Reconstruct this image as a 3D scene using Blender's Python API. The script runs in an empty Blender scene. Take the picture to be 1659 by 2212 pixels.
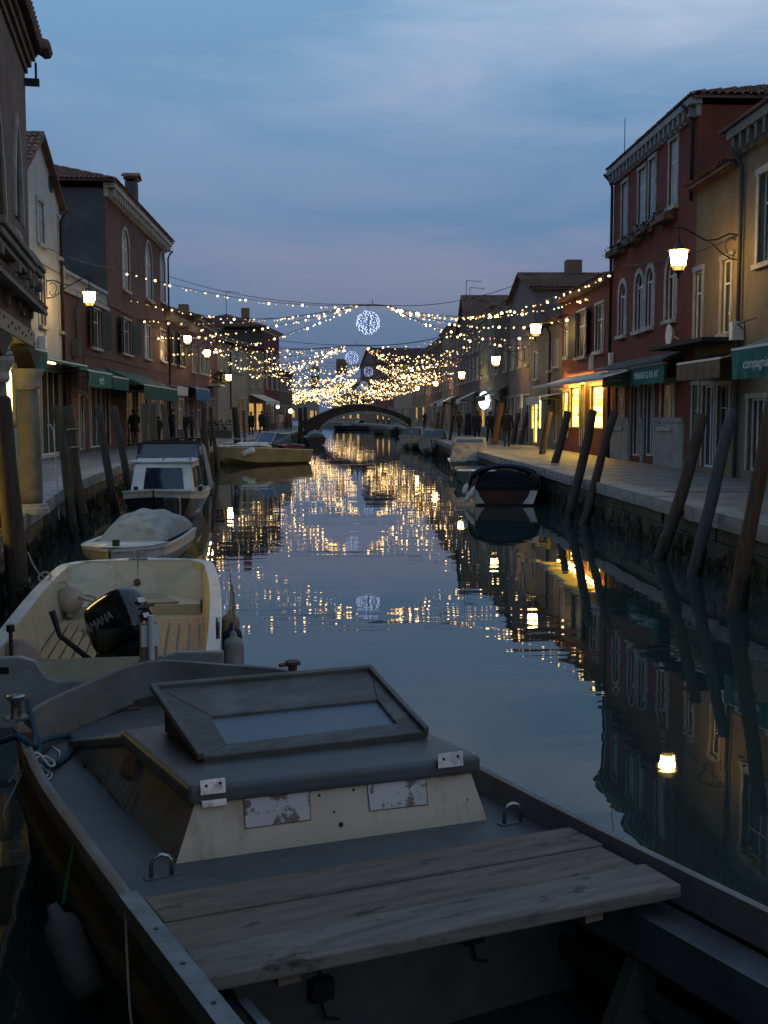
import bpy, bmesh, math, random
from mathutils import Vector, Matrix, noise as mnoise
random.seed(7)
R=random.Random(11)
S=bpy.context.scene
COL=S.collection
# ------------------------------------------------------------------ camera
F=2500.; TH=math.atan((1106-895)/F); PS=math.atan((829.5-722)*math.cos(TH)/F); H=2.5
FW=Vector((math.sin(PS)*math.cos(TH),math.cos(PS)*math.cos(TH),-math.sin(TH)))
RT=Vector((math.cos(PS),-math.sin(PS),0)); UP=RT.cross(FW); CAM=Vector((0,0,H))
cd=bpy.data.cameras.new('camera'); co=bpy.data.objects.new('camera',cd); COL.objects.link(co)
cd.sensor_fit='VERTICAL'; cd.sensor_height=36; cd.lens=36*F/2212; cd.clip_end=2500; cd.clip_start=.05
co.matrix_world=Matrix(((RT.x,UP.x,-FW.x,0),(RT.y,UP.y,-FW.y,0),(RT.z,UP.z,-FW.z,H),(0,0,0,1)))
S.camera=co
# ------------------------------------------------------------------ view / sampling
S.view_settings.view_transform='Standard'; S.view_settings.look='None'; S.view_settings.exposure=0; S.view_settings.gamma=1
S.view_settings.use_curve_mapping=False
S.render.engine='CYCLES'; S.cycles.use_denoising=True
S.cycles.max_bounces=6; S.cycles.diffuse_bounces=3; S.cycles.glossy_bounces=4; S.cycles.transparent_max_bounces=8
S.cycles.sample_clamp_indirect=3; S.cycles.caustics_reflective=False; S.cycles.caustics_refractive=False
# ------------------------------------------------------------------ sky
W=bpy.data.worlds.new('World'); S.world=W; W.use_nodes=True
nt=W.node_tree; nt.nodes.clear()
def N(t,**k):
    n=nt.nodes.new(t)
    for a,b in k.items(): setattr(n,a,b)
    return n
def LK(a,b): nt.links.new(a,b)
SUN_EL=math.radians(4); SUN_ROT=math.radians(150)
tc=N('ShaderNodeTexCoord'); sep=N('ShaderNodeSeparateXYZ'); LK(tc.outputs['Generated'],sep.inputs[0])
ramp=N('ShaderNodeValToRGB'); el=ramp.color_ramp.elements
el[0].position=0.0; el[0].color=(.060,.118,.225,1)
el[1].position=1.0; el[1].color=(.17,.31,.55,1)
for p,c in ((.05,(.085,.155,.285,1)),(.11,(.112,.196,.345,1)),(.17,(.12,.23,.405,1)),(.25,(.145,.285,.485,1)),(.34,(.18,.35,.56,1)),(.5,(.21,.38,.6,1))):
    e=el.new(p); e.color=c
LK(sep.outputs['Z'],ramp.inputs[0])
mp=N('ShaderNodeMapping'); mp.inputs['Scale'].default_value=(1.3,1.3,5.5); LK(tc.outputs['Generated'],mp.inputs[0])
nz=N('ShaderNodeTexNoise'); nz.inputs['Scale'].default_value=2.6; nz.inputs['Detail'].default_value=5; nz.inputs['Roughness'].default_value=.5; nz.inputs['Distortion'].default_value=.35
LK(mp.outputs[0],nz.inputs['Vector'])
cr=N('ShaderNodeValToRGB'); cr.color_ramp.elements[0].position=.40; cr.color_ramp.elements[0].color=(0,0,0,1); cr.color_ramp.elements[1].position=.66; cr.color_ramp.elements[1].color=(1,1,1,1)
LK(nz.outputs[0],cr.inputs[0])
# cloud colour: mauve low, pale blue-white higher up
cc=N('ShaderNodeValToRGB'); ce=cc.color_ramp.elements
ce[0].position=0; ce[0].color=(.085,.14,.245,1); ce[1].position=.5; ce[1].color=(.44,.54,.68,1)
e=ce.new(.06); e.color=(.12,.165,.29,1); e=ce.new(.13); e.color=(.27,.265,.385,1); e=ce.new(.2); e.color=(.25,.32,.47,1); e=ce.new(.32); e.color=(.47,.57,.72,1)
LK(sep.outputs['Z'],cc.inputs[0])
# clouds thicken towards the right (towards the set sun)
mr=N('ShaderNodeMapRange'); mr.inputs[1].default_value=-.3; mr.inputs[2].default_value=.35; mr.inputs[3].default_value=.25; mr.inputs[4].default_value=1.0
LK(sep.outputs['X'],mr.inputs[0])
mm=N('ShaderNodeMath',operation='MULTIPLY'); LK(cr.outputs[0],mm.inputs[0]); LK(mr.outputs[0],mm.inputs[1])
mx=N('ShaderNodeMixRGB'); LK(mm.outputs[0],mx.inputs[0]); LK(ramp.outputs[0],mx.inputs[1]); LK(cc.outputs[0],mx.inputs[2])
sky=N('ShaderNodeTexSky'); sky.sky_type='NISHITA'; sky.sun_disc=False; sky.sun_elevation=SUN_EL; sky.sun_rotation=SUN_ROT
bg1=N('ShaderNodeBackground'); bg1.inputs[1].default_value=.008; LK(sky.outputs[0],bg1.inputs[0])
bg2=N('ShaderNodeBackground'); bg2.inputs[1].default_value=1.0; LK(mx.outputs[0],bg2.inputs[0])
ad=N('ShaderNodeAddShader'); LK(bg1.outputs[0],ad.inputs[0]); LK(bg2.outputs[0],ad.inputs[1])
wo=N('ShaderNodeOutputWorld'); LK(ad.outputs[0],wo.inputs[0])
# last light of the set sun through cloud: very weak and very soft
sl=bpy.data.lights.new('sun','SUN'); sl.energy=.06; sl.angle=math.radians(25); sl.color=(1,.86,.74)
so=bpy.data.objects.new('sun',sl); COL.objects.link(so)
_d=Vector((math.sin(SUN_ROT)*math.cos(SUN_EL),math.cos(SUN_ROT)*math.cos(SUN_EL),math.sin(SUN_EL)))
so.rotation_euler=_d.to_track_quat('Z','Y').to_euler()

# ------------------------------------------------------------------ pixel -> place helpers (pixels of a 1659 x 2212 view)
def ray(x,y): return FW+RT*((x-829.5)/F)+UP*((1106-y)/F)
def onZ(x,y,z):
    r=ray(x,y); return CAM+r*((z-H)/r.z)
def onY(x,y,Y):
    r=ray(x,y); return CAM+r*(Y/r.y)
def onX(x,y,X):
    r=ray(x,y); return CAM+r*(X/r.x)

# ------------------------------------------------------------------ materials
MATS={}
def newmat(name):
    m=bpy.data.materials.new(name); m.use_nodes=True; n=m.node_tree; n.nodes.clear(); return m,n
def mat(name,col,rough=.8,var=.25,scale=2.5,bump=.0,bscale=30,metal=0,spec=.4,stain=None,stamt=.5,stscale=.8,aniso=(1,1,1),streak=False,chip=None):
    """Principled surface with noise-driven colour variation, optional stains and fine relief."""
    if name in MATS: return MATS[name]
    m,n=newmat(name); L=n.links.new
    o=n.nodes.new('ShaderNodeOutputMaterial'); b=n.nodes.new('ShaderNodeBsdfPrincipled'); L(b.outputs[0],o.inputs[0])
    b.inputs['Roughness'].default_value=rough; b.inputs['Metallic'].default_value=metal
    b.inputs['Specular IOR Level'].default_value=spec
    t=n.nodes.new('ShaderNodeTexCoord'); mp=n.nodes.new('ShaderNodeMapping'); mp.inputs['Scale'].default_value=aniso; L(t.outputs['Object'],mp.inputs[0])
    z=n.nodes.new('ShaderNodeTexNoise'); z.inputs['Scale'].default_value=scale; z.inputs['Detail'].default_value=6; z.inputs['Roughness'].default_value=.62; L(mp.outputs[0],z.inputs['Vector'])
    r=n.nodes.new('ShaderNodeValToRGB'); r.color_ramp.elements[0].position=.3; r.color_ramp.elements[1].position=.72
    lo=tuple(c*(1-var) for c in col)+(1,); hi=tuple(min(1,c*(1+var)) for c in col)+(1,)
    r.color_ramp.elements[0].color=lo; r.color_ramp.elements[1].color=hi; L(z.outputs[0],r.inputs[0]); out=r.outputs[0]
    if stain:
        mp2=n.nodes.new('ShaderNodeMapping'); mp2.inputs['Scale'].default_value=(1,1,.25) if streak else (1,1,1); mp2.inputs['Location'].default_value=(3.1,7.7,1.3); L(t.outputs['Object'],mp2.inputs[0])
        z2=n.nodes.new('ShaderNodeTexNoise'); z2.inputs['Scale'].default_value=stscale; z2.inputs['Detail'].default_value=8; z2.inputs['Roughness'].default_value=.68; L(mp2.outputs[0],z2.inputs['Vector'])
        r2=n.nodes.new('ShaderNodeValToRGB'); r2.color_ramp.elements[0].position=.5; r2.color_ramp.elements[1].position=.66
        r2.color_ramp.elements[0].color=(0,0,0,1); r2.color_ramp.elements[1].color=(stamt,)*3+(1,); L(z2.outputs[0],r2.inputs[0])
        x=n.nodes.new('ShaderNodeMixRGB'); x.inputs[2].default_value=tuple(stain)+(1,); L(r2.outputs[0],x.inputs[0]); L(out,x.inputs[1]); out=x.outputs[0]
    if chip:   # flaked paint: small sharp-edged islands of what lies under it
        for sc_,th_ in ((chip[1],chip[2]),(chip[1]*3.7,chip[2]+.03)):
            z4=n.nodes.new('ShaderNodeTexNoise'); z4.inputs['Scale'].default_value=sc_; z4.inputs['Detail'].default_value=9; z4.inputs['Roughness'].default_value=.72; L(t.outputs['Object'],z4.inputs['Vector'])
            r4=n.nodes.new('ShaderNodeValToRGB'); r4.color_ramp.elements[0].position=th_; r4.color_ramp.elements[1].position=th_+.015; r4.color_ramp.elements[0].color=(0,0,0,1); r4.color_ramp.elements[1].color=(.85,.85,.85,1); L(z4.outputs[0],r4.inputs[0])
            x4=n.nodes.new('ShaderNodeMixRGB'); x4.inputs[2].default_value=tuple(chip[0])+(1,); L(r4.outputs[0],x4.inputs[0]); L(out,x4.inputs[1]); out=x4.outputs[0]
    L(out,b.inputs['Base Color'])
    if bump:
        z3=n.nodes.new('ShaderNodeTexNoise'); z3.inputs['Scale'].default_value=bscale; z3.inputs['Detail'].default_value=4; L(mp.outputs[0],z3.inputs['Vector'])
        bp=n.nodes.new('ShaderNodeBump'); bp.inputs['Strength'].default_value=1; bp.inputs['Distance'].default_value=bump; L(z3.outputs[0],bp.inputs['Height']); L(bp.outputs[0],b.inputs['Normal'])
    MATS[name]=m; return m
def emit(name,col,st,var=0,scale=3):
    if name in MATS: return MATS[name]
    m,n=newmat(name); L=n.links.new
    o=n.nodes.new('ShaderNodeOutputMaterial'); e=n.nodes.new('ShaderNodeEmission'); L(e.outputs[0],o.inputs[0])
    e.inputs[0].default_value=tuple(col)+(1,); e.inputs[1].default_value=st
    if var:   # a lit room behind the pane: shelves and goods of uneven brightness
        t=n.nodes.new('ShaderNodeTexCoord'); mp=n.nodes.new('ShaderNodeMapping'); mp.inputs['Scale'].default_value=(.6,1.6,1.2); L(t.outputs['Object'],mp.inputs[0])
        z=n.nodes.new('ShaderNodeTexVoronoi'); z.inputs['Scale'].default_value=scale; L(mp.outputs[0],z.inputs['Vector'])
        mr=n.nodes.new('ShaderNodeMapRange'); mr.inputs[3].default_value=st; mr.inputs[4].default_value=st*(1-var); L(z.outputs['Distance'],mr.inputs[0]); L(mr.outputs[0],e.inputs[1])
    MATS[name]=m; return m
def brickmat(name,c1,c2,mortar,plaster=None,pamt=.0):
    if name in MATS: return MATS[name]
    m,n=newmat(name); L=n.links.new
    o=n.nodes.new('ShaderNodeOutputMaterial'); b=n.nodes.new('ShaderNodeBsdfPrincipled'); L(b.outputs[0],o.inputs[0]); b.inputs['Roughness'].default_value=.9
    g=n.nodes.new('ShaderNodeNewGeometry'); s=n.nodes.new('ShaderNodeSeparateXYZ'); L(g.outputs['Position'],s.inputs[0])
    ax=n.nodes.new('ShaderNodeMath'); ax.operation='ADD'; L(s.outputs['X'],ax.inputs[0]); L(s.outputs['Y'],ax.inputs[1])
    c=n.nodes.new('ShaderNodeCombineXYZ'); L(ax.outputs[0],c.inputs[0]); L(s.outputs['Z'],c.inputs[1])
    t=n.nodes.new('ShaderNodeTexBrick'); t.inputs['Scale'].default_value=1; t.inputs['Brick Width'].default_value=.26; t.inputs['Row Height'].default_value=.075; t.inputs['Mortar Size'].default_value=.009
    t.inputs['Color1'].default_value=c1+(1,); t.inputs['Color2'].default_value=c2+(1,); t.inputs['Mortar'].default_value=mortar+(1,); L(c.outputs[0],t.inputs['Vector'])
    z=n.nodes.new('ShaderNodeTexNoise'); z.inputs['Scale'].default_value=1.3; z.inputs['Detail'].default_value=7; z.inputs['Roughness'].default_value=.7; L(g.outputs['Position'],z.inputs['Vector'])
    mul=n.nodes.new('ShaderNodeMixRGB'); mul.blend_type='MULTIPLY'; mul.inputs[0].default_value=.8
    r=n.nodes.new('ShaderNodeValToRGB'); r.color_ramp.elements[0].position=.25; r.color_ramp.elements[0].color=(.35,.33,.3,1); r.color_ramp.elements[1].position=.75; r.color_ramp.elements[1].color=(1.2,1.15,1.05,1); L(z.outputs[0],r.inputs[0])
    L(t.outputs['Color'],mul.inputs[1]); L(r.outputs[0],mul.inputs[2]); out=mul.outputs[0]
    if plaster:
        z2=n.nodes.new('ShaderNodeTexNoise'); z2.inputs['Scale'].default_value=.7; z2.inputs['Detail'].default_value=9; z2.inputs['Roughness'].default_value=.65; L(g.outputs['Position'],z2.inputs['Vector'])
        r2=n.nodes.new('ShaderNodeValToRGB'); r2.color_ramp.elements[0].position=.5-pamt*.2; r2.color_ramp.elements[1].position=.56-pamt*.2; L(z2.outputs[0],r2.inputs[0])
        x=n.nodes.new('ShaderNodeMixRGB'); x.inputs[2].default_value=plaster+(1,); L(r2.outputs[0],x.inputs[0]); L(out,x.inputs[1]); out=x.outputs[0]
    L(out,b.inputs['Base Color'])
    bp=n.nodes.new('ShaderNodeBump'); bp.inputs['Distance'].default_value=.01; L(t.outputs['Fac'],bp.inputs['Height']); bp.invert=True; L(bp.outputs[0],b.inputs['Normal'])
    MATS[name]=m; return m
def woodmat(name,col,grain=(1,14,14),rough=.75,var=.35,bump=.002,knots=False):
    """Timber with grain lengthwise on local X (aniso stretches it)."""
    if name in MATS: return MATS[name]
    m,n=newmat(name); L=n.links.new
    o=n.nodes.new('ShaderNodeOutputMaterial'); b=n.nodes.new('ShaderNodeBsdfPrincipled'); L(b.outputs[0],o.inputs[0]); b.inputs['Roughness'].default_value=rough
    t=n.nodes.new('ShaderNodeTexCoord'); mp=n.nodes.new('ShaderNodeMapping'); mp.inputs['Scale'].default_value=grain; L(t.outputs['Object'],mp.inputs[0])
    z=n.nodes.new('ShaderNodeTexNoise'); z.inputs['Scale'].default_value=2.2; z.inputs['Detail'].default_value=8; z.inputs['Roughness'].default_value=.65; z.inputs['Distortion'].default_value=.6; L(mp.outputs[0],z.inputs['Vector'])
    r=n.nodes.new('ShaderNodeValToRGB'); r.color_ramp.elements[0].position=.3; r.color_ramp.elements[1].position=.7
    r.color_ramp.elements[0].color=tuple(c*(1-var) for c in col)+(1,); r.color_ramp.elements[1].color=tuple(min(1,c*(1+var)) for c in col)+(1,); L(z.outputs[0],r.inputs[0]); out=r.outputs[0]
    if knots:
        mp2=n.nodes.new('ShaderNodeMapping'); mp2.inputs['Scale'].default_value=(2.2,5,5); L(t.outputs['Object'],mp2.inputs[0])
        z2=n.nodes.new('ShaderNodeTexNoise'); z2.inputs['Scale'].default_value=2.1; z2.inputs['Detail'].default_value=5; z2.inputs['Roughness'].default_value=.7; L(mp2.outputs[0],z2.inputs['Vector'])
        r2=n.nodes.new('ShaderNodeValToRGB'); r2.color_ramp.elements[0].position=.57; r2.color_ramp.elements[1].position=.66; r2.color_ramp.elements[0].color=(0,0,0,1); r2.color_ramp.elements[1].color=(.8,.8,.8,1); L(z2.outputs[0],r2.inputs[0])
        x=n.nodes.new('ShaderNodeMixRGB'); x.inputs[2].default_value=(.018,.016,.013,1); L(r2.outputs[0],x.inputs[0]); L(out,x.inputs[1]); out=x.outputs[0]
    L(out,b.inputs['Base Color'])
    bp=n.nodes.new('ShaderNodeBump'); bp.inputs['Distance'].default_value=bump; L(z.outputs[0],bp.inputs['Height']); L(bp.outputs[0],b.inputs['Normal'])
    MATS[name]=m; return m
def glassmat(name,col,rough=.04):
    return mat(name,col,rough=rough,var=.3,scale=1.2,spec=.8)

# ------------------------------------------------------------------ mesh builder
class MB:
    def __init__(s): s.v=[]; s.f=[]; s.m=[]
    def add(s,vs,fs,mi=0):
        o=len(s.v); s.v+= [tuple(v) for v in vs]; s.f+=[tuple(i+o for i in f) for f in fs]; s.m+=[mi]*len(fs)
    def hexa(s,c,mi=0):   # c: 4 bottom (ccw) then 4 top
        s.add(c,[(3,2,1,0),(4,5,6,7),(0,1,5,4),(1,2,6,5),(2,3,7,6),(3,0,4,7)],mi)
    def box(s,x0,x1,y0,y1,z0,z1,mi=0):
        s.hexa([(x0,y0,z0),(x1,y0,z0),(x1,y1,z0),(x0,y1,z0),(x0,y0,z1),(x1,y0,z1),(x1,y1,z1),(x0,y1,z1)],mi)
    def quad(s,a,b,c,d,mi=0): s.add([a,b,c,d],[(0,1,2,3)],mi)
    def poly(s,pts,mi=0): s.add(pts,[tuple(range(len(pts)))],mi)
    def loft(s,rings,mi=0,closed=True,cap=True):
        n=len(rings[0]); vs=[p for r in rings for p in r]; fs=[]
        for i in range(len(rings)-1):
            for j in range(n if closed else n-1):
                k=(j+1)%n; fs.append((i*n+j,i*n+k,(i+1)*n+k,(i+1)*n+j))
        if cap and closed: fs.append(tuple(range(n))[::-1]); fs.append(tuple((len(rings)-1)*n+j for j in range(n)))
        s.add(vs,fs,mi)
    def tube(s,pts,r,n=6,mi=0):
        pts=[Vector(p) for p in pts]; rings=[]; rr=r if isinstance(r,(list,tuple)) else [r]*len(pts); px=None
        for i,p in enumerate(pts):
            d=(pts[min(i+1,len(pts)-1)]-pts[max(i-1,0)]).normalized()
            if px is None:
                a=Vector((0,0,1)) if abs(d.z)<.9 else Vector((1,0,0)); px=d.cross(a).normalized()
            px=(px-d*px.dot(d)).normalized(); py=d.cross(px)
            rings.append([p+(px*math.cos(2*math.pi*k/n)+py*math.sin(2*math.pi*k/n))*rr[i] for k in range(n)])
        s.loft(rings,mi)
    def lathe(s,prof,cx=0,cy=0,n=12,mi=0):   # prof: (r,z)
        s.loft([[(cx+r*math.cos(2*math.pi*k/n),cy+r*math.sin(2*math.pi*k/n),z) for k in range(n)] for r,z in prof],mi)
    def ball(s,c,r,n=10,m=6,mi=0,sc=(1,1,1)):
        c=Vector(c); s.loft([[(c.x+sc[0]*r*math.sin(math.pi*(i+.02)/(m+.04))*math.cos(2*math.pi*k/n),c.y+sc[1]*r*math.sin(math.pi*(i+.02)/(m+.04))*math.sin(2*math.pi*k/n),c.z-sc[2]*r*math.cos(math.pi*(i+.02)/(m+.04))) for k in range(n)] for i in range(m+1)],mi)
    def build(s,name,mats,parent=None,smooth=False,fix=True):
        me=bpy.data.meshes.new(name); me.from_pydata(s.v,[],s.f)
        for m in (mats if isinstance(mats,(list,tuple)) else [mats]): me.materials.append(m)
        me.polygons.foreach_set('material_index',s.m)
        if smooth: me.polygons.foreach_set('use_smooth',[True]*len(me.polygons))
        if fix:
            bm=bmesh.new(); bm.from_mesh(me); bmesh.ops.recalc_face_normals(bm,faces=bm.faces); bm.to_mesh(me); bm.free()
        me.update()
        o=bpy.data.objects.new(name,me); COL.objects.link(o)
        if parent is not None: o.parent=parent
        return o
def sub(o,level=1):
    m=o.modifiers.new('s','SUBSURF'); m.levels=level; m.render_levels=level; return o
def bev(o,w=.01,seg=2):
    m=o.modifiers.new('b','BEVEL'); m.width=w; m.segments=seg; m.limit_method='ANGLE'; m.angle_limit=math.radians(40); return o
def tag(o,label=None,cat=None,group=None,kind=None):
    if label: o['label']=label
    if cat: o['category']=cat
    if group: o['group']=group
    if kind: o['kind']=kind
    return o
def thing(name,label,cat,loc=(0,0,0),rz=0,group=None):
    o=bpy.data.objects.new(name,None); COL.objects.link(o); o.location=loc; o.rotation_euler=(0,0,rz); o.empty_display_size=.2
    return tag(o,label,cat,group)
def copy_tree(o,parent=None):
    c=o.copy(); COL.objects.link(c)
    if parent is not None: c.parent=parent
    for ch in list(o.children): copy_tree(ch,c)
    return c
def inst(src,name,M,parent=None):
    o=bpy.data.objects.new(name,src); COL.objects.link(o); o.matrix_world=M
    if parent is not None: o.parent=parent
    return o
def cubemesh(name,m,b=0):
    k=MB(); k.box(-.5,.5,-.5,.5,-.5,.5); o=k.build(name,m); me=o.data; bpy.data.objects.remove(o); return me
TEXTS=[]
def textobj(s,size,M,m,parent,name='lettering',ext=.004,sx=1):
    c=bpy.data.curves.new(name,'FONT'); c.body=s; c.size=size; c.extrude=ext; c.align_x='CENTER'; c.align_y='CENTER'; c.materials.append(m)
    o=bpy.data.objects.new(name,c); COL.objects.link(o); o.parent=parent; o.matrix_world=M@Matrix.Diagonal((sx,1,1,1)); TEXTS.append(o); return o
def interp(poly,y):
    for (x0,y0),(x1,y1) in zip(poly,poly[1:]):
        if y0<=y<=y1: return x0+(x1-x0)*(y-y0)/(y1-y0)
    return poly[-1][0] if y>poly[-1][1] else poly[0][0]

# ------------------------------------------------------------------ palette
M_stone=mat('istrian_stone',(.36,.34,.30),.7,.25,3,.004,25,stain=(.16,.15,.13),stamt=.7,stscale=1.3)
M_kerb=mat('kerb_stone',(.25,.245,.235),.65,.3,2.2,.006,18,stain=(.12,.12,.11),stamt=.6,stscale=1.6)
M_pave=mat('trachyte_paving',(.15,.15,.15),.6,.35,1.6,.004,20,stain=(.07,.07,.07),stamt=.5)
M_algae=mat('wet_quay_wall',(.055,.055,.045),.55,.5,2.5,.03,6,stain=(.02,.03,.014),stamt=.8,stscale=1.2)
M_weed=mat('seaweed',(.014,.017,.008),.5,.5,6,.02,14)
M_tile=mat('clay_tile',(.20,.105,.075),.9,.45,1.1,.004,12,stain=(.06,.06,.05),stamt=.7,stscale=2.0)
M_iron=mat('black_iron',(.012,.012,.013),.5,.3,8)
M_dwood=mat('dark_timber',(.035,.026,.02),.8,.4,4,.004,18)
M_shut=mat('dark_green_shutter',(.012,.022,.02),.6,.3,5)
M_white=mat('white_paint',(.62,.62,.60),.5,.12,4,stain=(.30,.28,.25),stamt=.35,stscale=3)
M_glass=glassmat('window_glass',(.012,.016,.02)); M_glass.node_tree.nodes['Principled BSDF'].inputs['IOR'].default_value=2.0
M_glassw=glassmat('curtained_glass',(.34,.37,.40),.12)
M_green=mat('green_awning',(.010,.115,.085),.75,.2,3,.002,20,stain=(.01,.06,.05),stamt=.5)
M_dgreen=mat('dark_green_awning',(.010,.075,.045),.8,.2,3,.002,20)
M_cream=mat('cream_awning',(.55,.50,.42),.8,.15,3)
M_brownawn=mat('brown_awning',(.13,.075,.045),.8,.2,3)
M_blueawn=mat('blue_awning',(.02,.12,.22),.8,.2,3)
M_lit=emit('lit_shop_window',(1,.70,.085),13,.5,2.6)
M_lit2=emit('lit_house_window',(1,.56,.13),.9,.5,2)
M_litdim=emit('dim_lit_window',(1,.62,.25),.10,.8,3)
M_text=mat('sign_lettering',(.55,.62,.58),.7,.05)
M_chrome=mat('stainless_steel',(.34,.34,.34),.34,.3,10,metal=1,stain=(.10,.06,.04),stamt=.7,stscale=14)
M_rust=mat('rusty_iron',(.10,.05,.03),.8,.5,12,.003,40)
M_black=mat('black_rubber',(.012,.012,.012),.6,.3,5)
M_rope=mat('hemp_rope',(.30,.26,.2),.9,.3,20,.004,60)
M_ropeb=mat('blue_rope',(.012,.05,.075),.85,.3,20,.004,60)
M_ropew=mat('white_cord',(.5,.48,.46),.9,.2,20)
M_wgel=mat('white_gelcoat',(.55,.56,.55),.35,.15,2,.0,20,stain=(.25,.22,.17),stamt=.45,stscale=2.5)
M_ygel=mat('yellowish_gelcoat',(.50,.44,.30),.35,.15,2,stain=(.22,.17,.1),stamt=.4,stscale=2.0)  # yellowish tone over the whole tender
M_navy=mat('navy_hull_paint',(.012,.018,.032),.3,.3,3)
M_hullcream=mat('dull_cream_hull',(.30,.265,.175),.4,.2,2,stain=(.16,.12,.08),stamt=.5,stscale=2.0)
M_canvas=mat('grey_canvas',(.30,.31,.29),.85,.25,2,.02,7,stain=(.13,.13,.12),stamt=.6,stscale=4)
M_bluecov=mat('navy_canvas',(.010,.018,.045),.8,.3,3,.004,30)
M_bulb=emit('warm_bulb',(1,.60,.22),10)
M_bulbm=emit('soft_warm_bulb',(1,.60,.22),4)
M_bulbd=emit('dim_warm_bulb',(1,.56,.18),1.7)
M_bulbw=emit('white_bulb',(.85,.92,1),7)
M_led=emit('cool_white_led',(.50,.60,1),3.5)
M_lampglass=emit('lamp_glass',(1,.60,.17),90)
M_lampamber=emit('lamp_bloom_rim',(1,.55,.12),1.6)
M_pstone=mat('sooty_stone',(.20,.175,.14),.8,.3,3,.006,20,stain=(.08,.07,.06),stamt=.6)
# ================================================================== SETTING
ZQ=.95
QL=[(3.4,-6),(1.3,-1.6),(.05,.7),(-.95,2.6),(-1.9,4.6),(-3.0,9),(-3.6,12.4),(-4.15,15.4),(-4.6,18.4),(-5.65,27),(-6.1,35.4),(-5.6,52),(-4.6,75),(-3.3,99),(-3.0,128),(-4,150),(-8,190),(-14,230),(-24,275)]
QL=[(x*1.06 if y>8 else x,y) for x,y in QL]
QR=[(6.0,-6),(6.0,60),(6.7,90),(8.4,124),(8.0,150),(5,190),(1.5,230),(-6,275)]
FL=[(-10.2,-6),(-10.2,71.5),(-9.6,93),(-8.3,103),(-6,118),(-5,139),(-7,160),(-12,195),(-18,232),(-27,275)]
FR=[(9.9,-6),(9.9,60),(10.5,94),(11.5,122),(11.5,150),(8.5,190),(5,230),(-1,275)]
# water
def watermat():
    m,n=newmat('canal_water'); L=n.links.new
    o=n.nodes.new('ShaderNodeOutputMaterial'); b=n.nodes.new('ShaderNodeBsdfPrincipled'); L(b.outputs[0],o.inputs[0])
    b.inputs['Base Color'].default_value=(.018,.034,.030,1); b.inputs['Roughness'].default_value=.015; b.inputs['IOR'].default_value=1.333; b.inputs['Specular IOR Level'].default_value=.5
    g=n.nodes.new('ShaderNodeNewGeometry')
    def nz(sx,sy,scale,det,dist):
        mp=n.nodes.new('ShaderNodeMapping'); mp.inputs['Scale'].default_value=(sx,sy,1); L(g.outputs['Position'],mp.inputs[0])
        z=n.nodes.new('ShaderNodeTexNoise'); z.inputs['Scale'].default_value=scale; z.inputs['Detail'].default_value=det; z.inputs['Distortion'].default_value=.4; z.inputs['Roughness'].default_value=.45; L(mp.outputs[0],z.inputs['Vector'])
        k=n.nodes.new('ShaderNodeMath'); k.operation='MULTIPLY'; k.inputs[1].default_value=dist; L(z.outputs[0],k.inputs[0]); return k
    # slow swell, cross-canal ripples, and patches of breeze that roughen the middle distance
    a=nz(.30,1,.6,2,.0060); c=nz(.28,1.0,1.9,2,.0030)
    mp=n.nodes.new('ShaderNodeMapping'); mp.inputs['Scale'].default_value=(.12,.07,1); mp.inputs['Location'].default_value=(.3,.2,0); L(g.outputs['Position'],mp.inputs[0])
    z=n.nodes.new('ShaderNodeTexNoise'); z.inputs['Scale'].default_value=1; z.inputs['Detail'].default_value=2; L(mp.outputs[0],z.inputs['Vector'])
    r=n.nodes.new('ShaderNodeMapRange'); r.inputs[1].default_value=.38; r.inputs[2].default_value=.62; r.inputs[3].default_value=.15; r.inputs[4].default_value=1.5; L(z.outputs[0],r.inputs[0])
    k=n.nodes.new('ShaderNodeMath'); k.operation='MULTIPLY'; L(c.outputs[0],k.inputs[0]); L(r.outputs[0],k.inputs[1])
    s=n.nodes.new('ShaderNodeMath'); s.operation='ADD'; L(a.outputs[0],s.inputs[0]); L(k.outputs[0],s.inputs[1])
    bp=n.nodes.new('ShaderNodeBump'); bp.inputs['Strength'].default_value=1; bp.inputs['Distance'].default_value=1; L(s.outputs[0],bp.inputs['Height']); L(bp.outputs[0],b.inputs['Normal'])
    return m
k=MB(); k.quad((-60,-30,0),(60,-30,0),(60,420,0),(-60,420,0)); tag(k.build('water',watermat()),kind='structure')
M_mud=mat('canal_mud',(.03,.03,.025),.9,.4,1)
k=MB(); k.quad((-900,-300,-1.6),(900,-300,-1.6),(900,1500,-1.6),(-900,1500,-1.6)); tag(k.build('ground',M_mud),kind='structure')

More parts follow.
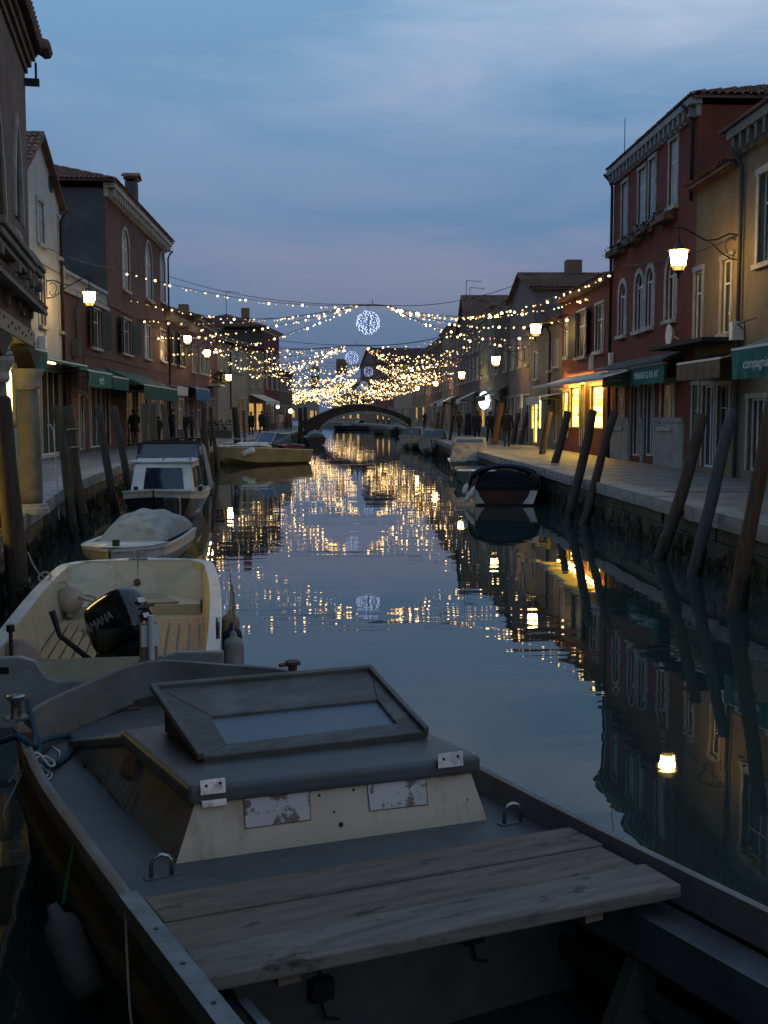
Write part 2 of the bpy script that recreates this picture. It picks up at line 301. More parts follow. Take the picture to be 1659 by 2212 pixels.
cube_kerb=cubemesh('kerb_stone',M_kerb); cube_pave=cubemesh('paving_slab',M_pave)
def resample(poly,step):
    out=[Vector(poly[0])]; acc=0
    for a,b in zip(poly,poly[1:]):
        a=Vector(a); b=Vector(b); l=(b-a).length; n=max(1,int(round(l/step)))
        for i in range(1,n+1): out.append(a+(b-a)*(i/n))
    return out
def quay(name,edge,back,side,span_kerb,span_pave):
    """Quay: wall down to the mud, fill under the pavement, kerb stones and paving slabs each their own piece."""
    root=bpy.data.objects.new(name,None); COL.objects.link(root); tag(root,kind='structure')
    k=MB(); pts=resample(edge,1.5); top=[]
    for i,p in enumerate(pts):
        b=Vector((interp(back,p.y)+side*.6,p.y))
        top.append((p,b))
    for (p,b),(p2,b2) in zip(top,top[1:]):
        k.quad((p.x,p.y,ZQ-.02),(p2.x,p2.y,ZQ-.02),(b2.x,b2.y,ZQ-.02),(b.x,b.y,ZQ-.02),1)
        # wall in three courses, slightly uneven
        o=[R.uniform(-.02,.02) for _ in range(3)]
        zs=[-1.6,.15,.5,ZQ-.02]
        for c in range(3):
            x=p.x+side*(.04+o[c]); x2=p2.x+side*(.04+o[c])
            k.quad((x,p.y,zs[c]),(x2,p2.y,zs[c]),(x2,p2.y,zs[c+1]-.015),(x,p.y,zs[c+1]-.015),0)
            k.quad((x,p.y,zs[c+1]-.015),(x2,p2.y,zs[c+1]-.015),(x2+side*.1,p2.y,zs[c+1]-.015),(x+side*.1,p.y,zs[c+1]-.015),0)
    k.build('quay_body',[M_algae,M_pave],root)
    # kerb stones
    far=MB(); pts=resample(edge,1.25)
    for p,p2 in zip(pts,pts[1:]):
        d=(p2-p); l=d.length
        if l<.05: continue
        d/=l; nrm=Vector((-d.y,d.x))
        if nrm.x*side<0: nrm=-nrm
        c=(p+p2)/2+nrm*.24; ang=math.atan2(d.y,d.x); jz=R.uniform(-.008,.008)
        if span_kerb[0]<c.y<span_kerb[1]:
            M=Matrix.Translation((c.x,c.y,ZQ-.105+jz))@Matrix.Rotation(ang+R.uniform(-.006,.006),4,'Z')@Matrix.Diagonal((l-.014,.58+R.uniform(-.03,.03),.24,1))
            inst(cube_kerb,'kerb_stone',M,root)
        else:
            a=p-nrm*.05; b=p2-nrm*.05; c1=p2+nrm*.5; e=p+nrm*.5
            far.hexa([(q.x,q.y,z) for z in (ZQ-.22,ZQ+.015) for q in (a,b,c1,e)])
    o=far.build('kerb_run',M_kerb,root); tag(o,kind='stuff')
    # weed hanging along the tide line
    w=MB()
    for p,p2 in zip(pts,pts[1:]):
        if not (5<p.y<80): continue
        n=int(26 if p.y<45 else 10)
        for i in range(n):
            q=p.lerp(p2,R.random()); z0=R.uniform(.05,.48); r=R.uniform(.03,.09)
            if mnoise.noise(Vector((q.x*2,q.y*.7,0)))<-.15 and z0>.25: continue
            x=q.x-side*R.uniform(-.03,.06); w.add([(x,q.y-r,z0),(x-side*.05,q.y,z0+.03),(x,q.y+r,z0),(x-side*R.uniform(0,.07),q.y+R.uniform(-r,r),z0-R.uniform(.1,.3))],[(0,1,3),(1,2,3)])
    o=w.build('seaweed',M_weed,root,fix=False); tag(o,kind='stuff')
    # paving
    cells=[]; y=span_pave[0]; row=0
    while y<span_pave[1]:
        dy=.62; x0=interp(edge,y)+side*.56; x1=interp(back,y); wid=abs(x1-x0); n=max(1,int(wid/.95)); off=(row%2)*.45
        for i in range(-1,n+1):
            a=max(0,min(wid,i*wid/n+off)); b=max(0,min(wid,(i+1)*wid/n+off))
            if b-a<.12: continue
            cells.append(((x0+side*(a+b)/2),y+dy/2,b-a-.012,dy-.012,ZQ-.03+R.uniform(-.004,.004)))
        y+=dy; row+=1
    far=MB()
    for i,(x,yy,sx,sy,z) in enumerate(cells):
        if i<290: inst(cube_pave,'paving_slab',Matrix.Translation((x,yy,z))@Matrix.Diagonal((sx,sy,.06,1)),root)
        else: far.box(x-sx/2,x+sx/2,yy-sy/2,yy+sy/2,z-.03,z+.03)
    if far.v: tag(far.build('paving_run',M_pave,root),kind='stuff')
    return root
quay('left_quay',QL,FL,-1,(7,75),(19,75))
quay('right_quay',QR,FR,1,(14,75),(23,75))

# ================================================================== BUILDINGS
tile_cache={}
def tilemesh():
    if 'm' in tile_cache: return tile_cache['m']
    k=MB(); n=5; r=.105
    rings=[]
    for s,(yy,rr,zz) in enumerate(((0,r,.03),(.42,r*.82,0))):
        rings.append([(rr*math.cos(math.pi*i/n),yy,zz+rr*.8*math.sin(math.pi*i/n)) for i in range(n+1)])
        rings.append
    th=.02
    for i in range(n):
        a,b,c,d=rings[0][i],rings[0][i+1],rings[1][i+1],rings[1][i]
        k.quad(a,b,c,d)
    for i in range(n):   # visible lower lip
        a,b=rings[0][i],rings[0][i+1]
        k.quad(a,b,(b[0]*.8,b[1],b[2]*.8-.002),(a[0]*.8,a[1],a[2]*.8-.002))
    o=k.build('tile',M_tile,fix=False); tile_cache['m']=o.data; bpy.data.objects.remove(o); return tile_cache['m']
def in_poly(p,poly):
    s=None
    for a,b in zip(poly,poly[1:]+poly[:1]):
        c=(b[0]-a[0])*(p[1]-a[1])-(b[1]-a[1])*(p[0]-a[0])
        if abs(c)<1e-9: continue
        if s is None: s=c>0
        elif (c>0)!=s: return False
    return True
def roof_plane(poly3,parent,name='roof',tiles=True,single=0,thick=.07):
    """One roof slope given by its 3-D outline (first edge = eave). Deck plus tiles; `single` = how many tiles become pieces of their own."""
    P=[Vector(p) for p in poly3]; e=(P[1]-P[0]).normalized(); nrm=e.cross(P[2]-P[0]).normalized()
    if nrm.z<0: nrm=-nrm
    up=nrm.cross(e).normalized()
    if up.z<0: up=-up
    uv=[((p-P[0]).dot(e),(p-P[0]).dot(up)) for p in P]
    k=MB(); n=len(P); k.add([tuple(p) for p in P]+[tuple(p-nrm*thick) for p in P],[tuple(range(n)),tuple(range(n,2*n))[::-1]]+[(i,i+n,(i+1)%n+n,(i+1)%n) for i in range(n)])
    o=k.build(name,M_tile,parent)
    if not tiles: return o
    cand=[]; umin=min(u for u,v in uv); umax=max(u for u,v in uv); vmax=max(v for u,v in uv)
    rows=int(vmax/.34)+1; cols=int((umax-umin)/.215)+1
    for r in range(rows):
        for c in range(cols):
            u=umin+.11+c*.215; v=r*.34-.06
            if in_poly((u,max(v+.17,.02)),uv):
                cand.append((P[0]+e*u+up*v+nrm*R.uniform(.0,.018),R.uniform(-.05,.05)))
    B=Matrix((e,up,nrm)).transposed().to_4x4(); tm=tilemesh()
    if single:
        cand.sort(key=lambda t:(t[0]-CAM).length)
    jm=MB(); tv=[tuple(v.co) for v in tm.vertices]; tf=[tuple(p.vertices) for p in tm.polygons]
    for i,(p,a) in enumerate(cand):
        if i<single: inst(tm,'tile',Matrix.Translation(p)@B@Matrix.Rotation(a,4,'Z'),o)
        else:
            q=B.to_3x3(); f=tf if single else tf[:5]
            jm.add([tuple(p+q@Vector(v)) for v in tv],f)
    if jm.v: tag(jm.build('tile_field',M_tile,o,fix=False),kind='stuff')
    return o

class Facade:
    """A street front standing on the line p0 -> p1 (away from the camera); n points at the canal."""
    def __init__(s,p0,p1,side):
        s.p0=Vector((p0[0],p0[1],0)); s.p1=Vector((p1[0],p1[1],0)); s.e=(s.p1-s.p0).normalized(); s.L=(s.p1-s.p0).length
        s.n=Vector((s.e.y,-s.e.x,0)); 
        if s.n.x*side<0: s.n=-s.n
    def w(s,u,d,z): v=s.p0+s.e*u+s.n*d; return (v.x,v.y,z)
    def px(s,x,y,d=0):
        r=ray(x,y); q=s.p0+s.n*d; t=(q-CAM).dot(s.n)/r.dot(s.n); p=CAM+r*t; return (p-s.p0).dot(s.e),p.z
    def rect(s,xa,xb,yt,yb,d=0):
        xm=(xa+xb)/2; u0=s.px(xa,yt,d)[0]; u1=s.px(xb,yt,d)[0]; um,zt=s.px(xm,yt,d); _,zb=s.px(xm,yb,d)
        if u0>u1: u0,u1=u1,u0
        return u0,u1,zb,zt
    def box(s,k,u0,u1,d0,d1,z0,z1,mi=0):
        k.hexa([s.w(u0,d0,z0),s.w(u1,d0,z0),s.w(u1,d1,z0),s.w(u0,d1,z0),s.w(u0,d0,z1),s.w(u1,d0,z1),s.w(u1,d1,z1),s.w(u0,d1,z1)],mi)
    def M(s,u,d,z,face=True):   # matrix whose x runs as read from the canal, y up, z out of the wall
        xx=s.e if s.e.cross(Vector((0,0,1))).dot(s.n)>0 else -s.e
        m=Matrix((xx,Vector((0,0,1)),s.n)).transposed().to_4x4(); m.translation=Vector(s.w(u,d,z)); return m

def arch_pts(u0,u1,zs,zt,pointed=False,n=8):
    uc=(u0+u1)/2; hw=(u1-u0)/2; h=zt-zs; out=[]
    for i in range(n+1):
        t=i/n
        if pointed:
            a=abs(1-2*t); out.append((u0+(u1-u0)*t,zs+h*((1-a)**.62)*(1 if a<1 else 0)))
        else: out.append((uc-hw*math.cos(math.pi*t),zs+h*math.sin(math.pi*t)))
    return out
def wall_with_holes(f,u0,u1,z0,z1,holes,depth,parent,m,reveal=.24,name='wall',gable=None,mr=None):
    """Front sheet with real openings and reveals, plus flanks and back."""
    k=MB(); us=sorted({u0,u1}|{max(u0,min(u1,v)) for h in holes for v in (h['r'][0],h['r'][1])}); zs=sorted({z0,z1}|{max(z0,min(z1,v)) for h in holes for v in (h['r'][2],h['r'][3])})
    for a,b in zip(us,us[1:]):
        for c,d in zip(zs,zs[1:]):
            um=(a+b)/2; zm=(c+d)/2
            if any(h['r'][0]<um<h['r'][1] and h['r'][2]<zm<h['r'][3] for h in holes): continue
            k.quad(f.w(a,0,c),f.w(b,0,c),f.w(b,0,d),f.w(a,0,d))
    for h in holes:
        a,b,c,d=h['r']
        if h.get('arch'):
            hs=min(d-c-.1,(b-a)*(.5 if h['arch']=='round' else 1.15)); pts=arch_pts(a,b,d-hs,d,h['arch']!='round'); h['pts']=pts; h['spring']=d-hs
            half=len(pts)//2
            for i in range(half): k.quad(f.w(pts[i][0],0,pts[i][1]),f.w(pts[i+1][0],0,pts[i+1][1]),f.w(pts[i+1][0],0,d+.0005),f.w(pts[i][0],0,d+.0005))
            for i in range(half,len(pts)-1): k.quad(f.w(pts[i][0],0,pts[i][1]),f.w(pts[i+1][0],0,pts[i+1][1]),f.w(pts[i+1][0],0,d+.0005),f.w(pts[i][0],0,d+.0005))
            outl=[(a,c)]+pts+[(b,c)]
        else: outl=[(a,c),(a,d),(b,d),(b,c)]
        for p,q in zip(outl,outl[1:]+outl[:1]): k.quad(f.w(p[0],0,p[1]),f.w(q[0],0,q[1]),f.w(q[0],-reveal,q[1]),f.w(p[0],-reveal,p[1]))
    D=-depth
    k.quad(f.w(u0,0,z0),f.w(u0,D,z0),f.w(u0,D,z1),f.w(u0,0,z1),1); k.quad(f.w(u1,0,z0),f.w(u1,D,z0),f.w(u1,D,z1),f.w(u1,0,z1),1)
    k.quad(f.w(u0,D,z0),f.w(u1,D,z0),f.w(u1,D,z1),f.w(u0,D,z1),1); k.quad(f.w(u0,0,z1),f.w(u1,0,z1),f.w(u1,D,z1),f.w(u0,D,z1))
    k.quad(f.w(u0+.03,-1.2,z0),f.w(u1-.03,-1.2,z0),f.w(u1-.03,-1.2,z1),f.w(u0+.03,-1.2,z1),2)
    if gable:
        uc=(u0+u1)/2; k.poly([f.w(u0,0,z1),f.w(u1,0,z1),f.w(uc,0,gable)]); k.poly([f.w(u0,D,z1),f.w(u1,D,z1),f.w(uc,D,gable)])
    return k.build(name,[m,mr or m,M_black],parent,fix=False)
def window(f,root,h,kind='glass',sur=None,shutters=None,sill=True,name='window',frame=None,lit=None,bars=1,set=.13):
    """Frame with mullions in an opening; pane, sill and shutters are its own pieces."""
    a,b,c,d=h['r']; k=MB(); fw=.055; q_=f.w((a+b)/2,0,0); set=max(.012,min(set,.2*(b-a)/max(.5,abs(q_[1]/q_[0])))); s=-set; t=.05
    fm=frame or M_white; zt=h.get('spring',d)
    for u,v in ((a,a+fw),(b-fw,b)): f.box(k,u,v,s-t,s,c,zt)
    f.box(k,a+fw,b-fw,s-t,s,c,c+fw)
    if not h.get('arch'): f.box(k,a+fw,b-fw,s-t,s,d-fw,d)
    else:
        f.box(k,a+fw,b-fw,s-t,s,zt-fw/2,zt+fw/2)
        for p,q in zip(h['pts'],h['pts'][1:]):
            uc=(a+b)/2; zc=h['spring']; i1=(uc+(p[0]-uc)*.86,zc+(p[1]-zc)*.9); i2=(uc+(q[0]-uc)*.86,zc+(q[1]-zc)*.9)
            k.hexa([f.w(p[0],s-t,p[1]),f.w(q[0],s-t,q[1]),f.w(q[0],s,q[1]),f.w(p[0],s,p[1]),f.w(i1[0],s-t,i1[1]),f.w(i2[0],s-t,i2[1]),f.w(i2[0],s,i2[1]),f.w(i1[0],s,i1[1])])
    for i in range(bars):
        u=a+(b-a)*(i+1)/(bars+1); f.box(k,u-.025,u+.025,s-t,s+.002,c+fw,zt-(0 if h.get('arch') else fw))
    if kind!='door' and zt-c>1.3 and not h.get('arch'): zz=c+(d-c)*.68; f.box(k,a+fw,b-fw,s-t+.004,s-.004,zz-.02,zz+.02)
    if sur:
        w=sur
        f.box(k,a-w,a,-.02,.035,c,zt,1); f.box(k,b,b+w,-.02,.035,c,zt,1)
        if h.get('arch'):
            uc=(a+b)/2; zc=h['spring']
            for p,q in zip(h['pts'],h['pts'][1:]):
                g=lambda pt:(uc+(pt[0]-uc)*(1+2*w/(b-a)),zc+(pt[1]-zc)*(1+w/max(.05,(d-zc))))
                i1,i2=g(p),g(q)
                k.hexa([f.w(p[0],-.02,p[1]),f.w(q[0],-.02,q[1]),f.w(q[0],.035,q[1]),f.w(p[0],.035,p[1]),f.w(i1[0],-.02,i1[1]),f.w(i2[0],-.02,i2[1]),f.w(i2[0],.035,i2[1]),f.w(i1[0],.035,i1[1])],1)
        else: f.box(k,a-w-.04,b+w+.04,-.02,.05,d,d+w,1)
    o=k.build(name,[fm,M_stone],root)
    pm={'glass':M_glass,'curtain':M_glassw,'lit':M_lit,'lit2':M_lit2,'dim':M_litdim,'shut':M_shut,'door':M_dwood}[kind]
    if lit: pm=lit
    p=MB(); y=s-t/2
    if h.get('arch'): p.poly([f.w(a,y,c)]+[f.w(q[0],y,q[1]) for q in h['pts']]+[f.w(b,y,c)])
    else: p.quad(f.w(a,y,c),f.w(b,y,c),f.w(b,y,d),f.w(a,y,d))
    p.build('pane' if kind not in('shut','door') else 'panel',pm,o,fix=False)
    if kind=='lit' and not h.get('lit'):   # goods on shelves, dark against the lit room
        q=MB(); rr=random.Random(int(a*97)); y2=y+.006
        for zz in (c+(d-c)*.30,c+(d-c)*.55,c+(d-c)*.78):
            f.box(q,a+.03,b-.03,y2,y2+.008,zz-.018,zz)
            for j in range(int((b-a)/.13)):
                u_=a+.08+j*.13+rr.uniform(0,.03); hh_=rr.uniform(.05,.24); 
                if rr.random()<.75: f.box(q,u_,u_+rr.uniform(.04,.09),y2,y2+.006,zz+.001,zz+hh_)
        tag(q.build('window_display',M_dwood,o),kind='stuff')
    if sill:
        q=MB(); f.box(q,a-.12,b+.12,-.05,.13,c-.12,c); q.build('sill',M_stone,o)
    if shutters:
        w=(b-a)/2*.96
        for sgn in (-1,1):
            q=MB(); e0=a if sgn<0 else b; ang=shutters
            # leaf hinged at the jamb, swung open by `ang` off the wall
            du=math.cos(ang)*w*sgn; dn=math.sin(ang)*w
            A=f.w(e0+sgn*.02,.045,c); B=f.w(e0+du+sgn*.02,.045+dn,c); A=Vector(A); B=Vector(B); th=Vector((f.n.x,f.n.y,0))*.035
            q.hexa([A,B,B+th,A+th]+[v+Vector((0,0,zt-c)) for v in (A,B,B+th,A+th)])
            for r in range(int((zt-c)/.16)):
                z=c+.06+r*.16; q.hexa([A+th+Vector((0,0,z-c)),B+th+Vector((0,0,z-c)),B+th*1.5+Vector((0,0,z-c)),A+th*1.5+Vector((0,0,z-c)),A+th+Vector((0,0,z-c+.1)),B+th+Vector((0,0,z-c+.1)),B+th*1.2+Vector((0,0,z-c+.1)),A+th*1.2+Vector((0,0,z-c+.1))])
            q.build('shutter',M_shut,o)
    return o
def cornice(f,root,u0,u1,z,proj=.4,h=.35,teeth=.45,m=None,name='cornice'):
    k=MB(); m=m or M_stone
    f.box(k,u0-.1,u1+.1,-.05,proj,z,z+h*.45); f.box(k,u0-.03,u1+.03,-.05,proj*.3,z-h*.75,z-.002)
    o=k.build(name,m,root)
    if teeth:
        n=int((u1-u0)/teeth); bm=None
        for i in range(n):
            u=u0+(i+.5)*(u1-u0)/n
            if bm is None:
                q=MB(); f.box(q,u-.07,u+.07,proj*.3,proj*.9,z-h*.7,z-.002); b=q.build('bracket',m,o); bm=b.data; ub=u
            else: inst(bm,'bracket',Matrix.Translation(f.e*(u-ub)),o)
    return o
def hip_roof(f,root,u0,u1,z,D,rise=.32,over=.45,front=True,near=True,far=True,single=0):
    L=u1-u0+2*over; W_=D+2*over; h=min(L,W_)/2; zr=z+h*rise; a,b=u0-over,u1+over; fo,ba=over,-D-over
    if L>=W_:
        r0=f.w(a+h,(fo+ba)/2,zr); r1=f.w(b-h,(fo+ba)/2,zr)
    else:
        r0=f.w((a+b)/2,fo-h,zr); r1=f.w((a+b)/2,ba+h,zr)
    c00=f.w(a,fo,z); c10=f.w(b,fo,z); c11=f.w(b,ba,z); c01=f.w(a,ba,z)
    if L>=W_:
        pl=[('near',[c00,c01,r0]),('front',[c00,c10,r1,r0]),('far',[c10,c11,r1]),('back',[c01,c11,r1,r0])]
    else:
        pl=[('near',[c00,c01,r1,r0]),('front',[c00,c10,r0]),('far',[c10,c11,r1,r0]),('back',[c01,c11,r1])]
    for nme,p in pl:
        roof_plane(p,root,'roof',tiles=(nme=='near' and near) or (nme=='front' and front),single=single if nme=='near' else 0)
def gable_roof(f,root,u0,u1,z,zr,D,over=.25,single=0):
    uc=(u0+u1)/2; s=(zr-z)/((u1-u0)/2); ze=z-over*s
    roof_plane([f.w(u0-over,.25,ze+.06),f.w(u0-over,-D,ze+.06),f.w(uc,-D,zr+.06),f.w(uc,.25,zr+.06)],root,'roof',single=single)
    roof_plane([f.w(u1+over,.25,ze+.06),f.w(u1+over,-D,ze+.06),f.w(uc,-D,zr+.06),f.w(uc,.25,zr+.06)],root,'roof')
    k=MB()
    for i in range(int(D/.4)):
        c=f.w(uc,.2-i*.4,zr+.05); d=f.w(uc,-.22-i*.4,zr+.08); k.tube([c,d],[.12,.1],6)
    tag(k.build('ridge_tiles',M_tile,root),kind='stuff')
def awning(f,root,u0,u1,zw,zf,proj,val,m,text=None,tsize=.25,tsx=1,name='awning',mv=None,sides=False,side_m=None):
    k=MB(); n=max(2,int((u1-u0)/.35)); 
    for i in range(n):   # cloth sags a little between the arms
        a=u0+(u1-u0)*i/n; b=u0+(u1-u0)*(i+1)/n; sa=-.04*math.sin(math.pi*i/n); sb=-.04*math.sin(math.pi*(i+1)/n)
        k.quad(f.w(a,.05,zw),f.w(b,.05,zw),f.w(b,proj*.5,(zw+zf)/2+sb),f.w(a,proj*.5,(zw+zf)/2+sa)); k.quad(f.w(a,proj*.5,(zw+zf)/2+sa),f.w(b,proj*.5,(zw+zf)/2+sb),f.w(b,proj,zf),f.w(a,proj,zf))
    if sides:
        for u in (u0,u1): k.poly([f.w(u,.05,zw),f.w(u,proj,zf),f.w(u,.05,zf)],0)
    o=k.build(name,m,root,fix=False)
    k=MB(); nn=max(4,int((u1-u0)/.18))
    for i in range(nn):
        a=u0+(u1-u0)*i/nn; b=u0+(u1-u0)*(i+1)/nn; wa=.02*math.sin(i*1.9); wb=.02*math.sin((i+1)*1.9)
        k.hexa([f.w(a,proj+wa,zf-val),f.w(b,proj+wb,zf-val),f.w(b,proj+wb+.012,zf-val),f.w(a,proj+wa+.012,zf-val),f.w(a,proj,zf),f.w(b,proj,zf),f.w(b,proj+.012,zf),f.w(a,proj+.012,zf)])
    v=k.build('valance',mv or m,o)
    k=MB(); f.box(k,u0-.03,u1+.03,proj-.03,proj+.016,zf,zf+.05); k.build('front_bar',M_white,o)
    k=MB()
    for u in (u0+.15,u1-.15): k.tube([f.w(u,.05,zf-.1),f.w(u,proj-.03,zf+.01)],.02,5)
    k.build('arms',M_iron,o)
    if text: 
        textobj(text,tsize,f.M((u0+u1)/2,proj+.04,zf-val*.52),M_text,v,sx=tsx)
    return o
def downpipe(f,root,u,z0,z1,d=.09,m=None):
    k=MB(); k.tube([f.w(u,d+.3,z1+.15),f.w(u,d+.12,z1-.05),f.w(u,d,z1-.3),f.w(u,d,z0)],.055,7); return k.build('downpipe',m or M_iron,root,smooth=True)
def cable(f,root,pts,r=.018,name='cable'):
    k=MB(); k.tube([f.w(u,.05,z) for u,z in pts],r,4); return k.build(name,M_iron,root)
def antenna(root,p,h=2.2,name='aerial'):
    k=MB(); x,y,z=p; k.tube([(x,y,z-.5),(x,y,z+h)],.025,4); k.tube([(x,y,z+h),(x+1.3,y+.2,z+h-.08)],.02,4)
    for i in range(5): k.tube([(x+.15+i*.25,y-.35,z+h-.03),(x+.15+i*.25,y+.4,z+h-.03)],.012,3)
    return k.build(name,M_iron,root)
M_redw=mat('crimson_plaster',(.165,.037,.022),.9,.22,1.2,.004,20,stain=(.16,.03,.028),stamt=.5,stscale=.9,streak=True)
M_dred=mat('dark_red_plaster',(0.115,0.024,0.021),.9,.3,1.2,.004,20,stain=(.09,.03,.03),stamt=.6,streak=True,chip=((.11,.065,.045),.75,0.66))
M_brred=mat('brick_red_plaster',(.102,.046,.034),.9,.3,1.2,.004,20,stain=(.12,.06,.05),stamt=.6,streak=True,chip=((.11,.065,.045),.75,0.64))
M_whitew=mat('white_plaster',(0.4,0.4,0.385),.9,.12,1,.003,20,stain=(.30,.29,.28),stamt=.5,streak=True)
M_yel=mat('ochre_plaster',(.185,.13,.066),.9,.2,1.1,.004,20,stain=(.25,.18,.1),stamt=.6,streak=True)
M_beige=mat('beige_plaster',(0.21,0.17,0.115),.9,.25,1.1,.004,20,stain=(.2,.17,.13),stamt=.6,streak=True,chip=((.11,.065,.045),.75,0.63))
M_greyw=mat('grey_render',(0.075,0.078,0.085),.95,.3,.9,.01,8,stain=(.07,.07,.08),stamt=.7,stscale=.5)
M_ggrey=mat('grey_green_plaster',(0.125,0.135,0.12),.9,.25,1,.004,20,stain=(.12,.12,.11),stamt=.6,streak=True,chip=((.11,.065,.045),.75,0.65))
M_lav=mat('faded_lilac_plaster',(0.15,0.12,0.12),.9,.25,1,.004,20,stain=(.14,.12,.12),stamt=.6,streak=True,chip=((.11,.065,.045),.75,0.64))
M_pink=mat('pink_plaster',(0.175,0.082,0.068),.9,.22,1,.004,20,stain=(.2,.1,.09),stamt=.5,streak=True,chip=((.11,.065,.045),.75,0.64))
M_creamw=mat('cream_plaster',(0.29,0.245,0.175),.9,.2,1,.004,20,stain=(.28,.24,.18),stamt=.5,streak=True,chip=((.11,.065,.045),.75,0.66))
M_darkw=mat('sooty_plaster',(0.075,0.058,0.048),.9,.3,1,.004,20)
M_brick=brickmat('old_brick',(.25,.13,.085),(.17,.095,.07),(.20,.18,.15),plaster=(.135,.108,.08),pamt=-.45)
M_brick2=brickmat('bare_brick',(.30,.14,.08),(.22,.10,.06),(.24,.21,.17))

def openings(f,specs):
    out=[]
    for s in specs:
        h=dict(s); h['r']=f.rect(*s['px']); out.append(h)
    return out
def building(name,label,f,u0,u1,zt,depth,m,specs,mr=None,gable=None,cat='house',pre=()):
    root=thing(name,label,cat,f.w((u0+u1)/2,0,ZQ)); root_fix(root)
    hs=openings(f,specs)+list(pre)
    for h in hs:
        a,b,c,d=h['r']; h['r']=(max(a,u0+.05),min(b,u1-.05),max(c,ZQ+.02),min(d,zt-.05))
    hs=[h for h in hs if h['r'][1]-h['r'][0]>.15 and h['r'][3]-h['r'][2]>.2]
    wall_with_holes(f,u0,u1,ZQ-.05,zt,hs,depth,root,m,gable=gable,mr=mr)
    for h in hs:
        if h.get('skip'): continue
        window(f,root,h,h.get('k','glass'),sur=h.get('sur'),shutters=h.get('sh'),sill=h.get('sill',True),name=h.get('name','window'),frame=h.get('fr'),bars=h.get('bars',1),set=h.get('set',.13),lit=h.get('lit'))
    return root
def root_fix(r):   # parts are built in place, so the thing's Empty stays at the origin frame
    r.location=(0,0,0)
DOOR=dict(k='door',sill=False,name='door',sur=.14)
def ysec(poly,ya,yb): return (interp(poly,ya),ya),(interp(poly,yb),yb)

# ---------------- left bank -------------------------------------------------
M_pale=mat('weathered_column_stone',(.17,.155,.125),.75,.3,3,.006,20,stain=(.10,.085,.06),stamt=.7,stscale=2.5)
# palace over an arcade at the water's edge
f=Facade((-3.35,9.5),(-4.78,18.7),1)
pal=thing('brick_palace','old brick palace on a stone arcade at the water, with pointed windows and balconies','palace')
LP=f.L
specs=[dict(px=(27,41,262,470),k='shut',arch='point',sur=.13,name='window'),dict(px=(-30,2,175,470),k='shut',arch='point',sur=.13),dict(px=(28,40,515,540),k='shut',sur=.1,sill=False)]
hs=openings(f,specs)
zb=f.px(40,720)[1]
ztop=f.px(68,150)[1]
wall_with_holes(f,-14,LP,zb,ztop,hs,7,pal,M_brick)
for h in hs: window(f,pal,h,'shut',sur=h['sur'],sill=False,frame=M_shut)
# extra windows further back towards the camera (out of frame)
hip_roof(f,pal,-14,LP,ztop+.1,7.0,rise=.3,over=.14,single=0,near=False)
# eaves: stepped brick corbel and projecting tile ends
k=MB()
for i in range(3): f.box(k,-14,LP+.06+.09*i,-.05,.04+.05*i,ztop-.36+.12*i,ztop-.25+.12*i)
k.build('eaves_corbel',M_brick,pal)
tm=None
k=MB(); k2=None
for i in range(66):
    u=LP+.3-i*.2; c0=f.w(u,.05,ztop+.14); c1=f.w(u,.27,ztop+.07)
    k.tube([c0,c1],[.075,.09],7)
for i in range(26):
    d=.3-i*.22; k.tube([f.w(LP+.1,d,ztop+.13),f.w(LP+.4,d,ztop+.06)],[.085,.1],7)
tag(k.build('eaves_tiles',M_tile,pal),kind='stuff')
# iron beam sticking out of the wall
p=f.px(62,200); k=MB(); f.box(k,LP-.12,LP-.02,-.2,.22,p[1]-.05,p[1]+.05); k.tube([f.w(LP-.07,.17,p[1]),f.w(LP-.07,.17,p[1]+.3)],.02,5); k.build('iron_bracket',M_iron,pal)
# two stepped balconies on brackets
def balcony(xa,xb,yt,h,nm='balcony'):
    a,zt=f.px(xa,yt); b,_=f.px(xb,yt); k=MB()
    if a>b: a,b=b,a
    f.box(k,a,b,-.02,.26,zt-h*.35,zt); f.box(k,a+.04,b-.04,-.02,.22,zt-h*.7,zt-h*.35-.003); f.box(k,a+.08,b-.08,-.02,.17,zt-h,zt-h*.7-.003)
    o=k.build(nm,M_pstone,pal); bev(o,.02,2)
    for u in (a+.2,(a+b)/2,b-.2):
        q=MB()
        for j in range(4): f.box(q,u-.09,u+.09,-.02,.21-.05*j,zt-h-.14*(j+1),zt-h-.14*j-.003)
        bev(q.build('bracket',M_pstone,o),.015,1)
balcony(-40,42,462,.28); balcony(30,62,540,.24)
# pent roof / string course above the arcade, oak lintel, posts
z1=f.px(70,668)[1]; k=MB()
k.hexa([f.w(-14,-.05,z1-.02),f.w(LP+.25,-.05,z1-.02),f.w(LP+.25,.24,z1-.1),f.w(-14,.24,z1-.1),f.w(-14,-.05,z1+.16),f.w(LP+.25,-.05,z1+.16),f.w(LP+.25,.24,z1-.04),f.w(-14,.24,z1-.04)]); k.build('string_course',M_pstone,pal)
k=MB()
for i in range(60):
    u=LP+.2-i*.23; k.tube([f.w(u,-.02,z1+.17),f.w(u,.22,z1-.02)],[.05,.06],5)
tag(k.build('string_course_tiles',M_tile,pal),kind='stuff')
zl=f.px(60,712)[1]; zl2=f.px(60,748)[1]
M_lint=woodmat('pale_oak_lintel',(.34,.27,.19),(14,1.2,14))
k=MB(); f.box(k,-14,LP,-.35,.06,zl2,zl); bev(k.build('lintel',M_lint,pal),.015,1)
k=MB(); f.box(k,-14,LP-.02,-.55,-.02,zl+.004,z1-.22); k.build('frieze',M_dwood,pal)
for i in range(14):
    k=MB(); u=LP-.25-i*.42; z=zl2+(zl-zl2)*R.uniform(.2,.8); k.tube([f.w(u,.05,z),f.w(u,.075,z)],.025,6); k.build('iron_stud',M_iron,pal)
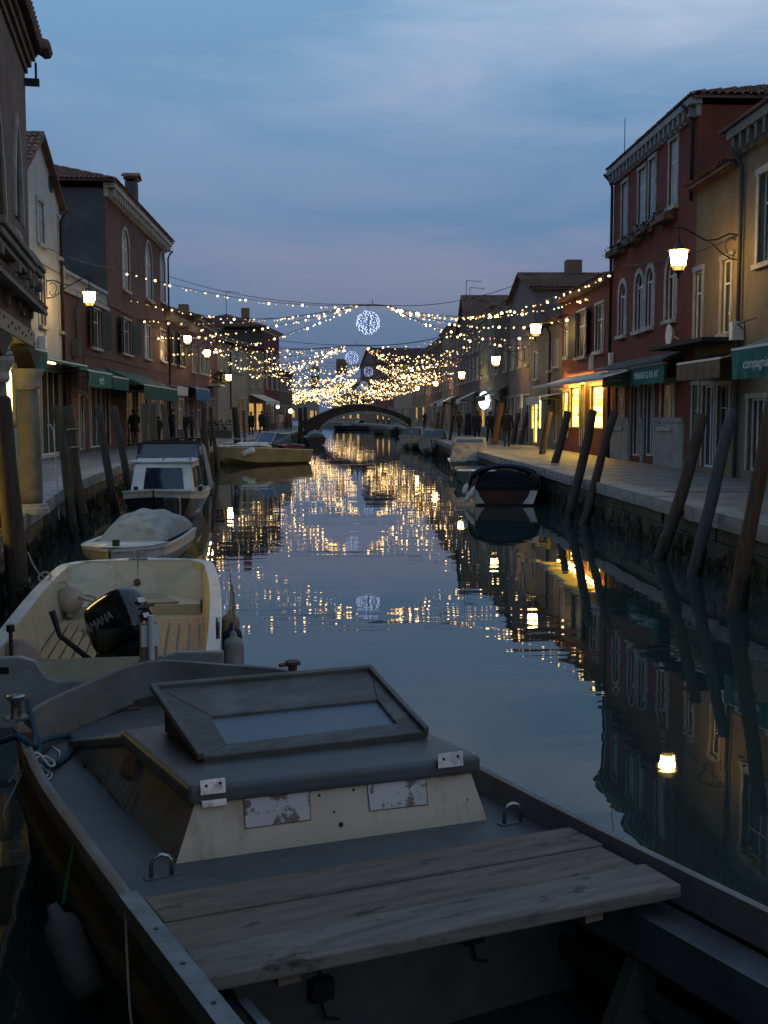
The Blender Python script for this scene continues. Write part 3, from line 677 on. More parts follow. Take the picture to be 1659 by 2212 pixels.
# columns with base, shaft, bracket capital
def column(u,d=-.06):
    x,y,_=f.w(u,d,0); zc=zl2-.02; o=None
    k=MB(); k.lathe([(.19,ZQ+.14),(.195,ZQ+.3),(.18,ZQ+1.3),(.15,zc-.62)],x,y,18); o=k.build('column',M_pale,pal,smooth=True)
    k=MB(); k.lathe([(.29,ZQ-.01),(.29,ZQ+.07),(.26,ZQ+.09),(.25,ZQ+.135),(.22,ZQ+.15)],x,y,18); k.build('column_base',M_stone,o)
    k=MB(); k.lathe([(.17,zc-.63),(.2,zc-.58),(.19,zc-.5),(.25,zc-.36),(.25,zc-.31)],x,y,16); k.build('capital',M_stone,o)
    k=MB()   # timber bolster curving out either side under the beam
    for s in (-1,1):
        rr=[]
        for j in range(6):
            t=j/5; w=1.0*t; hh=.30*(1-t)**1.5+.06; rr.append([f.w(u+s*w,d-.13,zc-.31+(.31-hh)),f.w(u+s*w,d+.13,zc-.31+(.31-hh)),f.w(u+s*w,d+.13,zc),f.w(u+s*w,d-.13,zc)])
        k.loft(rr)
    k.build('bolster',M_dwood,o)
for u in (LP-.2,LP-4.2,LP-7.0,LP-9.8): column(u)
# rear wall of the arcade with a lit shop front
k=MB(); f.box(k,-14,LP-.3,-3.4,-3.25,ZQ-.02,zl); k.build('arcade_wall',M_beige,pal)
k=MB(); f.box(k,LP-5.5,LP-3.2,-3.24,-3.2,ZQ+.4,ZQ+2.5); k.build('shop_window',emit('arcade_shop_window',(1,.70,.15),10.0),pal)
k=MB(); f.box(k,LP-5.6,LP-3.1,-3.25,-3.205,ZQ+.3,ZQ+2.6); k.build('shop_window_frame',M_white,pal)
k=MB(); f.box(k,-14,LP-.02,-3.4,-.4,zl2+.25,zl2+.32); k.build('arcade_ceiling',M_dwood,pal)
# tall tube light beside the pier
e=MB(); a=onY(17,782,19.3); b=onY(20,912,19.3); e.box(a.x-.04,a.x+.04,19.25,19.35,b.z,a.z); e.build('light_panel',emit('tube_light',(1,.80,.30),6),pal)
k=MB(); k.box(a.x-.10,a.x+.10,19.352,19.40,b.z-.1,a.z+.06); k.build('light_housing',M_iron,pal)

LBX=-10.2
fl=Facade((LBX,30),(LBX,71.6),1)
U=lambda y:y-30
# white gabled house
zE=fl.px(144,458)[1]; zP=fl.px(112,322)[1]
y0,y1=38.6,44.3
specs=[dict(px=(79,92,436,525),k='curtain',sur=.12),dict(px=(124.5,135,474,557),k='curtain',sur=.12),dict(px=(82,95,590,703),k='lit2',lit=M_litdim,sur=.12),dict(px=(126,139.5,613,716),k='curtain',sur=.12),
 dict(px=(84,141,800,982),k='door',sill=False,name='door',sur=.2,bars=3)]
wh=building('gabled_house','white gabled house with a small round attic opening beside the brick palace',fl,U(y0),U(y1),zE,9,M_whitew,specs,gable=zP)
gable_roof(fl,wh,U(y0),U(y1),zE,zP,9,single=120)
k=MB(); u,z=fl.px(109,397); k.loft([[fl.w(u+.34*math.cos(i*math.pi/8),.012,z+.34*math.sin(i*math.pi/8)) for i in range(16)],[fl.w(u+.34*math.cos(i*math.pi/8),-.02,z+.34*math.sin(i*math.pi/8)) for i in range(16)]]); k.build('round_opening',M_shut,wh)
cable(fl,wh,[fl.px(80,566),fl.px(115,585),fl.px(144,602)])
downpipe(fl,wh,U(y1)-.1,ZQ,zE-.3,m=M_iron)
ua=fl.px(66,775,1.2)[0]; ub=fl.px(103,780,1.2)[0]
def aw(f,root,xa,xb,ya,yb,zslope,proj,val,m,**kw):
    """awning whose front edge runs between two pixels"""
    u0,z0=f.px(xa,ya,proj); u1,z1=f.px(xb,yb,proj); z=(z0+z1)/2; return awning(f,root,min(u0,u1),max(u0,u1),z+zslope,z,proj,val,m,**kw)
aw(fl,wh,62,102,752,762,.45,1.3,.55,M_green)
aw(fl,wh,104,188,771,797,.2,1.0,.06,M_green)
k=MB(); u,z=fl.px(76,812); fl.box(k,u-.5,u+.5,.5,.58,z+.42,z+.47); k.build('added_pavement_light',emit('added_pavement_glow',(1,.58,.12),28),wh)  # added lamp, no real fitting: put in to warm the pavement below
k=MB(); u,z=fl.px(84,735); fl.box(k,u-.15,u+.15,.02,.25,z-.3,z+.15); k.build('meter_box',M_white,wh)
# rose red house: low wing with a balustraded terrace, and its tall part with arched windows
yA,yB,yC=44.32,53.2,71.5
zT=fl.px(200,614)[1]-.75
specs=[dict(px=(195,215,668,751),k='shut',sh=.25,sur=.08),dict(px=(232,251,676,761),k='shut',sh=.25,sur=.08),
 dict(px=(192,243,836,965),k='door',sill=False,name='door',sur=.14,bars=3),dict(px=(169,177,852,972),**DOOR)]
low=building('terrace_house','low brick red house with a balustraded roof terrace between white and tall houses',fl,U(yA),U(yB)-.01,zT,8.5,M_brred,specs)
k=MB(); fl.box(k,U(yA),U(yB)-.03,-.25,.12,zT-.12,zT+.04); fl.box(k,U(yA),U(yB)-.03,-.14,.06,zT+.62,zT+.75); fl.box(k,U(yA),U(yA)+.3,-.25,.1,zT+.04,zT+.8)
bal=k.build('balustrade',M_stone,low); bm=None
n=26
for i in range(n):
    u=U(yA)+.45+(U(yB)-U(yA)-.6)*i/(n-1)
    if bm is None:
        x,y,_=fl.w(u,-.04,0); q=MB(); q.lathe([(.05,zT+.04),(.085,zT+.2),(.04,zT+.4),(.06,zT+.62)],x,y,8); bm=q.build('baluster',M_stone,bal,smooth=True).data; u_=u
    else: inst(bm,'baluster',Matrix.Translation(fl.e*(u-u_)),bal)
k=MB(); x,y,_=fl.w(U(50.5),-3.4,0); k.box(x-.35,x+.35,y-.35,y+.35,zT,zT+1.7); k.build('chimney',M_brick2,low)
k=MB(); u0,z0=fl.px(150,808); u1,z1=fl.px(168,940); fl.box(k,u0,u1,.0,.05,ZQ,z0); k.build('bare_brick_strip',M_brick2,low)
downpipe(fl,low,fl.px(160,700)[0],fl.px(160,745)[1],zT-.3,m=M_greyw)
k=MB(); u,z=fl.px(157,748); fl.box(k,u-.25,u+.25,.02,.3,z-.4,z+.3); k.build('rain_hopper',M_greyw,low)
cable(fl,low,[fl.px(176,890),fl.px(178,765),fl.px(242,778)])
k=MB(); u,z=fl.px(164,848); k.tube([fl.w(u,.02,z),fl.w(u,.35,z-.02),fl.w(u,.45,z-.2)],.05,6); k.build('wall_lamp',M_white,low)
aw(fl,low,191,241,799,812,.35,1.25,.55,M_green,text='vetri',tsize=.5)
zH=fl.px(300,478)[1]
specs=[dict(px=(263,277,496,626),k='curtain',arch='round',sur=.16,bars=1),dict(px=(313,327,524,646),k='curtain',arch='round',sur=.16),dict(px=(345,356,544,652),k='curtain',arch='round',sur=.16),
 dict(px=(262,282,690,764),k='shut',sh=.2,sur=.08),dict(px=(312,324,704,774),k='curtain',sur=.1),dict(px=(345,357,714,779),k='curtain',sur=.1),
 dict(px=(272,290,846,960),k='dim',sill=False,name='door',sur=.1),dict(px=(297,318,846,955),k='dim',sill=False,sur=.1),dict(px=(326,338,846,955),k='dim',sill=False,sur=.1),dict(px=(343,357,846,950),k='lit2',lit=M_litdim,sill=False,sur=.1)]
tall=building('arched_window_house','tall rose red house with white arched windows and a bracketed cornice',fl,U(yB),U(yC),zH,8.5,M_brred,specs,mr=M_greyw)
cornice(fl,tall,U(yB),U(yC),zH,.45,.5,.62)
hip_roof(fl,tall,U(yB),U(yC),zH+.28,8.5,rise=.36,over=.5,single=290)
k=MB(); c=onY(285,440,60.5); x,y=c.x,c.y; zc=onY(285,395,60.5).z; k.box(x-.26,x+.26,y-.45,y+.45,zH-.2,zc); ch=k.build('chimney',M_greyw,tall)
k=MB(); k.box(x-.34,x+.34,y-.49,y+.49,zc+.12,zc+.2); k.box(x-.24,x-.18,y-.4,y+.4,zc,zc+.12); k.box(x+.18,x+.24,y-.4,y+.4,zc,zc+.12)
for s in (-1,1): k.hexa([(x-.42,y+s*.02,zc+.42),(x+.42,y+s*.02,zc+.42),(x+.42,y+s*.62,zc+.2),(x-.42,y+s*.62,zc+.2),(x-.42,y+s*.02,zc+.5),(x+.42,y+s*.02,zc+.5),(x+.42,y+s*.62,zc+.28),(x-.42,y+s*.62,zc+.28)])
k.build('chimney_cap',M_tile,ch)
downpipe(fl,tall,fl.px(363,700)[0]-.2,ZQ,zH-.3)
cable(fl,tall,[fl.px(242,778),fl.px(300,793),fl.px(362,806)])
cable(fl,tall,[fl.px(250,664),fl.px(300,684),fl.px(362,702)])
k=MB(); fl.box(k,U(yB)+.02,U(yC)-.02,.0,.06,fl.px(300,690)[1]-.06,fl.px(300,690)[1]+.02); k.build('string_course',M_brred,tall)
aw(fl,tall,244,278,813,822,.45,1.1,.5,M_dgreen)
aw(fl,tall,311,383,833,842,.75,1.7,.62,M_dgreen,sides=True)

# houses that follow, each on its own line of the bending quay
def hs_auto(f,u0,u1,zt,rows,n,k='shut',w=.9,h=1.5,sur=.08,sh=None,ground=True,seed=0,gk=('door','glass')):
    rr=random.Random(seed); pre=[]
    for r in range(rows):
        zc=ZQ+4.1+r*(zt-ZQ-4.0)/max(1,rows)
        if zc+h>zt-.4: continue
        for i in range(n):
            u=u0+(i+.5)*(u1-u0)/n; kk=rr.choice([k,k,'glass','curtain']) if k=='mix' else k
            pre.append(dict(r=(u-w/2,u+w/2,zc,zc+h),k=kk if kk!='mix' else 'shut',sur=sur,sh=sh))
    if ground:
        m=max(2,n)
        for i in range(m):
            u=u0+(i+.5)*(u1-u0)/m; ww=(u1-u0)/m*.62; kk=gk[i%len(gk)]
            pre.append(dict(r=(u-ww/2,u+ww/2,ZQ+(.05 if kk=='door' else .7),ZQ+2.5),k=kk,sur=.1,sill=False,name='door' if kk=='door' else 'shop_window'))
    return pre
def seg(poly,ya,yb): 
    a,b=ysec(poly,ya,yb); return Facade(a,b,1 if poly is FL else -1)
g=seg(FL,71.55,83.5); zt=g.px(366,684)[1]
specs=[dict(px=(367,376,716,785),k='shut',sh=.2,sur=.06),dict(px=(384.5,396,724,790),k='shut',sh=.2,sur=.06),dict(px=(414.5,428,748,804),k='shut',sur=.06)]
b=building('dark_red_house','dark red house of two storeys with black shutters after the tall arched one',g,0,g.L-.02,zt,8,M_brred,specs,pre=[dict(r=(1,3,ZQ+.05,ZQ+2.5),k='door',name='door',sill=False,sur=.1),dict(r=(4,6.2,ZQ+.6,ZQ+2.5),k='dim',name='shop_window',sill=False,sur=.1),dict(r=(8,10.6,ZQ+.05,ZQ+2.6),k='door',name='door',sill=False,sur=.1)])
cornice(g,b,0,g.L,zt,.35,.4,.5); hip_roof(g,b,0,g.L,zt+.2,8,single=0)
aw(g,b,383,406,835,839,.15,.9,.5,M_cream)
g=seg(FL,83.52,94.5); zt=g.px(440,700)[1]
specs=[dict(px=(431,437.5,753,806),k='shut',sur=.07),dict(px=(440,445,755,808),k='shut',sur=.07),dict(px=(447,451.5,757,810),k='shut',sur=.07)]
b=building('pink_balcony_house','pink house with a planted balcony and a blue awning over its door',g,0,g.L-.02,zt,8,M_pink,specs,pre=[dict(r=(.5,2.6,ZQ+.05,ZQ+2.7),k='glass',name='shop_window',sill=False,sur=.12),dict(r=(3.4,5.2,ZQ+.05,ZQ+2.7),k='door',name='door',sill=False,sur=.12),dict(r=(6.5,9,ZQ+.05,ZQ+2.7),k='door',name='door',sill=False,sur=.12)])
cornice(g,b,0,g.L,zt,.35,.35,0); hip_roof(g,b,0,g.L,zt+.2,8)
aw(g,b,423,454,839,843,.2,.8,.8,M_blueawn)
u0,z0=g.px(455,832); k=MB(); g.box(k,u0-1.6,u0+1.6,.02,.95,z0-.1,z0+.06); bo=k.build('balcony',M_stone,b)
k=MB()
for i in range(15): u=u0-1.55+i*3.1/14; k.tube([g.w(u,.92,z0+.06),g.w(u,.92,z0+1.05)],.016,4)
k.tube([g.w(u0-1.6,.92,z0+1.05),g.w(u0+1.6,.92,z0+1.05)],.03,4); k.build('railing',M_iron,bo)
M_leaf=mat('dark_foliage',(.02,.035,.016),.8,.5,3)
k=MB()
for i in range(420):
    c=Vector(g.w(u0+R.uniform(-1.5,1.5),R.uniform(.3,1.15),z0+R.uniform(.1,.95)+.2*mnoise.noise(Vector((i*.3,0,0))))); d=[Vector((R.uniform(-1,1),R.uniform(-1,1),R.uniform(-1,1)))*.12 for _ in range(3)]; k.poly([tuple(c+q) for q in d])
tag(k.build('balcony_plants',M_leaf,bo,fix=False),kind='stuff')
# cream house, grey narrow house, tall brown house, last dark house
g=seg(FL,94.52,106); zt=g.px(490,742)[1]
specs=[dict(px=(501,506.5,756,800),k='curtain',sur=.06),dict(px=(508.5,514,758,803),k='shut',sur=.06),dict(px=(515.5,521,760,805),k='curtain',sur=.06)]
b=building('cream_house','pale cream house with a long blank wall and one lit doorway',g,0,g.L-.02,zt,8,M_creamw,specs,pre=[dict(r=(g.L-4.2,g.L-1.4,ZQ+.05,ZQ+2.9),k='lit2',lit=M_litdim,name='door',sill=False,sur=.12)])
downpipe(g,b,g.px(496,800)[0],ZQ+2,zt-.3,m=M_iron); hip_roof(g,b,0,g.L,zt+.1,8,front=False)
k=MB(); x,y,_=g.w(3,-3.5,0); k.box(x-.4,x+.4,y-.4,y+.4,zt,zt+3.2); k.build('chimney',M_brick2,b)
g=seg(FL,106.02,113); zt=g.px(530,748)[1]
b=building('shopfront_house','yellowish house whose orange lit shop opens under a striped awning',g,0,g.L-.02,zt,8,M_beige,[],pre=hs_auto(g,0,g.L,zt,1,2,seed=3,ground=False)+[dict(r=(.4,2.6,ZQ+.05,ZQ+2.6),k='lit2',name='shop_window',sill=False,sur=.1),dict(r=(3.4,6.4,ZQ+.05,ZQ+2.6),k='lit2',name='shop_window',sill=False,sur=.1)])
hip_roof(g,b,0,g.L,zt+.1,8,front=False); awning(g,b,.3,g.L-.3,ZQ+3.4,ZQ+2.75,1.6,.25,M_cream)
g=seg(FL,113.02,123); zt=g.px(580,715)[1]
b=building('tall_brown_house','tallest dark brown house on the left bank just before the bridge',g,0,g.L-.02,zt,9,M_dred,[],pre=hs_auto(g,0,g.L,zt,3,3,k='mix',seed=5),mr=M_darkw)
cornice(g,b,0,g.L,zt,.3,.35,0); hip_roof(g,b,0,g.L,zt+.2,9,front=False); antenna(b,g.w(2,-4,zt+1.2),2.6)
k=MB(); x,y,_=g.w(7,-3,0); k.box(x-.4,x+.4,y-.4,y+.4,zt,zt+2.6); k.build('chimney',M_brick2,b)
g=seg(FL,123.02,139); zt=g.px(615,806)[1]
b=building('corner_house','low sooty house at the foot of the bridge under a cluster of lamps',g,0,g.L,zt,9,M_darkw,[],pre=hs_auto(g,0,g.L,zt,1,4,k='mix',seed=8,gk=('door','dim')))
hip_roof(g,b,0,g.L,zt+.1,9,front=False)
g=seg(FL,141,166); b=building('far_left_house','long brown house beyond the bridge on the left bank',g,0,g.L,7.2,9,M_darkw,[],pre=hs_auto(g,0,g.L,7.2,1,6,k='mix',seed=9,gk=('door','dim')))
hip_roof(g,b,0,g.L,7.3,9,front=False)
g=seg(FL,168,205); b=building('far_left_house','grey house where the far left bank turns out of sight',g,0,g.L,6.6,9,M_beige,[],pre=hs_auto(g,0,g.L,6.6,1,8,k='mix',seed=10,gk=('door','lit2')))
hip_roof(g,b,0,g.L,6.7,9,front=False)

# ---------------- right bank ------------------------------------------------
fr=Facade((9.9,20),(9.9,60),-1)
V=lambda y:y-20
# nearest house with the bracketed cornice
yN=28.3
zN=fr.px(1590,312)[1]
specs=[dict(px=(1643,1700,362,560),k='shut',sur=.16)]
M_tan=mat('dull_tan_plaster',(.165,.135,.092),.9,.25,1.1,.004,20,stain=(.1,.085,.065),stamt=.7,streak=True)
n1=building('cornice_house','beige house with a bracketed cornice, dark tall window and green awning',fr,V(6),V(yN),zN,9,M_tan,specs,pre=[dict(r=fr.rect(1618,1655,860,1018),k='door',name='door',sill=False,sur=.12,bars=2),dict(r=(V(20),V(22),4.6,6.9),k='shut',sur=.15),dict(r=(V(12),V(14),4.6,6.9),k='shut',sur=.15)])
cornice(fr,n1,V(6),V(yN),zN,.36,.5,.5,m=M_pstone); hip_roof(fr,n1,V(6),V(yN),zN+.3,9,far=True,near=False,front=False)
downpipe(fr,n1,V(yN)-.28,ZQ,zN-.4,m=M_greyw)
aw(fr,n1,1582,1700,756,742,.5,1.25,.62,M_green,text='compagnia',tsize=.30,tsx=1.15)
cable(fr,n1,[fr.px(1600,505),fr.px(1585,512)])
k=MB(); u,z=fr.px(1605,715); fr.box(k,u-.12,u+.12,.02,.3,z-.22,z+.22); k.build('meter_box',M_white,n1)
k=MB(); u,z=fr.px(1620,700); k.tube([fr.w(u+.3,.05,z-.1),fr.w(u,.3,z),fr.w(u-1.2,.3,z+.05)],.02,4); k.build('conduit',M_iron,n1)
# narrow ochre house
yO=31.75
zO=fr.px(1545,392)[1]
specs=[dict(px=(1501,1518,586,733),k='glass',sur=.14,set=.05,bars=0),dict(px=(1562,1581,560,720),k='glass',sur=.14,set=.05,bars=0)]
oc=building('ochre_house','narrow ochre house with two tall panes, squeezed beside the crimson one',fr,V(yN)+.01,V(yO),zO,9,M_yel,specs,pre=[dict(r=fr.rect(1493,1510,832,1005),k='glass',name='shop_window',sill=False,sur=.1,bars=1,fr=M_creamw),dict(r=fr.rect(1520,1544,832,1010),k='door',name='door',sill=False,sur=.1),dict(r=fr.rect(1552,1577,832,985),k='glass',name='shop_window',sill=False,sur=.1,fr=M_creamw)])
k=MB(); fr.box(k,V(yN)+.02,V(yO)-.02,-.4,.16,zO,zO+.1); k.build('eaves',M_tile,oc)
roof_plane([fr.w(V(yN)+.02,.3,zO+.1),fr.w(V(yO)-.02,.3,zO+.1),fr.w(V(yO)-.02,-9,zO+.7),fr.w(V(yN)+.02,-9,zO+.7)],oc,'roof')
aw(fr,oc,1463,1556,790,774,.25,.9,.42,M_brownawn,side_m=M_black)
k=MB(); u0,z0=fr.px(1458,765); u1,z1=fr.px(1600,740); fr.box(k,min(u0,u1)+.05,max(u0,u1)-.6,.0,.95,(z0+z1)/2+.05,(z0+z1)/2+.14); k.build('canopy',M_dwood,oc)
# crimson palace
yP=41.3
zP3=fr.px(1420,302)[1]
W3=lambda a,b,c,d:dict(px=(a,b,c,d),k='curtain',sur=.1,bars=2)
G3=lambda a,b,c,d:dict(px=(a,b,c,d),k='glass',arch='round',sur=.17,bars=1,set=.16)
specs=[W3(1345,1357,394,514),W3(1381,1396,364,484),W3(1404,1418,342,473),W3(1448,1466,302,444),
 G3(1339,1353,611,724),G3(1374,1390,590,714),G3(1397,1413,578,706),G3(1441,1461,560,690),
 dict(px=(1331,1350,835,922),k='dim',sur=.12,name='shop_window'),dict(px=(1365,1383,832,985),k='door',name='door',sill=False,sur=.12),dict(px=(1394,1413,830,985),k='door',name='door',sill=False,sur=.12),dict(px=(1430,1456,828,922),k='dim',sur=.16,name='shop_window')]
cr_=building('crimson_palace','crimson palace of three storeys with arched windows and a pale bracketed cornice',fr,V(yO)+.01,V(yP),zP3,9,M_redw,specs)
cornice(fr,cr_,V(yO),V(yP),zP3,.26,.4,.46,m=M_kerb); hip_roof(fr,cr_,V(yO),V(yP),zP3+.2,9,rise=.34,over=.2,single=290)
downpipe(fr,cr_,V(yO)+.25,fr.px(1490,440)[1],zP3-.1)
downpipe(fr,cr_,V(yP)-.12,ZQ,zP3-.1)
# stone base course with three blocks between the openings
zb1=fr.px(1430,912)[1]
for a,b in ((1322,1362),(1387,1391),(1416,1480)):
    k=MB()
    u0=fr.px(b,950)[0]; u1=fr.px(a,950)[0]; fr.box(k,max(u0,V(yO)+.03),min(u1,V(yP)-.03),.002,.07,ZQ,zb1-.002); fr.box(k,max(u0,V(yO)+.03),min(u1,V(yP)-.03),.002,.1,zb1-.001,zb1+.14); k.build('stone_base',M_kerb,cr_)
p=onY(1349,335,41); q_=onY(1349,255,41); k=MB(); k.tube([(p.x,41,p.z-1.2),(p.x,41,q_.z)],.014,4); k.build('aerial_pole',M_iron,cr_)
for xa,xb,y in ((1328,1357,530),(1363,1392,505),(1393,1416,485),(1428,1464,455)):
    u0,z0=fr.px(xb,y); u1,_=fr.px(xa,y); k=MB(); fr.box(k,u0+.1,u1-.1,.08,.36,z0-.2,z0+.0); o=k.build('planter_box',M_tile,cr_)
    q=MB()
    for i in range(110):
        c=Vector(fr.w(R.uniform(u0,u1),R.uniform(.1,.42),z0+R.uniform(-.3,.14))); q.poly([tuple(c+Vector((R.uniform(-1,1),R.uniform(-1,1),R.uniform(-1,1)))*.09) for _ in range(3)])
    tag(q.build('planter_foliage',M_leaf,o,fix=False),kind='stuff')
u,z=fr.px(1467,725); k=MB(); k.loft([[fr.w(u+r*math.cos(i*math.pi/7),d,z+r*1.05*math.sin(i*math.pi/7)) for i in range(14)] for r,d in ((.06,.16),(.2,.2),(.31,.3),(.32,.31))],cap=True); k.tube([fr.w(u,.02,z-.1),fr.w(u,.2,z)],.03,5); k.build('satellite_dish',M_white,cr_)
sx0,sz=fr.px(1356,805,.55)
def signboard(xa,xb,ya,yb,h,txt,root):
    u0,z0=fr.px(xa,ya,.6); u1,z1=fr.px(xb,yb,.6); z=(z0+z1)/2; k=MB(); a,b=min(u0,u1),max(u0,u1); fr.box(k,a,b,.52,.6,z-h,z); o=k.build('sign_board',M_green,root)
    k=MB(); fr.box(k,a,b,.5,.63,z+.003,z+.06); k.build('sign_rail',M_white,o)
    textobj(txt,h*.56,fr.M((a+b)/2,.605,z-h*.5),M_text,o,sx=(b-a)*.8/(len(txt)*h*.36)); return o
signboard(1301,1356,809,799,.46,'LA VETRERIA',cr_); signboard(1362,1434,798,785,.52,'MURANO GLASS ART',cr_)
k=MB(); u0,z0=fr.px(1485,757); u1,z1=fr.px(1325,800); k.hexa([fr.w(u0+.02,.0,z0-.1),fr.w(u1-.02,.0,z0-.1),fr.w(u1-.02,.7,z0-.32),fr.w(u0+.02,.7,z0-.32),fr.w(u0+.02,.0,z0+.02),fr.w(u1-.02,.0,z0+.02),fr.w(u1-.02,.7,z0-.25),fr.w(u0+.02,.7,z0-.25)]); k.build('canopy',M_greyw,cr_)
k=MB(); u,z=fr.px(1322,775); fr.box(k,u-.3,u-.1,.02,.16,z-.25,z+.2); k.build('junction_box',M_white,cr_)
# dark red two-storey house with the lit shop
yQ=50.3; z4=fr.px(1270,628)[1]
specs=[dict(px=(1222,1229.5,690,770),k='lit2',lit=M_glassw,sur=.1),dict(px=(1248,1268,672,770),k='shut',sh=.15,sur=.08),dict(px=(1288,1305,657,758),k='shut',sur=.1),
 dict(px=(1218,1227.5,846,944),k='lit',sur=.08,sill=False,name='shop_door',bars=1),dict(px=(1233,1252,837,924),k='lit',sur=.1,sill=False,name='shop_window',bars=0),dict(px=(1255,1264,830,965),k='door',sill=False,name='door',sur=.06),dict(px=(1277,1304,833,926),k='lit',sur=.1,sill=False,name='shop_window',bars=0)]
rd=building('dark_red_shop','low dark red house with brightly lit shop windows under a white awning',fr,V(yP)+.01,V(yQ),z4,8.5,M_dred,specs)
k=MB(); fr.box(k,V(yP)+.02,V(yQ)-.02,-.1,.3,z4-.02,z4+.12); k.build('eaves',M_tile,rd); hip_roof(fr,rd,V(yP)+.4,V(yQ),z4+.12,8.5,over=.3)
k=MB(); u,z=fr.px(1279,781); fr.box(k,u-.42,u+.42,.01,.05,z-.3,z+.3); k.build('stone_plaque',M_stone,rd)
k=MB(); fr.box(k,V(yP)+.03,V(yQ)-.03,.004,.05,ZQ,fr.px(1290,828)[1]+.2)
aw(fr,rd,1150,1303,840,812,.42,1.5,.07,M_cream)
k=MB(); fr.box(k,V(yP)+.6,V(yQ)-.5,.12,.2,fr.px(1265,826)[1]+.05,fr.px(1265,826)[1]+.12); k.build('strip_light',emit('awning_strip_light',(1,.56,.08),75),rd)
# buff house with lit door, then gabled and flat neighbours
yR=57.9; z5=fr.px(1180,706)[1]
specs=[dict(px=(1186,1192,742,800),k='shut',sur=.06),dict(px=(1155,1163,760,818),k='curtain',sur=.06),dict(px=(1200,1207,735,790),k='shut',sur=.06),dict(px=(1149,1153.5,864,927),k='lit',sill=False,sur=.03,name='shop_window',bars=0),dict(px=(1154.5,1161.5,866,957),k='lit',sill=False,sur=.05,name='shop_door',bars=0),dict(px=(1163,1170,862,927),k='lit',sill=False,sur=.05,name='shop_window',bars=0),dict(px=(1195,1203,860,955),k='door',sill=False,sur=.06,name='door')]
bf=building('buff_shop_house','buff house with a tall narrow lit shop door between two lit panes',fr,V(yQ)+.01,V(yR),z5,8.5,M_beige,specs)
hip_roof(fr,bf,V(yQ)+.3,V(yR),z5+.1,8.5,over=.25); aw(fr,bf,1136,1166,862,858,.2,1.0,.3,M_cream)
downpipe(fr,bf,fr.px(1192,740)[0],ZQ+2,z5-.1)
k=MB(); u,z=fr.px(1128,866); fr.box(k,V(yR)-.8,V(yR)-.2,.6,.64,z-.4,z+.3); k.build('hanging_sign',M_white,bf)
y0,y1=57.95,66
g=seg(FR,y0,y1); ze=g.px(1148,624)[1]; zp=g.px(1134,588)[1]
b=building('lilac_gabled_house','faded lilac house with a tall gable turned to the canal',g,0,g.L-.02,ze,9,M_lav,[],gable=zp,pre=hs_auto(g,0,g.L,ze,2,3,k='mix',seed=21,gk=('door','glass')))
gable_roof(g,b,0,g.L,ze,zp,9,single=200)
k=MB(); c=onY(1238,575,y0+4); k.box(c.x-.4,c.x+.4,c.y-.4,c.y+.4,zp-1,c.z+.3); k.build('chimney',M_brick2,b)
def rb(name,label,ya,yb,pxy,depth,m,rows,n,seed,gk=('door','glass'),roof='hip',k='mix',mr=None,front=False,aws=None):
    g=seg(FR,ya,yb); zt=g.px(*pxy)[1] if isinstance(pxy,tuple) else pxy
    b=building(name,label,g,0,g.L-.02,zt,depth,m,[],pre=hs_auto(g,0,g.L,zt,rows,n,k=k,seed=seed,gk=gk),mr=mr)
    cornice(g,b,0,g.L-.02,zt,.3,.3,0)
    if roof=='hip': hip_roof(g,b,0,g.L,zt+.16,depth,over=.4,front=front)
    if aws:
        for a0,a1,mm in aws: awning(g,b,a0*g.L,a1*g.L,ZQ+3.2,ZQ+2.6,1.3,.28,mm)
    return g,b
rb('brown_flat_house','brown house with a lit upper room next to the lilac gable',66.02,73.5,(1085,668),8,M_darkw,2,2,22,aws=[(.1,.8,M_dgreen)])
g,ph=rb('chemist_house','grey chemist\'s house with a glowing white sign and green cross',73.52,82,(1040,690),8,M_ggrey,2,2,23,gk=('glass','lit2'))
c=onY(1046,866,76); k=MB(); k.loft([[(c.x+.36*math.cos(a)*(1 if math.sin(a)>0 else 1),c.y-.08+dy,c.z+(.62 if math.sin(a)>0 else .55)*math.sin(a)*(1 if math.sin(a)>0 else 1)) for a in [i*math.pi/8 for i in range(16)]] for dy in (0,.16)]); lo=k.build('lit_sign',emit('white_lit_sign',(.9,.95,1),4.5),ph)
k=MB(); k.box(c.x+.4,9.9+.6,c.y-.03,c.y+.03,c.z+.3,c.z+.36); k.build('sign_arm',M_iron,ph)
c=onY(1078,866,76.3); k=MB(); k.box(c.x-.1,c.x+.1,c.y-.06,c.y+.06,c.z-.34,c.z+.34); k.box(c.x-.34,c.x-.101,c.y-.06,c.y+.06,c.z-.1,c.z+.1); k.box(c.x+.101,c.x+.34,c.y-.06,c.y+.06,c.z-.1,c.z+.1); k.build('green_cross',emit('green_cross_light',(.12,.75,.40),1.3),ph)
rb('grey_blue_house','blue grey house with small windows past the chemist',82.02,90.5,(1015,708),8,M_greyw,2,3,24,aws=[(.1,.5,M_cream)])
y0,y1=90.52,100
g=seg(FR,y0,y1); ze=g.px(1004,706)[1]; zp=g.px(995,650)[1]
b=building('tall_gabled_house','tall dark gabled house with two roof aerials midway along the right bank',g,0,g.L-.02,ze,10,M_darkw,[],gable=zp,pre=hs_auto(g,0,g.L,ze,2,3,k='mix',seed=25,gk=('door','dim')))
gable_roof(g,b,0,g.L,ze,zp,10); x,y,_=g.w(2,-1.5,0)
antenna(b,(onY(1007,640,95).x,95,onY(1007,655,95).z),onY(1007,606,95).z-onY(1007,655,95).z); antenna(b,(onY(1015,640,97).x,97,onY(1015,655,97).z),onY(1015,621,97).z-onY(1015,655,97).z)
rb('red_balcony_house','faded red house with a wooden balcony past the tall gable',100.02,111,(975,722),9,M_pink,2,3,26,aws=[(.1,.45,M_cream),(.55,.9,M_white)])
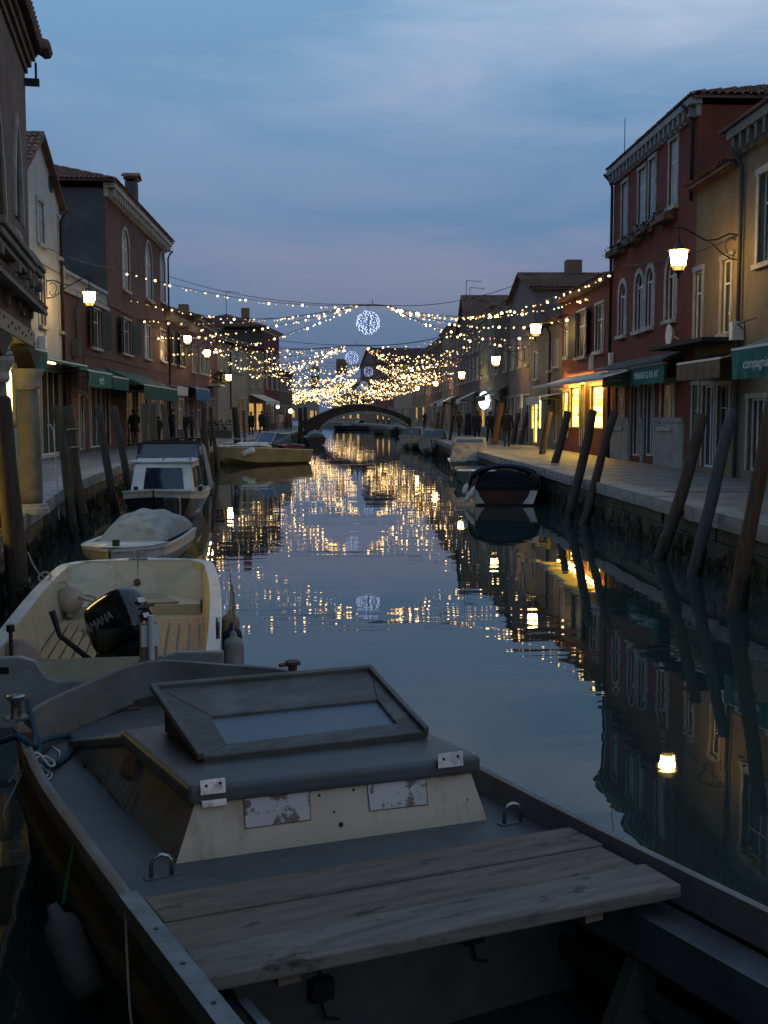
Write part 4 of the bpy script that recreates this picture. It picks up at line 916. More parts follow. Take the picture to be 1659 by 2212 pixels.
rb('wide_eaves_house','long buff house with wide eaves near the right end of the bridge',111.02,124,(945,738),9,M_beige,2,4,27,gk=('door','dim'),aws=[(.5,.9,M_cream)])
rb('brown_bridge_house','brown house standing behind the right end of the bridge',124.02,141,10.4,9,M_brred,2,5,28,gk=('door','dim'))
rb('ochre_far_house','ochre house beyond the bridge on the right bank',141.02,160,9.8,9,M_yel,2,5,29,gk=('door','lit2'))
rb('pale_far_house','pale house beyond the bridge with a low roof',160.02,180,9.6,9,M_creamw,2,5,30,gk=('door','dim'))
rb('red_far_house','red house at the bend of the canal beyond the bridge',180.02,203,9.0,9,M_dred,2,6,31,gk=('door','lit2'))
# gabled church-like hall at the bend, bell tower beyond
g=seg(FR,204,228); zt=g.px(800,800)[1]
hall=building('gabled_hall','broad dark gabled hall closing the view at the canal bend','hall' and g,0,g.L,11.5,14,M_brick,[],gable=14.6,pre=hs_auto(g,0,g.L,11.5,1,5,k='shut',seed=33,ground=False),cat='hall')
gable_roof(g,hall,0,g.L,11.5,14.6,14)
k=MB(); c=onY(738,800,215); k.box(c.x-1,c.x+1,214,216,10,onY(738,776,215).z); k.build('turret',M_brick,hall)
g=seg(FR,229,270); b=building('bend_house','low house on the bend in front of the bell tower',g,0,g.L,8.4,9,M_beige,[],pre=hs_auto(g,0,g.L,8.4,1,8,k='mix',seed=34,gk=('lit2','dim'))); hip_roof(g,b,0,g.L,8.5,9,front=False)
for i,(x0,x1,y,h,m,lb) in enumerate(((-44,-31,300,6.4,M_beige,'low distant house at the far left of the canal end'),(-30,-19,306,7.4,M_brred,'distant red house under the bell tower'),(-18,-4,300,6.2,M_creamw,'distant pale house under the far garlands'))):
    g=Facade((x0,y),(x1,y),-1); g.n=Vector((0,-1,0)); b=building('distant_house',lb,g,0,g.L,h,8,m,[],pre=hs_auto(g,0,g.L,h,1,5,k='mix',seed=40+i,gk=('lit2','dim'))); hip_roof(g,b,0,g.L,h+.1,8,near=False)
tw=thing('bell_tower','slender brick bell tower with a belfry far beyond the bridge','tower')
c=onY(681,840,380); zt=onY(681,790,380).z; x=c.x; k=MB(); k.box(x-1.25,x+1.25,378.7,381.3,0,zt-3.4); k.build('shaft',M_brick,tw)
k=MB()
for sx in (-1,1):
    for sy in (-1,1): k.box(x+sx*1.1-.2,x+sx*1.1+.2,380+sy*1.1-.2,380+sy*1.1+.2,zt-3.4,zt-1.5)
k.box(x-1.4,x+1.4,378.6,381.4,zt-3.4,zt-3.1); k.box(x-1.4,x+1.4,378.6,381.4,zt-1.5,zt-1.2); k.build('belfry',M_stone,tw)
k=MB(); k.loft([[(x+r*sx,380+r*sy,z) for sx,sy in ((-1,-1),(1,-1),(1,1),(-1,1))] for r,z in ((1.3,zt-1.2),(1.0,zt-.4),(.05,zt+.4))]); k.build('cap',M_tile,tw)

# ---------------- bridge ----------------------------------------------------
br=thing('arched_bridge','low brick footbridge with a pale stone arch across the canal','bridge')
YB=128; xa,xb=-3.6,8.5; hwid=1.6
a0=onY(692,926,YB).x; a1=onY(884,927,YB).x; zc=onY(775,894,YB).z; zs=.45
def arc(t): return a0+(a1-a0)*t, zs+(zc-zs)*(1-(2*t-1)**2)**.62
top=[(664,906),(690,893),(720,881),(750,873.5),(775,872),(800,873.5),(832,880.5),(862,891),(890,904)]
tp=[(onY(x,y,YB).x,onY(x,y,YB).z) for x,y in top]
def topz(x):
    for (x0,z0),(x1,z1) in zip(tp,tp[1:]):
        if x0<=x<=x1: return z0+(z1-z0)*(x-x0)/(x1-x0)
    return tp[0][1] if x<tp[0][0] else tp[-1][1]
k=MB(); n=32
xs=[xa+(xb-xa)*i/48 for i in range(49)]
def botz(x):
    t=(x-a0)/(a1-a0)
    return -1.0 if t<=0 or t>=1 else arc(t)[1]
for x0,x1 in zip(xs,xs[1:]):
    for y in (YB-hwid,YB+hwid): k.quad((x0,y,botz(x0)),(x1,y,botz(x1)),(x1,y,topz(x1)-.12),(x0,y,topz(x0)-.12))
    k.quad((x0,YB-hwid,botz(x0)),(x1,YB-hwid,botz(x1)),(x1,YB+hwid,botz(x1)),(x0,YB+hwid,botz(x0)))
    k.quad((x0,YB-hwid,topz(x0)-1.0),(x1,YB-hwid,topz(x1)-1.0),(x1,YB+hwid,topz(x1)-1.0),(x0,YB+hwid,topz(x0)-1.0))
    for y in (YB-hwid+.3,YB+hwid-.3): k.quad((x0,y,topz(x0)-1.0),(x1,y,topz(x1)-1.0),(x1,y,topz(x1)-.12),(x0,y,topz(x0)-.12))
k.build('masonry',brickmat('bridge_brick',(.10,.06,.045),(.07,.045,.035),(.09,.08,.07)),br,fix=False)
for y in (YB-hwid-.06,YB+hwid-.36):
    k=MB()
    for x0,x1 in zip(xs,xs[1:]): k.hexa([(x0,y,topz(x0)-.12),(x1,y,topz(x1)-.12),(x1,y+.42,topz(x1)-.12),(x0,y+.42,topz(x0)-.12),(x0,y,topz(x0)),(x1,y,topz(x1)),(x1,y+.42,topz(x1)),(x0,y+.42,topz(x0))])
    k.build('coping',M_kerb,br)
ring=None
for i in range(30):   # voussoirs of the arch ring
    t0,t1=(i+.04)/30,(i+.96)/30; (x0,z0),(x1,z1)=arc(t0),arc(t1); xm=(a0+a1)/2
    k=MB(); d=Vector((x1-x0,z1-z0)).normalized(); nx,nz_=-d.y*.3,d.x*.3
    k.hexa([(x0,YB-hwid-.05,z0),(x1,YB-hwid-.05,z1),(x1,YB-hwid+.2,z1),(x0,YB-hwid+.2,z0),(x0+nx,YB-hwid-.05,z0+nz_),(x1+nx,YB-hwid-.05,z1+nz_),(x1+nx,YB-hwid+.2,z1+nz_),(x0+nx,YB-hwid+.2,z0+nz_)]); k.build('arch_stone',M_stone,br)
k=MB(); k.box(xb-.1,xb+.5,YB-hwid-.3,YB-hwid+.3,ZQ-.5,2.1); k.build('end_pillar',M_stone,br)
# ================================================================== MOORING PILES
M_pile=woodmat('mooring_pile',(.058,.043,.03),(9,9,.8),.85,.5,.018)
M_pileg=woodmat('green_mooring_pile',(.058,.056,.030),(9,9,.8),.85,.5,.018)
M_pilep=woodmat('pale_mooring_pile',(.115,.088,.05),(9,9,.8),.85,.45,.018)
M_pilek=woodmat('brown_mooring_pile',(.07,.043,.026),(9,9,.8),.85,.45,.018)
M_piler=woodmat('reddish_mooring_pile',(.15,.06,.025),(9,9,.8),.85,.45,.018)
M_pileb=woodmat('grey_mooring_pile',(.06,.063,.066),(9,9,.8),.85,.4,.018)
def pile(bx,by,tx,ty,wpx,label,m=None,Y=None,rope=False):
    """base pixel on the water line, top pixel, width in view pixels"""
    b=onZ(bx,by,0); 
    if Y: b=onY(bx,by,Y); b.z=0
    t=onY(tx,ty,b.y); r=wpx*.5*(b.y/F); d=(t-b); o=thing('mooring_pile',label,'mooring pile',b,group='mooring piles along the canal')
    k=MB(); pts=[]; rr=[]
    seed=bx*.13; side=d.normalized().cross(Vector((0,1,0)))
    for i in range(11):
        s=i/10; p=d*(s*1.0)-d*.35*(1-s)*1.0; w=(.045*math.sin(s*3.1+seed)+.018*math.sin(s*7.3+seed*2))*d.length/3
        pts.append(p+side*w); rr.append(r*(1.12-.2*s)*(1+.06*mnoise.noise(Vector((seed,s*4,0)))))
    top=pts[-1]; pts.append(top+d.normalized()*r*.25); rr.append(r*.72)
    n=10; k.tube(pts,rr,n)
    for j,v in enumerate(k.v):
        q=1+.13*mnoise.noise(Vector((v[0]*9+seed,v[1]*9,v[2]*1.4))); i=j//n; c=pts[i]; k.v[j]=(c.x+(v[0]-c.x)*q,c.y+(v[1]-c.y)*q,v[2])
    k.build('pile_shaft',m or M_pile,o,smooth=True)
    q=MB(); c=-d*.0; L_=d.length; q.tube([d*(.02*j) for j in range(-1,10)],[r*(1.17-.02*j+.10*mnoise.noise(Vector((seed*3,j*.8,0)))) for j in range(11)],12)
    for j,v in enumerate(q.v):
        nn=1+.16*mnoise.noise(Vector((v[0]*22+seed,v[1]*22,v[2]*9))); c0=d*(.02*(j//12-1)); q.v[j]=(c0.x+(v[0]-c0.x)*nn,c0.y+(v[1]-c0.y)*nn,v[2]+(.05*mnoise.noise(Vector((v[0]*15,v[1]*15,seed))) if j//12==10 else 0))
    q.build('weed_band',M_weed,o,smooth=True)
    if rope:
        q=MB()
        for s in rope:
            c=d*s; n2=d.normalized(); a1=n2.cross(Vector((0,1,0))).normalized(); a2=n2.cross(a1); q.tube([c+(a1*math.cos(a)+a2*math.sin(a))*(r*1.06)+n2*.02*math.sin(a) for a in [i*math.pi/6 for i in range(13)]],.018,5)
        q.build('rope_ring',M_rope,o)
    return o
# left bank
pile(52,1335,2,862,46,'thick dark brown pile nearest on the left, in front of the stone columns')
pile(163,1170,117,880,20,'green stained pile with a split head, first past the palace corner',M_pileg)
pile(186,1155,149,879,22,'dark pile bound by two rope rings beside the green stained one',M_pile,rope=(.68,.82))
pile(252,1108,209,880,17,'slim dark pile leaning left, in front of the shop door with green awning')
pile(288,1080,247,879,15,'thinnest leaning dark pile, just left of the white cabin boat')
pile(328,1088,312,873,14,'pale weathered pile, left one of a close pair behind the white cabin boat',M_pilep)
pile(346,1082,328,871,14,'pale weathered pile, right one of a close pair behind the white cabin boat',M_pilep)
pile(366,1062,355,874,14,'flat faced pale pile alone in front of the table of people',M_pilep)
pile(449,1020,436,868,13,'straight brown pile right of the white cabin boat, taller of two')
pile(470,1015,457,879,9,'thin brown pile beside the taller straight one, left of the cream speedboat')
pile(512,996,509,881,14,'stout black pile close behind the cream speedboat',M_dwood)
pile(531,990,527,887,6,'thin pile leaning beside the stout black one',M_piler)
pile(648,957,647,882,10,'stout dark pile by the left end of the bridge, left of two',M_dwood)
pile(662,957,660,880,8,'slimmer dark pile by the left end of the bridge, right of two',M_dwood)
# right bank
pile(1594,1318,1672,868,34,'brown leaning pile at the right edge of the canal, nearest on that bank',M_pilek)
pile(1502,1246,1582,889,27,'grey blue leaning pile in front of the double shop door',M_pileb)
pile(1424,1210,1516,898,27,'brown leaning pile left of the grey blue one',M_pile)
pile(1264,1132,1325,889,19,'dark leaning pile between the crimson house and the lit shop',M_pile)
pile(1228,1122,1278,887,20,'dark leaning pile in front of the brightest shop window',M_pile)
pile(1180,1064,1225,890,17,'dark leaning pile in front of the lit glass shop door',M_pile)
pile(1163,1034,1187,891,14,'dark leaning pile left of the lit shop door pile, by the blue covered boat',M_pile)
pile(1117,1000,1138,893,11,'thin dark pile, right one of two before the narrow lit door',M_pile)
pile(1103,998,1120,893,11,'thin dark pile, left one of two before the narrow lit door',M_pile)
pile(1062,1000,1084,872,15,'tall reddish orange pile taller than all its neighbours',M_piler)
pile(1039,972,1050,893,12,'light brown pile just left of the reddish orange one',M_pilep)
pile(1011,966,1018,893,8,'black pile, right one of a close pair by the windscreen boat',M_dwood)
pile(1004,966,1010,894,7,'black pile, left one of a close pair by the windscreen boat',M_dwood)
pile(967,985,980,898,6,'thin dark pole right of the white motorboat bow',M_dwood)
pile(948,950,958,886,7,'pale brown far pile behind the white motorboat',M_pilep)
pile(938,948,946,892,6,'pale brown far pile left of another behind the white motorboat',M_pilep)

# ================================================================== LAMPS
def make_lamp():
    o=thing('wall_lamp','x','street lamp')
    # local: wall at x=0, lantern at x=1.5; z=0 at the middle of the glass
    k=MB(); pts=[(0,0,.62),(.25,0,.66),(.55,0,.52),(.85,0,.48),(1.15,0,.66),(1.42,0,.80),(1.62,0,.80)]; k.tube(pts,.022,5)
    k.tube([(0,0,.02),(.2,0,.05),(.45,0,.2),(.7,0,.42),(.95,0,.55)],.02,5)
    k.tube([(.1,0,.5),(.2,0,.58),(.32,0,.52),(.36,0,.36),(.3,0,.18),(.18,0,.12),(.1,0,.2),(.14,0,.28)],.014,5)
    k.tube([(0,0,.0),(0,0,.7)],.025,4); k.tube([(1.5,0,.8),(1.5,0,.36)],.018,5); k.build('bracket',M_iron,o,smooth=True)
    k=MB(); k.lathe([(.02,.42),(.1,.36),(.16,.30),(.29,.255),(.285,.24),(.2,.245)],1.5,0,8); k.build('cap',M_iron,o)
    k=MB(); k.lathe([(.205,.24),(.215,.2),(.172,-.12)],1.5,0,8); k.build('lantern_glass',M_lampglass,o)
    k=MB(); k.lathe([(.170,-.122),(.12,-.24)],1.5,0,8); k.build('lower_glass',M_lampamber,o)  # dimmer amber glow stands in for the bloom round the lit glass
    k=MB()
    for i in range(4):
        a=i*math.pi/2+math.pi/8; k.tube([(1.5+.222*math.cos(a),.222*math.sin(a),.22),(1.5+.125*math.cos(a),.125*math.sin(a),-.25)],.012,4)
    k.lathe([(.13,-.24),(.13,-.27),(.05,-.3),(.03,-.37),(.045,-.4),(.01,-.44)],1.5,0,8); k.build('lantern_frame',M_iron,o)
    return o
lamp0=make_lamp(); used=[0]
def lamp(px,py,side,label,arm=1.5,wall=None,Y=None):
    f=FL if side<0 else FR; y=30
    if Y: y=Y
    else:
        for _ in range(20):
            r=ray(px,py); xw=interp(f,y)-side*arm; y=xw/(r.x/r.y)
    p=onY(px,py,y); o=lamp0 if not used[0] else copy_tree(lamp0); used[0]=1
    o['label']=label; o['group']='lanterns on wall brackets'; o.location=(interp(f,y),y,p.z); o.rotation_euler=(0,0,0 if side<0 else math.pi); s=arm/1.5; o.scale=(s,s,s) if abs(s-1)>.01 else (1,1,1)
    return o
lamp(193,646,-1,'lit lantern on an iron scroll bracket by the white gabled house')
lamp(405,735,-1,'lit lantern in front of the dark red house next to the arched windows')
lamp(519,765,-1,'lit lantern under the eaves of the cream house')
lamp(590,817,-1,'lit lantern on the tall brown house, highest of a cluster near the bridge')
lamp(620,822,-1,'lit lantern nearest the open sky left of the bridge')
lamp(609,834,-1,'lit lantern in the middle of the cluster left of the bridge',arm=1.3)
lamp(598,841,-1,'lit lantern above another very close one left of the bridge',arm=1.1)
lamp(600,849,-1,'lit lantern lowest of the close pair left of the bridge',arm=1.2)
lamp(1466,563,1,'largest lit lantern on a long bracket between ochre and crimson houses')
lamp(1157,714,1,'lit lantern in front of the buff house by the lilac gable')
lamp(1071,781,1,'lit lantern above the glowing chemist sign')
lamp(997,812,1,'lit lantern on the red balcony house')
lamp(941,830,1,'lit lantern on the brown house behind the bridge end')
lamp(901,840,1,'lit lantern just past the right end of the bridge')
lamp(853,847,1,'lit lantern over the bridge crown on the far right bank',arm=1.2)
lamp(823,852,1,'lit lantern on the far right bank, left of the one over the crown',arm=1.2)
# small globe lamp on a post at the foot of the bridge
g=thing('globe_lamp','small lit globe lamp on a post beside the bridge foot','street lamp'); c=onY(628,888,104); k=MB(); k.tube([(c.x,104,ZQ-.02),(c.x,104,c.z-.2)],.04,6); k.build('post',M_iron,g)
k=MB(); k.ball((c.x,104,c.z),.2,10,7); k.build('globe',emit('globe_light',(1,.70,.28),9),g,smooth=True)
g=thing('door_lamp','small lit lamp over a doorway on the low corner house','lamp'); c=onY(600,879,118); xw=interp(FL,118); k=MB(); k.tube([(xw,118,c.z+.25),(c.x,118,c.z+.25),(c.x,118,c.z+.1)],.025,5); k.build('arm',M_iron,g); k=MB(); k.ball((c.x,118,c.z),.17,8,6); k.build('globe',MATS['globe_light'],g)

# ================================================================== GARLANDS OF LIGHTS
sph=MB(); sph.ball((0,0,0),1,6,4); so_=sph.build('bulb',M_bulb); bulb_me=so_.data; bpy.data.objects.remove(so_)
sph=MB(); sph.ball((0,0,0),1,6,4); so_=sph.build('bulb',M_bulbw); bulbw_me=so_.data; bpy.data.objects.remove(so_)
sph=MB(); sph.ball((0,0,0),1,6,4); so_=sph.build('bulb',M_bulbm); bulbm_me=so_.data; bpy.data.objects.remove(so_)
sph=MB(); sph.ball((0,0,0),1,6,4); so_=sph.build('bulb',M_bulbd); bulbd_me=so_.data; bpy.data.objects.remove(so_)
octv=[(1,0,0),(0,1,0),(-1,0,0),(0,-1,0),(0,0,1),(0,0,-1)]; octf=[(0,1,4),(1,2,4),(2,3,4),(3,0,4),(1,0,5),(2,1,5),(3,2,5),(0,3,5)]
def garland(label,hub,left,right,sag,spacing,big=(.03,.055),single=0,wire=.012,gap=.75,cable_ends=None,drop=.12,rs=1):
    rr=random.Random(rs); o=thing('light_garland',label,'light garland',group='garlands of lights slung across the canal'); hub=Vector(hub); pts=[]; wm=MB()
    for sgn,anc in ((-1,left),(1,right)):
        h=hub+Vector((sgn*gap,0,0))
        for j,a in enumerate(anc):
            a=Vector(a); L=(a-h).length; n=max(8,int(L/1.2)); sg=sag*(.45+1.1*rr.random()); line=[]
            for i in range(n+1):
                t=i/n; line.append(h.lerp(a,t)-Vector((0,0,sg*4*t*(1-t))))
            wm.tube(line,wire,4)
            m=int(L/spacing); 
            for i in range(m):
                t=(i+rr.random()*1.6)/m
                if t>.97: continue
                p=h.lerp(a,t)-Vector((0,0,sg*4*t*(1-t)+rr.uniform(.02,drop))); q=rr.random(); c=3 if q<.06 else 0 if q<.24 else 1 if q<.55 else 2; r=(big[1]*rr.uniform(.8,1.1),big[0]*1.25,big[0]*.9,big[0])[c]; pts.append((p,r,c))
    w=wm.build('wire',M_iron,o)
    k=MB(); a=hub-Vector((gap,0,0)); b=hub+Vector((gap,0,0)); k.tube([a,b],.03,5); k.tube([hub-Vector((0,0,0)),hub+Vector((0,0,.3))],.015,4)
    k.build('spreader_bar',M_rust,o)
    if cable_ends:
        k=MB(); l,r_=map(Vector,cable_ends); t1=hub+Vector((0,0,.06)); 
        for e_ in (l,r_):
            k.tube([e_.lerp(t1,i/10)-Vector((0,0,.5*4*(i/10)*(1-i/10))) for i in range(11)],.016,4)
        k.build('support_cable',M_iron,o)
    rr.shuffle(pts)
    J=[MB() for _ in range(4)]; ms=(bulb_me,bulbm_me,bulbd_me,bulbw_me)
    for i,(p,r,c) in enumerate(pts):
        if i<single: inst(ms[c],'bulb',Matrix.Translation(p)@Matrix.Scale(r,4),o)
        else: J[c].add([tuple(p+Vector(v)*r) for v in octv],octf)
    for j,nm_,m in zip(J,('bright_bulbs','soft_bulbs','dim_bulbs','white_bulbs'),(M_bulb,M_bulbm,M_bulbd,M_bulbw)):
        if j.v: tag(j.build(nm_,m,o,fix=False),kind='stuff')
    return o
def anchors(poly,ys,z,dz=0,inset=.15):
    s=1 if poly is FL else -1
    return [(interp(poly,y)+s*inset,y,z+dz*i) for i,y in enumerate(ys)]
def ledball(label,c,r,n=150):
    o=thing('light_ball',label,'light ball',group='balls of white lights hung over the canal'); c=Vector(c); rr=random.Random(int(c.y)); k=MB(); w=MB()
    for i in range(n):
        z=1-2*(i+.5)/n; ph=i*2.39996+rr.uniform(-.2,.2); q=math.sqrt(1-z*z); p=c+Vector((q*math.cos(ph),q*math.sin(ph),z))*r*rr.uniform(.9,1.02); s=r*.042
        k.add([tuple(p+Vector(v)*s) for v in octv],octf)
    for j in range(4):
        a=j*math.pi/4; w.tube([c+Vector((r*.95*math.cos(t)*math.cos(a),r*.95*math.cos(t)*math.sin(a),r*.95*math.sin(t))) for t in [i*2*math.pi/16 for i in range(17)]],.012,3)
    w.tube([c+Vector((0,0,r*.9)),c+Vector((0,0,r*1.6))],.012,4)
    w.build('wire_frame',M_iron,o); tag(k.build('led_lights',M_led,o,fix=False),kind='stuff'); return o
hp=onY(805,660,58)
A1=onX(250,580,-10.05); A2=onX(1345,574,9.75)
garland('nearest garland of warm bulbs fanning from a bar above the largest light ball',hp,
  [A1,(-10.05,56,8.1),(-10.05,60,7.3),(-10.05,64.5,6.7),(-10.0,70,6.1)],[A2,(9.75,43,6.9),(9.75,47,6.4),(9.75,52,6.1),(9.8,58,5.9)],.7,.31,big=(.028,.056),single=290,cable_ends=(onX(365,597,-10.1),onX(1140,605,9.9)),rs=3)
# plain wires from the first houses out to the garland's ends
k=thing('span_wire','thin dark wire from the white gabled house to the nearest garland','wire'); q=MB(); a=onX(105,537,-10.1); q.tube([a.lerp(A1,i/8)-Vector((0,0,.12*4*(i/8)*(1-i/8))) for i in range(9)],.016,4); q.build('wire_strand',M_iron,k)
k=thing('span_wire','thin dark wire from the ochre house past the big lantern to the garland','wire'); q=MB(); a=onX(1590,512,9.8); q.tube([a.lerp(A2,i/8)-Vector((0,0,.15*4*(i/8)*(1-i/8))) for i in range(9)],.016,4); q.build('wire_strand',M_iron,k)
ledball('largest ball of white lights hanging from the nearest garland',onY(795,697,58),.585,170)
def gar(label,px,py,Y,ys_l,ys_r,zl,zr,sag,sp,rs,big=(.05,.085),ce=True):
    h=onY(px,py,Y); return garland(label,h,anchors(FL,ys_l,zl+1.7,-3.0/len(ys_l)),anchors(FR,ys_r,zr+.9,-2.6/len(ys_r)),sag,sp*(1.1 if Y<150 else 1.7),drop=.4,big=(big[0]*.78,big[1]*.9),wire=.014,rs=rs,cable_ends=((interp(FL,Y),Y,h.z+1.8),(interp(FR,Y),Y,h.z+1.6)) if ce else None)
gar('second garland of warm bulbs reaching over the cream speedboat',770,747,80,(80.0, 84.2, 88.3, 92.5, 96.7, 100.8, 105.0),(76.0, 80.7, 85.3, 90.0, 94.7, 99.3, 104.0),7.0,7.4,.7,.34,5,(.042,.08))
ledball('second ball of white lights below the second garland',onY(760,773,80),.46,120)
gar('third garland of warm bulbs hung just before the bridge',795,788,108,(104.0, 108.2, 112.3, 116.5, 120.7, 124.8, 129.0),(100.0, 104.7, 109.3, 114.0, 118.7, 123.3, 128.0),6.4,7.6,.7,.30,6)
ledball('third ball of white lights against the dark gabled hall',onY(796,803,108),.45,100)
gar('fourth garland of warm bulbs hung right behind the bridge',784,818,136,(130.0, 134.3, 138.7, 143.0, 147.3, 151.7, 156.0),(126.0, 130.8, 135.7, 140.5, 145.3, 150.2, 155.0),6.0,7.4,.8,.26,7,(.055,.095))
ledball('fourth ball of white lights, upper one of a touching pair',onY(786,833,136),.5,80)
gar('fifth garland of warm bulbs beyond the bridge',770,830,158,(152.0, 156.7, 161.3, 166.0, 170.7, 175.3, 180.0),(148.0, 153.2, 158.3, 163.5, 168.7, 173.8, 179.0),5.6,6.6,.9,.24,8,(.06,.10))
ledball('fifth ball of white lights, lower one of a touching pair',onY(778,841,158),.5,70)
gar('sixth garland of warm bulbs over the bend of the canal',738,833,182,(174,181,188,196,205),(170,178,187,196,205),5.4,6.2,1.0,.22,9,(.065,.11))
ledball('pinkish small ball of white lights over the bend',onY(741,845,182),.5,60)
gar('seventh garland of warm bulbs over the bend of the canal',708,838,208,(198,206,215,224,232),(194,204,213,222,231),5.2,5.8,1.0,.2,10,(.07,.12))
ledball('small ball of white lights lowest over the left part of the bend',onY(716,852,208),.5,60)
gar('eighth garland of warm bulbs, last but one down the canal',690,848,236,(226,236,246),(222,232,242,252),5.0,5.4,1.0,.2,11,(.08,.13))
ledball('smallest ball of white lights far down the canal',onY(694,857,236),.5,60)
gar('farthest garland of warm bulbs at the end of the canal',668,856,264,(252,262,272),(250,260,270),5.0,5.2,1.0,.2,12,(.085,.14))
# ================================================================== BOATS
def hull_obj(root,L,B,g,kz,bow=.35,stern=.85,th=.06,floor=.15,m_out=None,m_in=None,m_gun=None,n=18,flare=.78,bow_round=2.0,name='hull',chine_z=.35,band=None,blunt=False):
    """Open hull, +y = bow, y from 0 (transom) to L. g(s) gunwale height, kz(s) keel height."""
    def hb(s):
        if s<.55: return B/2*(stern+(1-stern)*math.sin(math.pi/2*s/.55))
        t=(s-.55)/.45
        if blunt: return max(.02,B/2*(1-.10*t*t)*max(0,1-max(0,(t-.72)/.28)**3.2)**.55)
        return max(.015,B/2*(1-t**bow_round)**.8*(1-bow)+B/2*bow*max(0,(1-t**4)))
    out=MB(); gun=MB(); inn=MB(); secs=[]; ins=[]
    for i in range(n+1):
        s=i/n; b=hb(s); y=L*s; gz=g(s); k=kz(s); rake=(gz-k)*.28*max(0,(s-.8)/.2)
        cz=k+(gz-k)*chine_z; r=[]
        for sx in (-1,1):
            pts=[(sx*b,y,gz),(sx*b*((.97+.03*flare) if band else (.5+.5*flare)),y-rake*.45,((gz-.16) if band else (gz+cz)/2+.02)),(sx*b*flare,y-rake*.8,cz),(0,y-rake,k)]
            r.append(pts)
        secs.append(r[0]+r[1][::-1][1:])
        bi=max(.005,b-th); yi=min(y,L-th*2.2)
        fz=max(k+.06,floor if s<.8 else floor+(gz-floor)*.5*((s-.8)/.2)); fz=min(fz,gz-.02)
        t_=max(0,(s-.7)/.3); fz=fz+(gz-.10-fz)*min(1,t_*1.6) if not blunt and s>.7 else fz; yb_=yi-rake*.5-.12*t_; wb=.92-.45*t_ if not blunt else .92
        ins.append([(-bi,yi,gz-.01),(-bi*wb,yb_,fz),(bi*wb,yb_,fz),(bi,yi,gz-.01)])
    for i in range(n):
        for j in range(6):
            mi=0
            if band and j in (0,5): mi=1
            out.quad(secs[i][j],secs[i+1][j],secs[i+1][j+1],secs[i][j+1],mi)
        for j in range(3): inn.quad(ins[i][j],ins[i+1][j],ins[i+1][j+1],ins[i][j+1])
        for sx,j,ji in ((-1,0,0),(1,6,3)):
            a,b2=Vector(secs[i][j]),Vector(secs[i+1][j]); c,d=Vector(ins[i+1][ji]),Vector(ins[i][ji]); up=Vector((0,0,.03)); ou=Vector((sx*.02,0,0))
            gun.hexa([a+ou-up,b2+ou-up,c-up*.2,d-up*.2,a+ou+up*.4,b2+ou+up*.4,c+up*.4,d+up*.4])
    out.poly(secs[0]); inn.poly([ (x,y+th,z) for x,y,z in ins[0]])
    h=out.build(name,[m_out or M_wgel,band or m_out or M_wgel],root,smooth=True,fix=True)
    inn.build('inner_liner',m_in or m_out or M_wgel,root,fix=False); gun.build('gunwale',m_gun or m_out or M_wgel,root)
    return h,hb
def place(o,x,y,rz): o.location=(x,y,0); o.rotation_euler=(0,0,math.radians(rz)); return o
def fender(p,label,r=.1,l=.5,tilt=(0,0,0),m=None,cat='fender',rope=True):
    o=thing('fender',label,cat,p,group='fenders hung on boats'); o.rotation_euler=tilt
    k=MB(); k.lathe([(.02,l/2+.07),(.03,l/2+.045),(.034,l/2+.02),(r*.8,l/2-.0),(r*.97,l/2-.035),(r,l/2-.07),(r,-l/2+.07),(r*.97,-l/2+.035),(r*.8,-l/2+.0),(.03,-l/2-.01)],0,0,16); k.build('fender_body',m or M_white,o,smooth=True)
    if not rope: return o
    k=MB(); k.tube([(0,0,l/2+.05),(.01,.02,l/2+.3),(0,.03,l/2+.42)],.008,4); k.build('fender_rope',M_rope,o); return o

# ---- yellowish open tender with an outboard, between the workboat and the quay
td=thing('open_tender','open yellowish tender with slatted floor and a tilted black outboard motor','boat')
p0=onZ(215,1415,.55); p1=onZ(300,1206,.60)
ang=math.degrees(math.atan2(-(p1.x-p0.x),(p1.y-p0.y))); Lt=(p1-p0).length
place(td,p0.x,p0.y,ang)
g=lambda s:.52+.08*s*s; kz=lambda s:-.22+.25*max(0,(s-.8)/.2)**2
h,hb=hull_obj(td,Lt,2.02,g,kz,bow=.86,stern=.94,th=.10,floor=.06,m_out=M_ygel,m_in=M_ygel,m_gun=M_wgel,bow_round=5,n=26,flare=.86,blunt=True)
k=MB(); yb=Lt-1.35   # moulded bow locker: facets sloping up to the stem
bw=.80
k.add([(-bw,yb,.06),(bw,yb,.06),(bw,yb,.19),(-bw,yb,.19)],[(0,1,2,3)])
k.add([(-bw,yb,.19),(bw,yb,.19),(bw,Lt-.6,.205),(-bw,Lt-.6,.205)],[(0,1,2,3)])
k.add([(-.88,Lt-1.15,.20),(-.34,Lt-.62,.20),(.26,Lt-.62,.20),(.88,Lt-1.15,.20),(.84,Lt-.34,.575),(.16,Lt-.14,.585),(-.22,Lt-.14,.585),(-.84,Lt-.34,.575)],[(0,1,6,7),(1,2,5,6),(2,3,4,5)])
bl=k.build('bow_locker',M_ygel,td,fix=False)
k=MB(); k.hexa([(-.55,yb+.06,.193),(.55,yb+.06,.193),(.30,Lt-.66,.21),(-.36,Lt-.66,.21),(-.55,yb+.06,.215),(.55,yb+.06,.215),(.30,Lt-.66,.235),(-.36,Lt-.66,.235)]); bev(k.build('bow_step',woodmat('pale_ply',(.33,.26,.17)),td),.01)
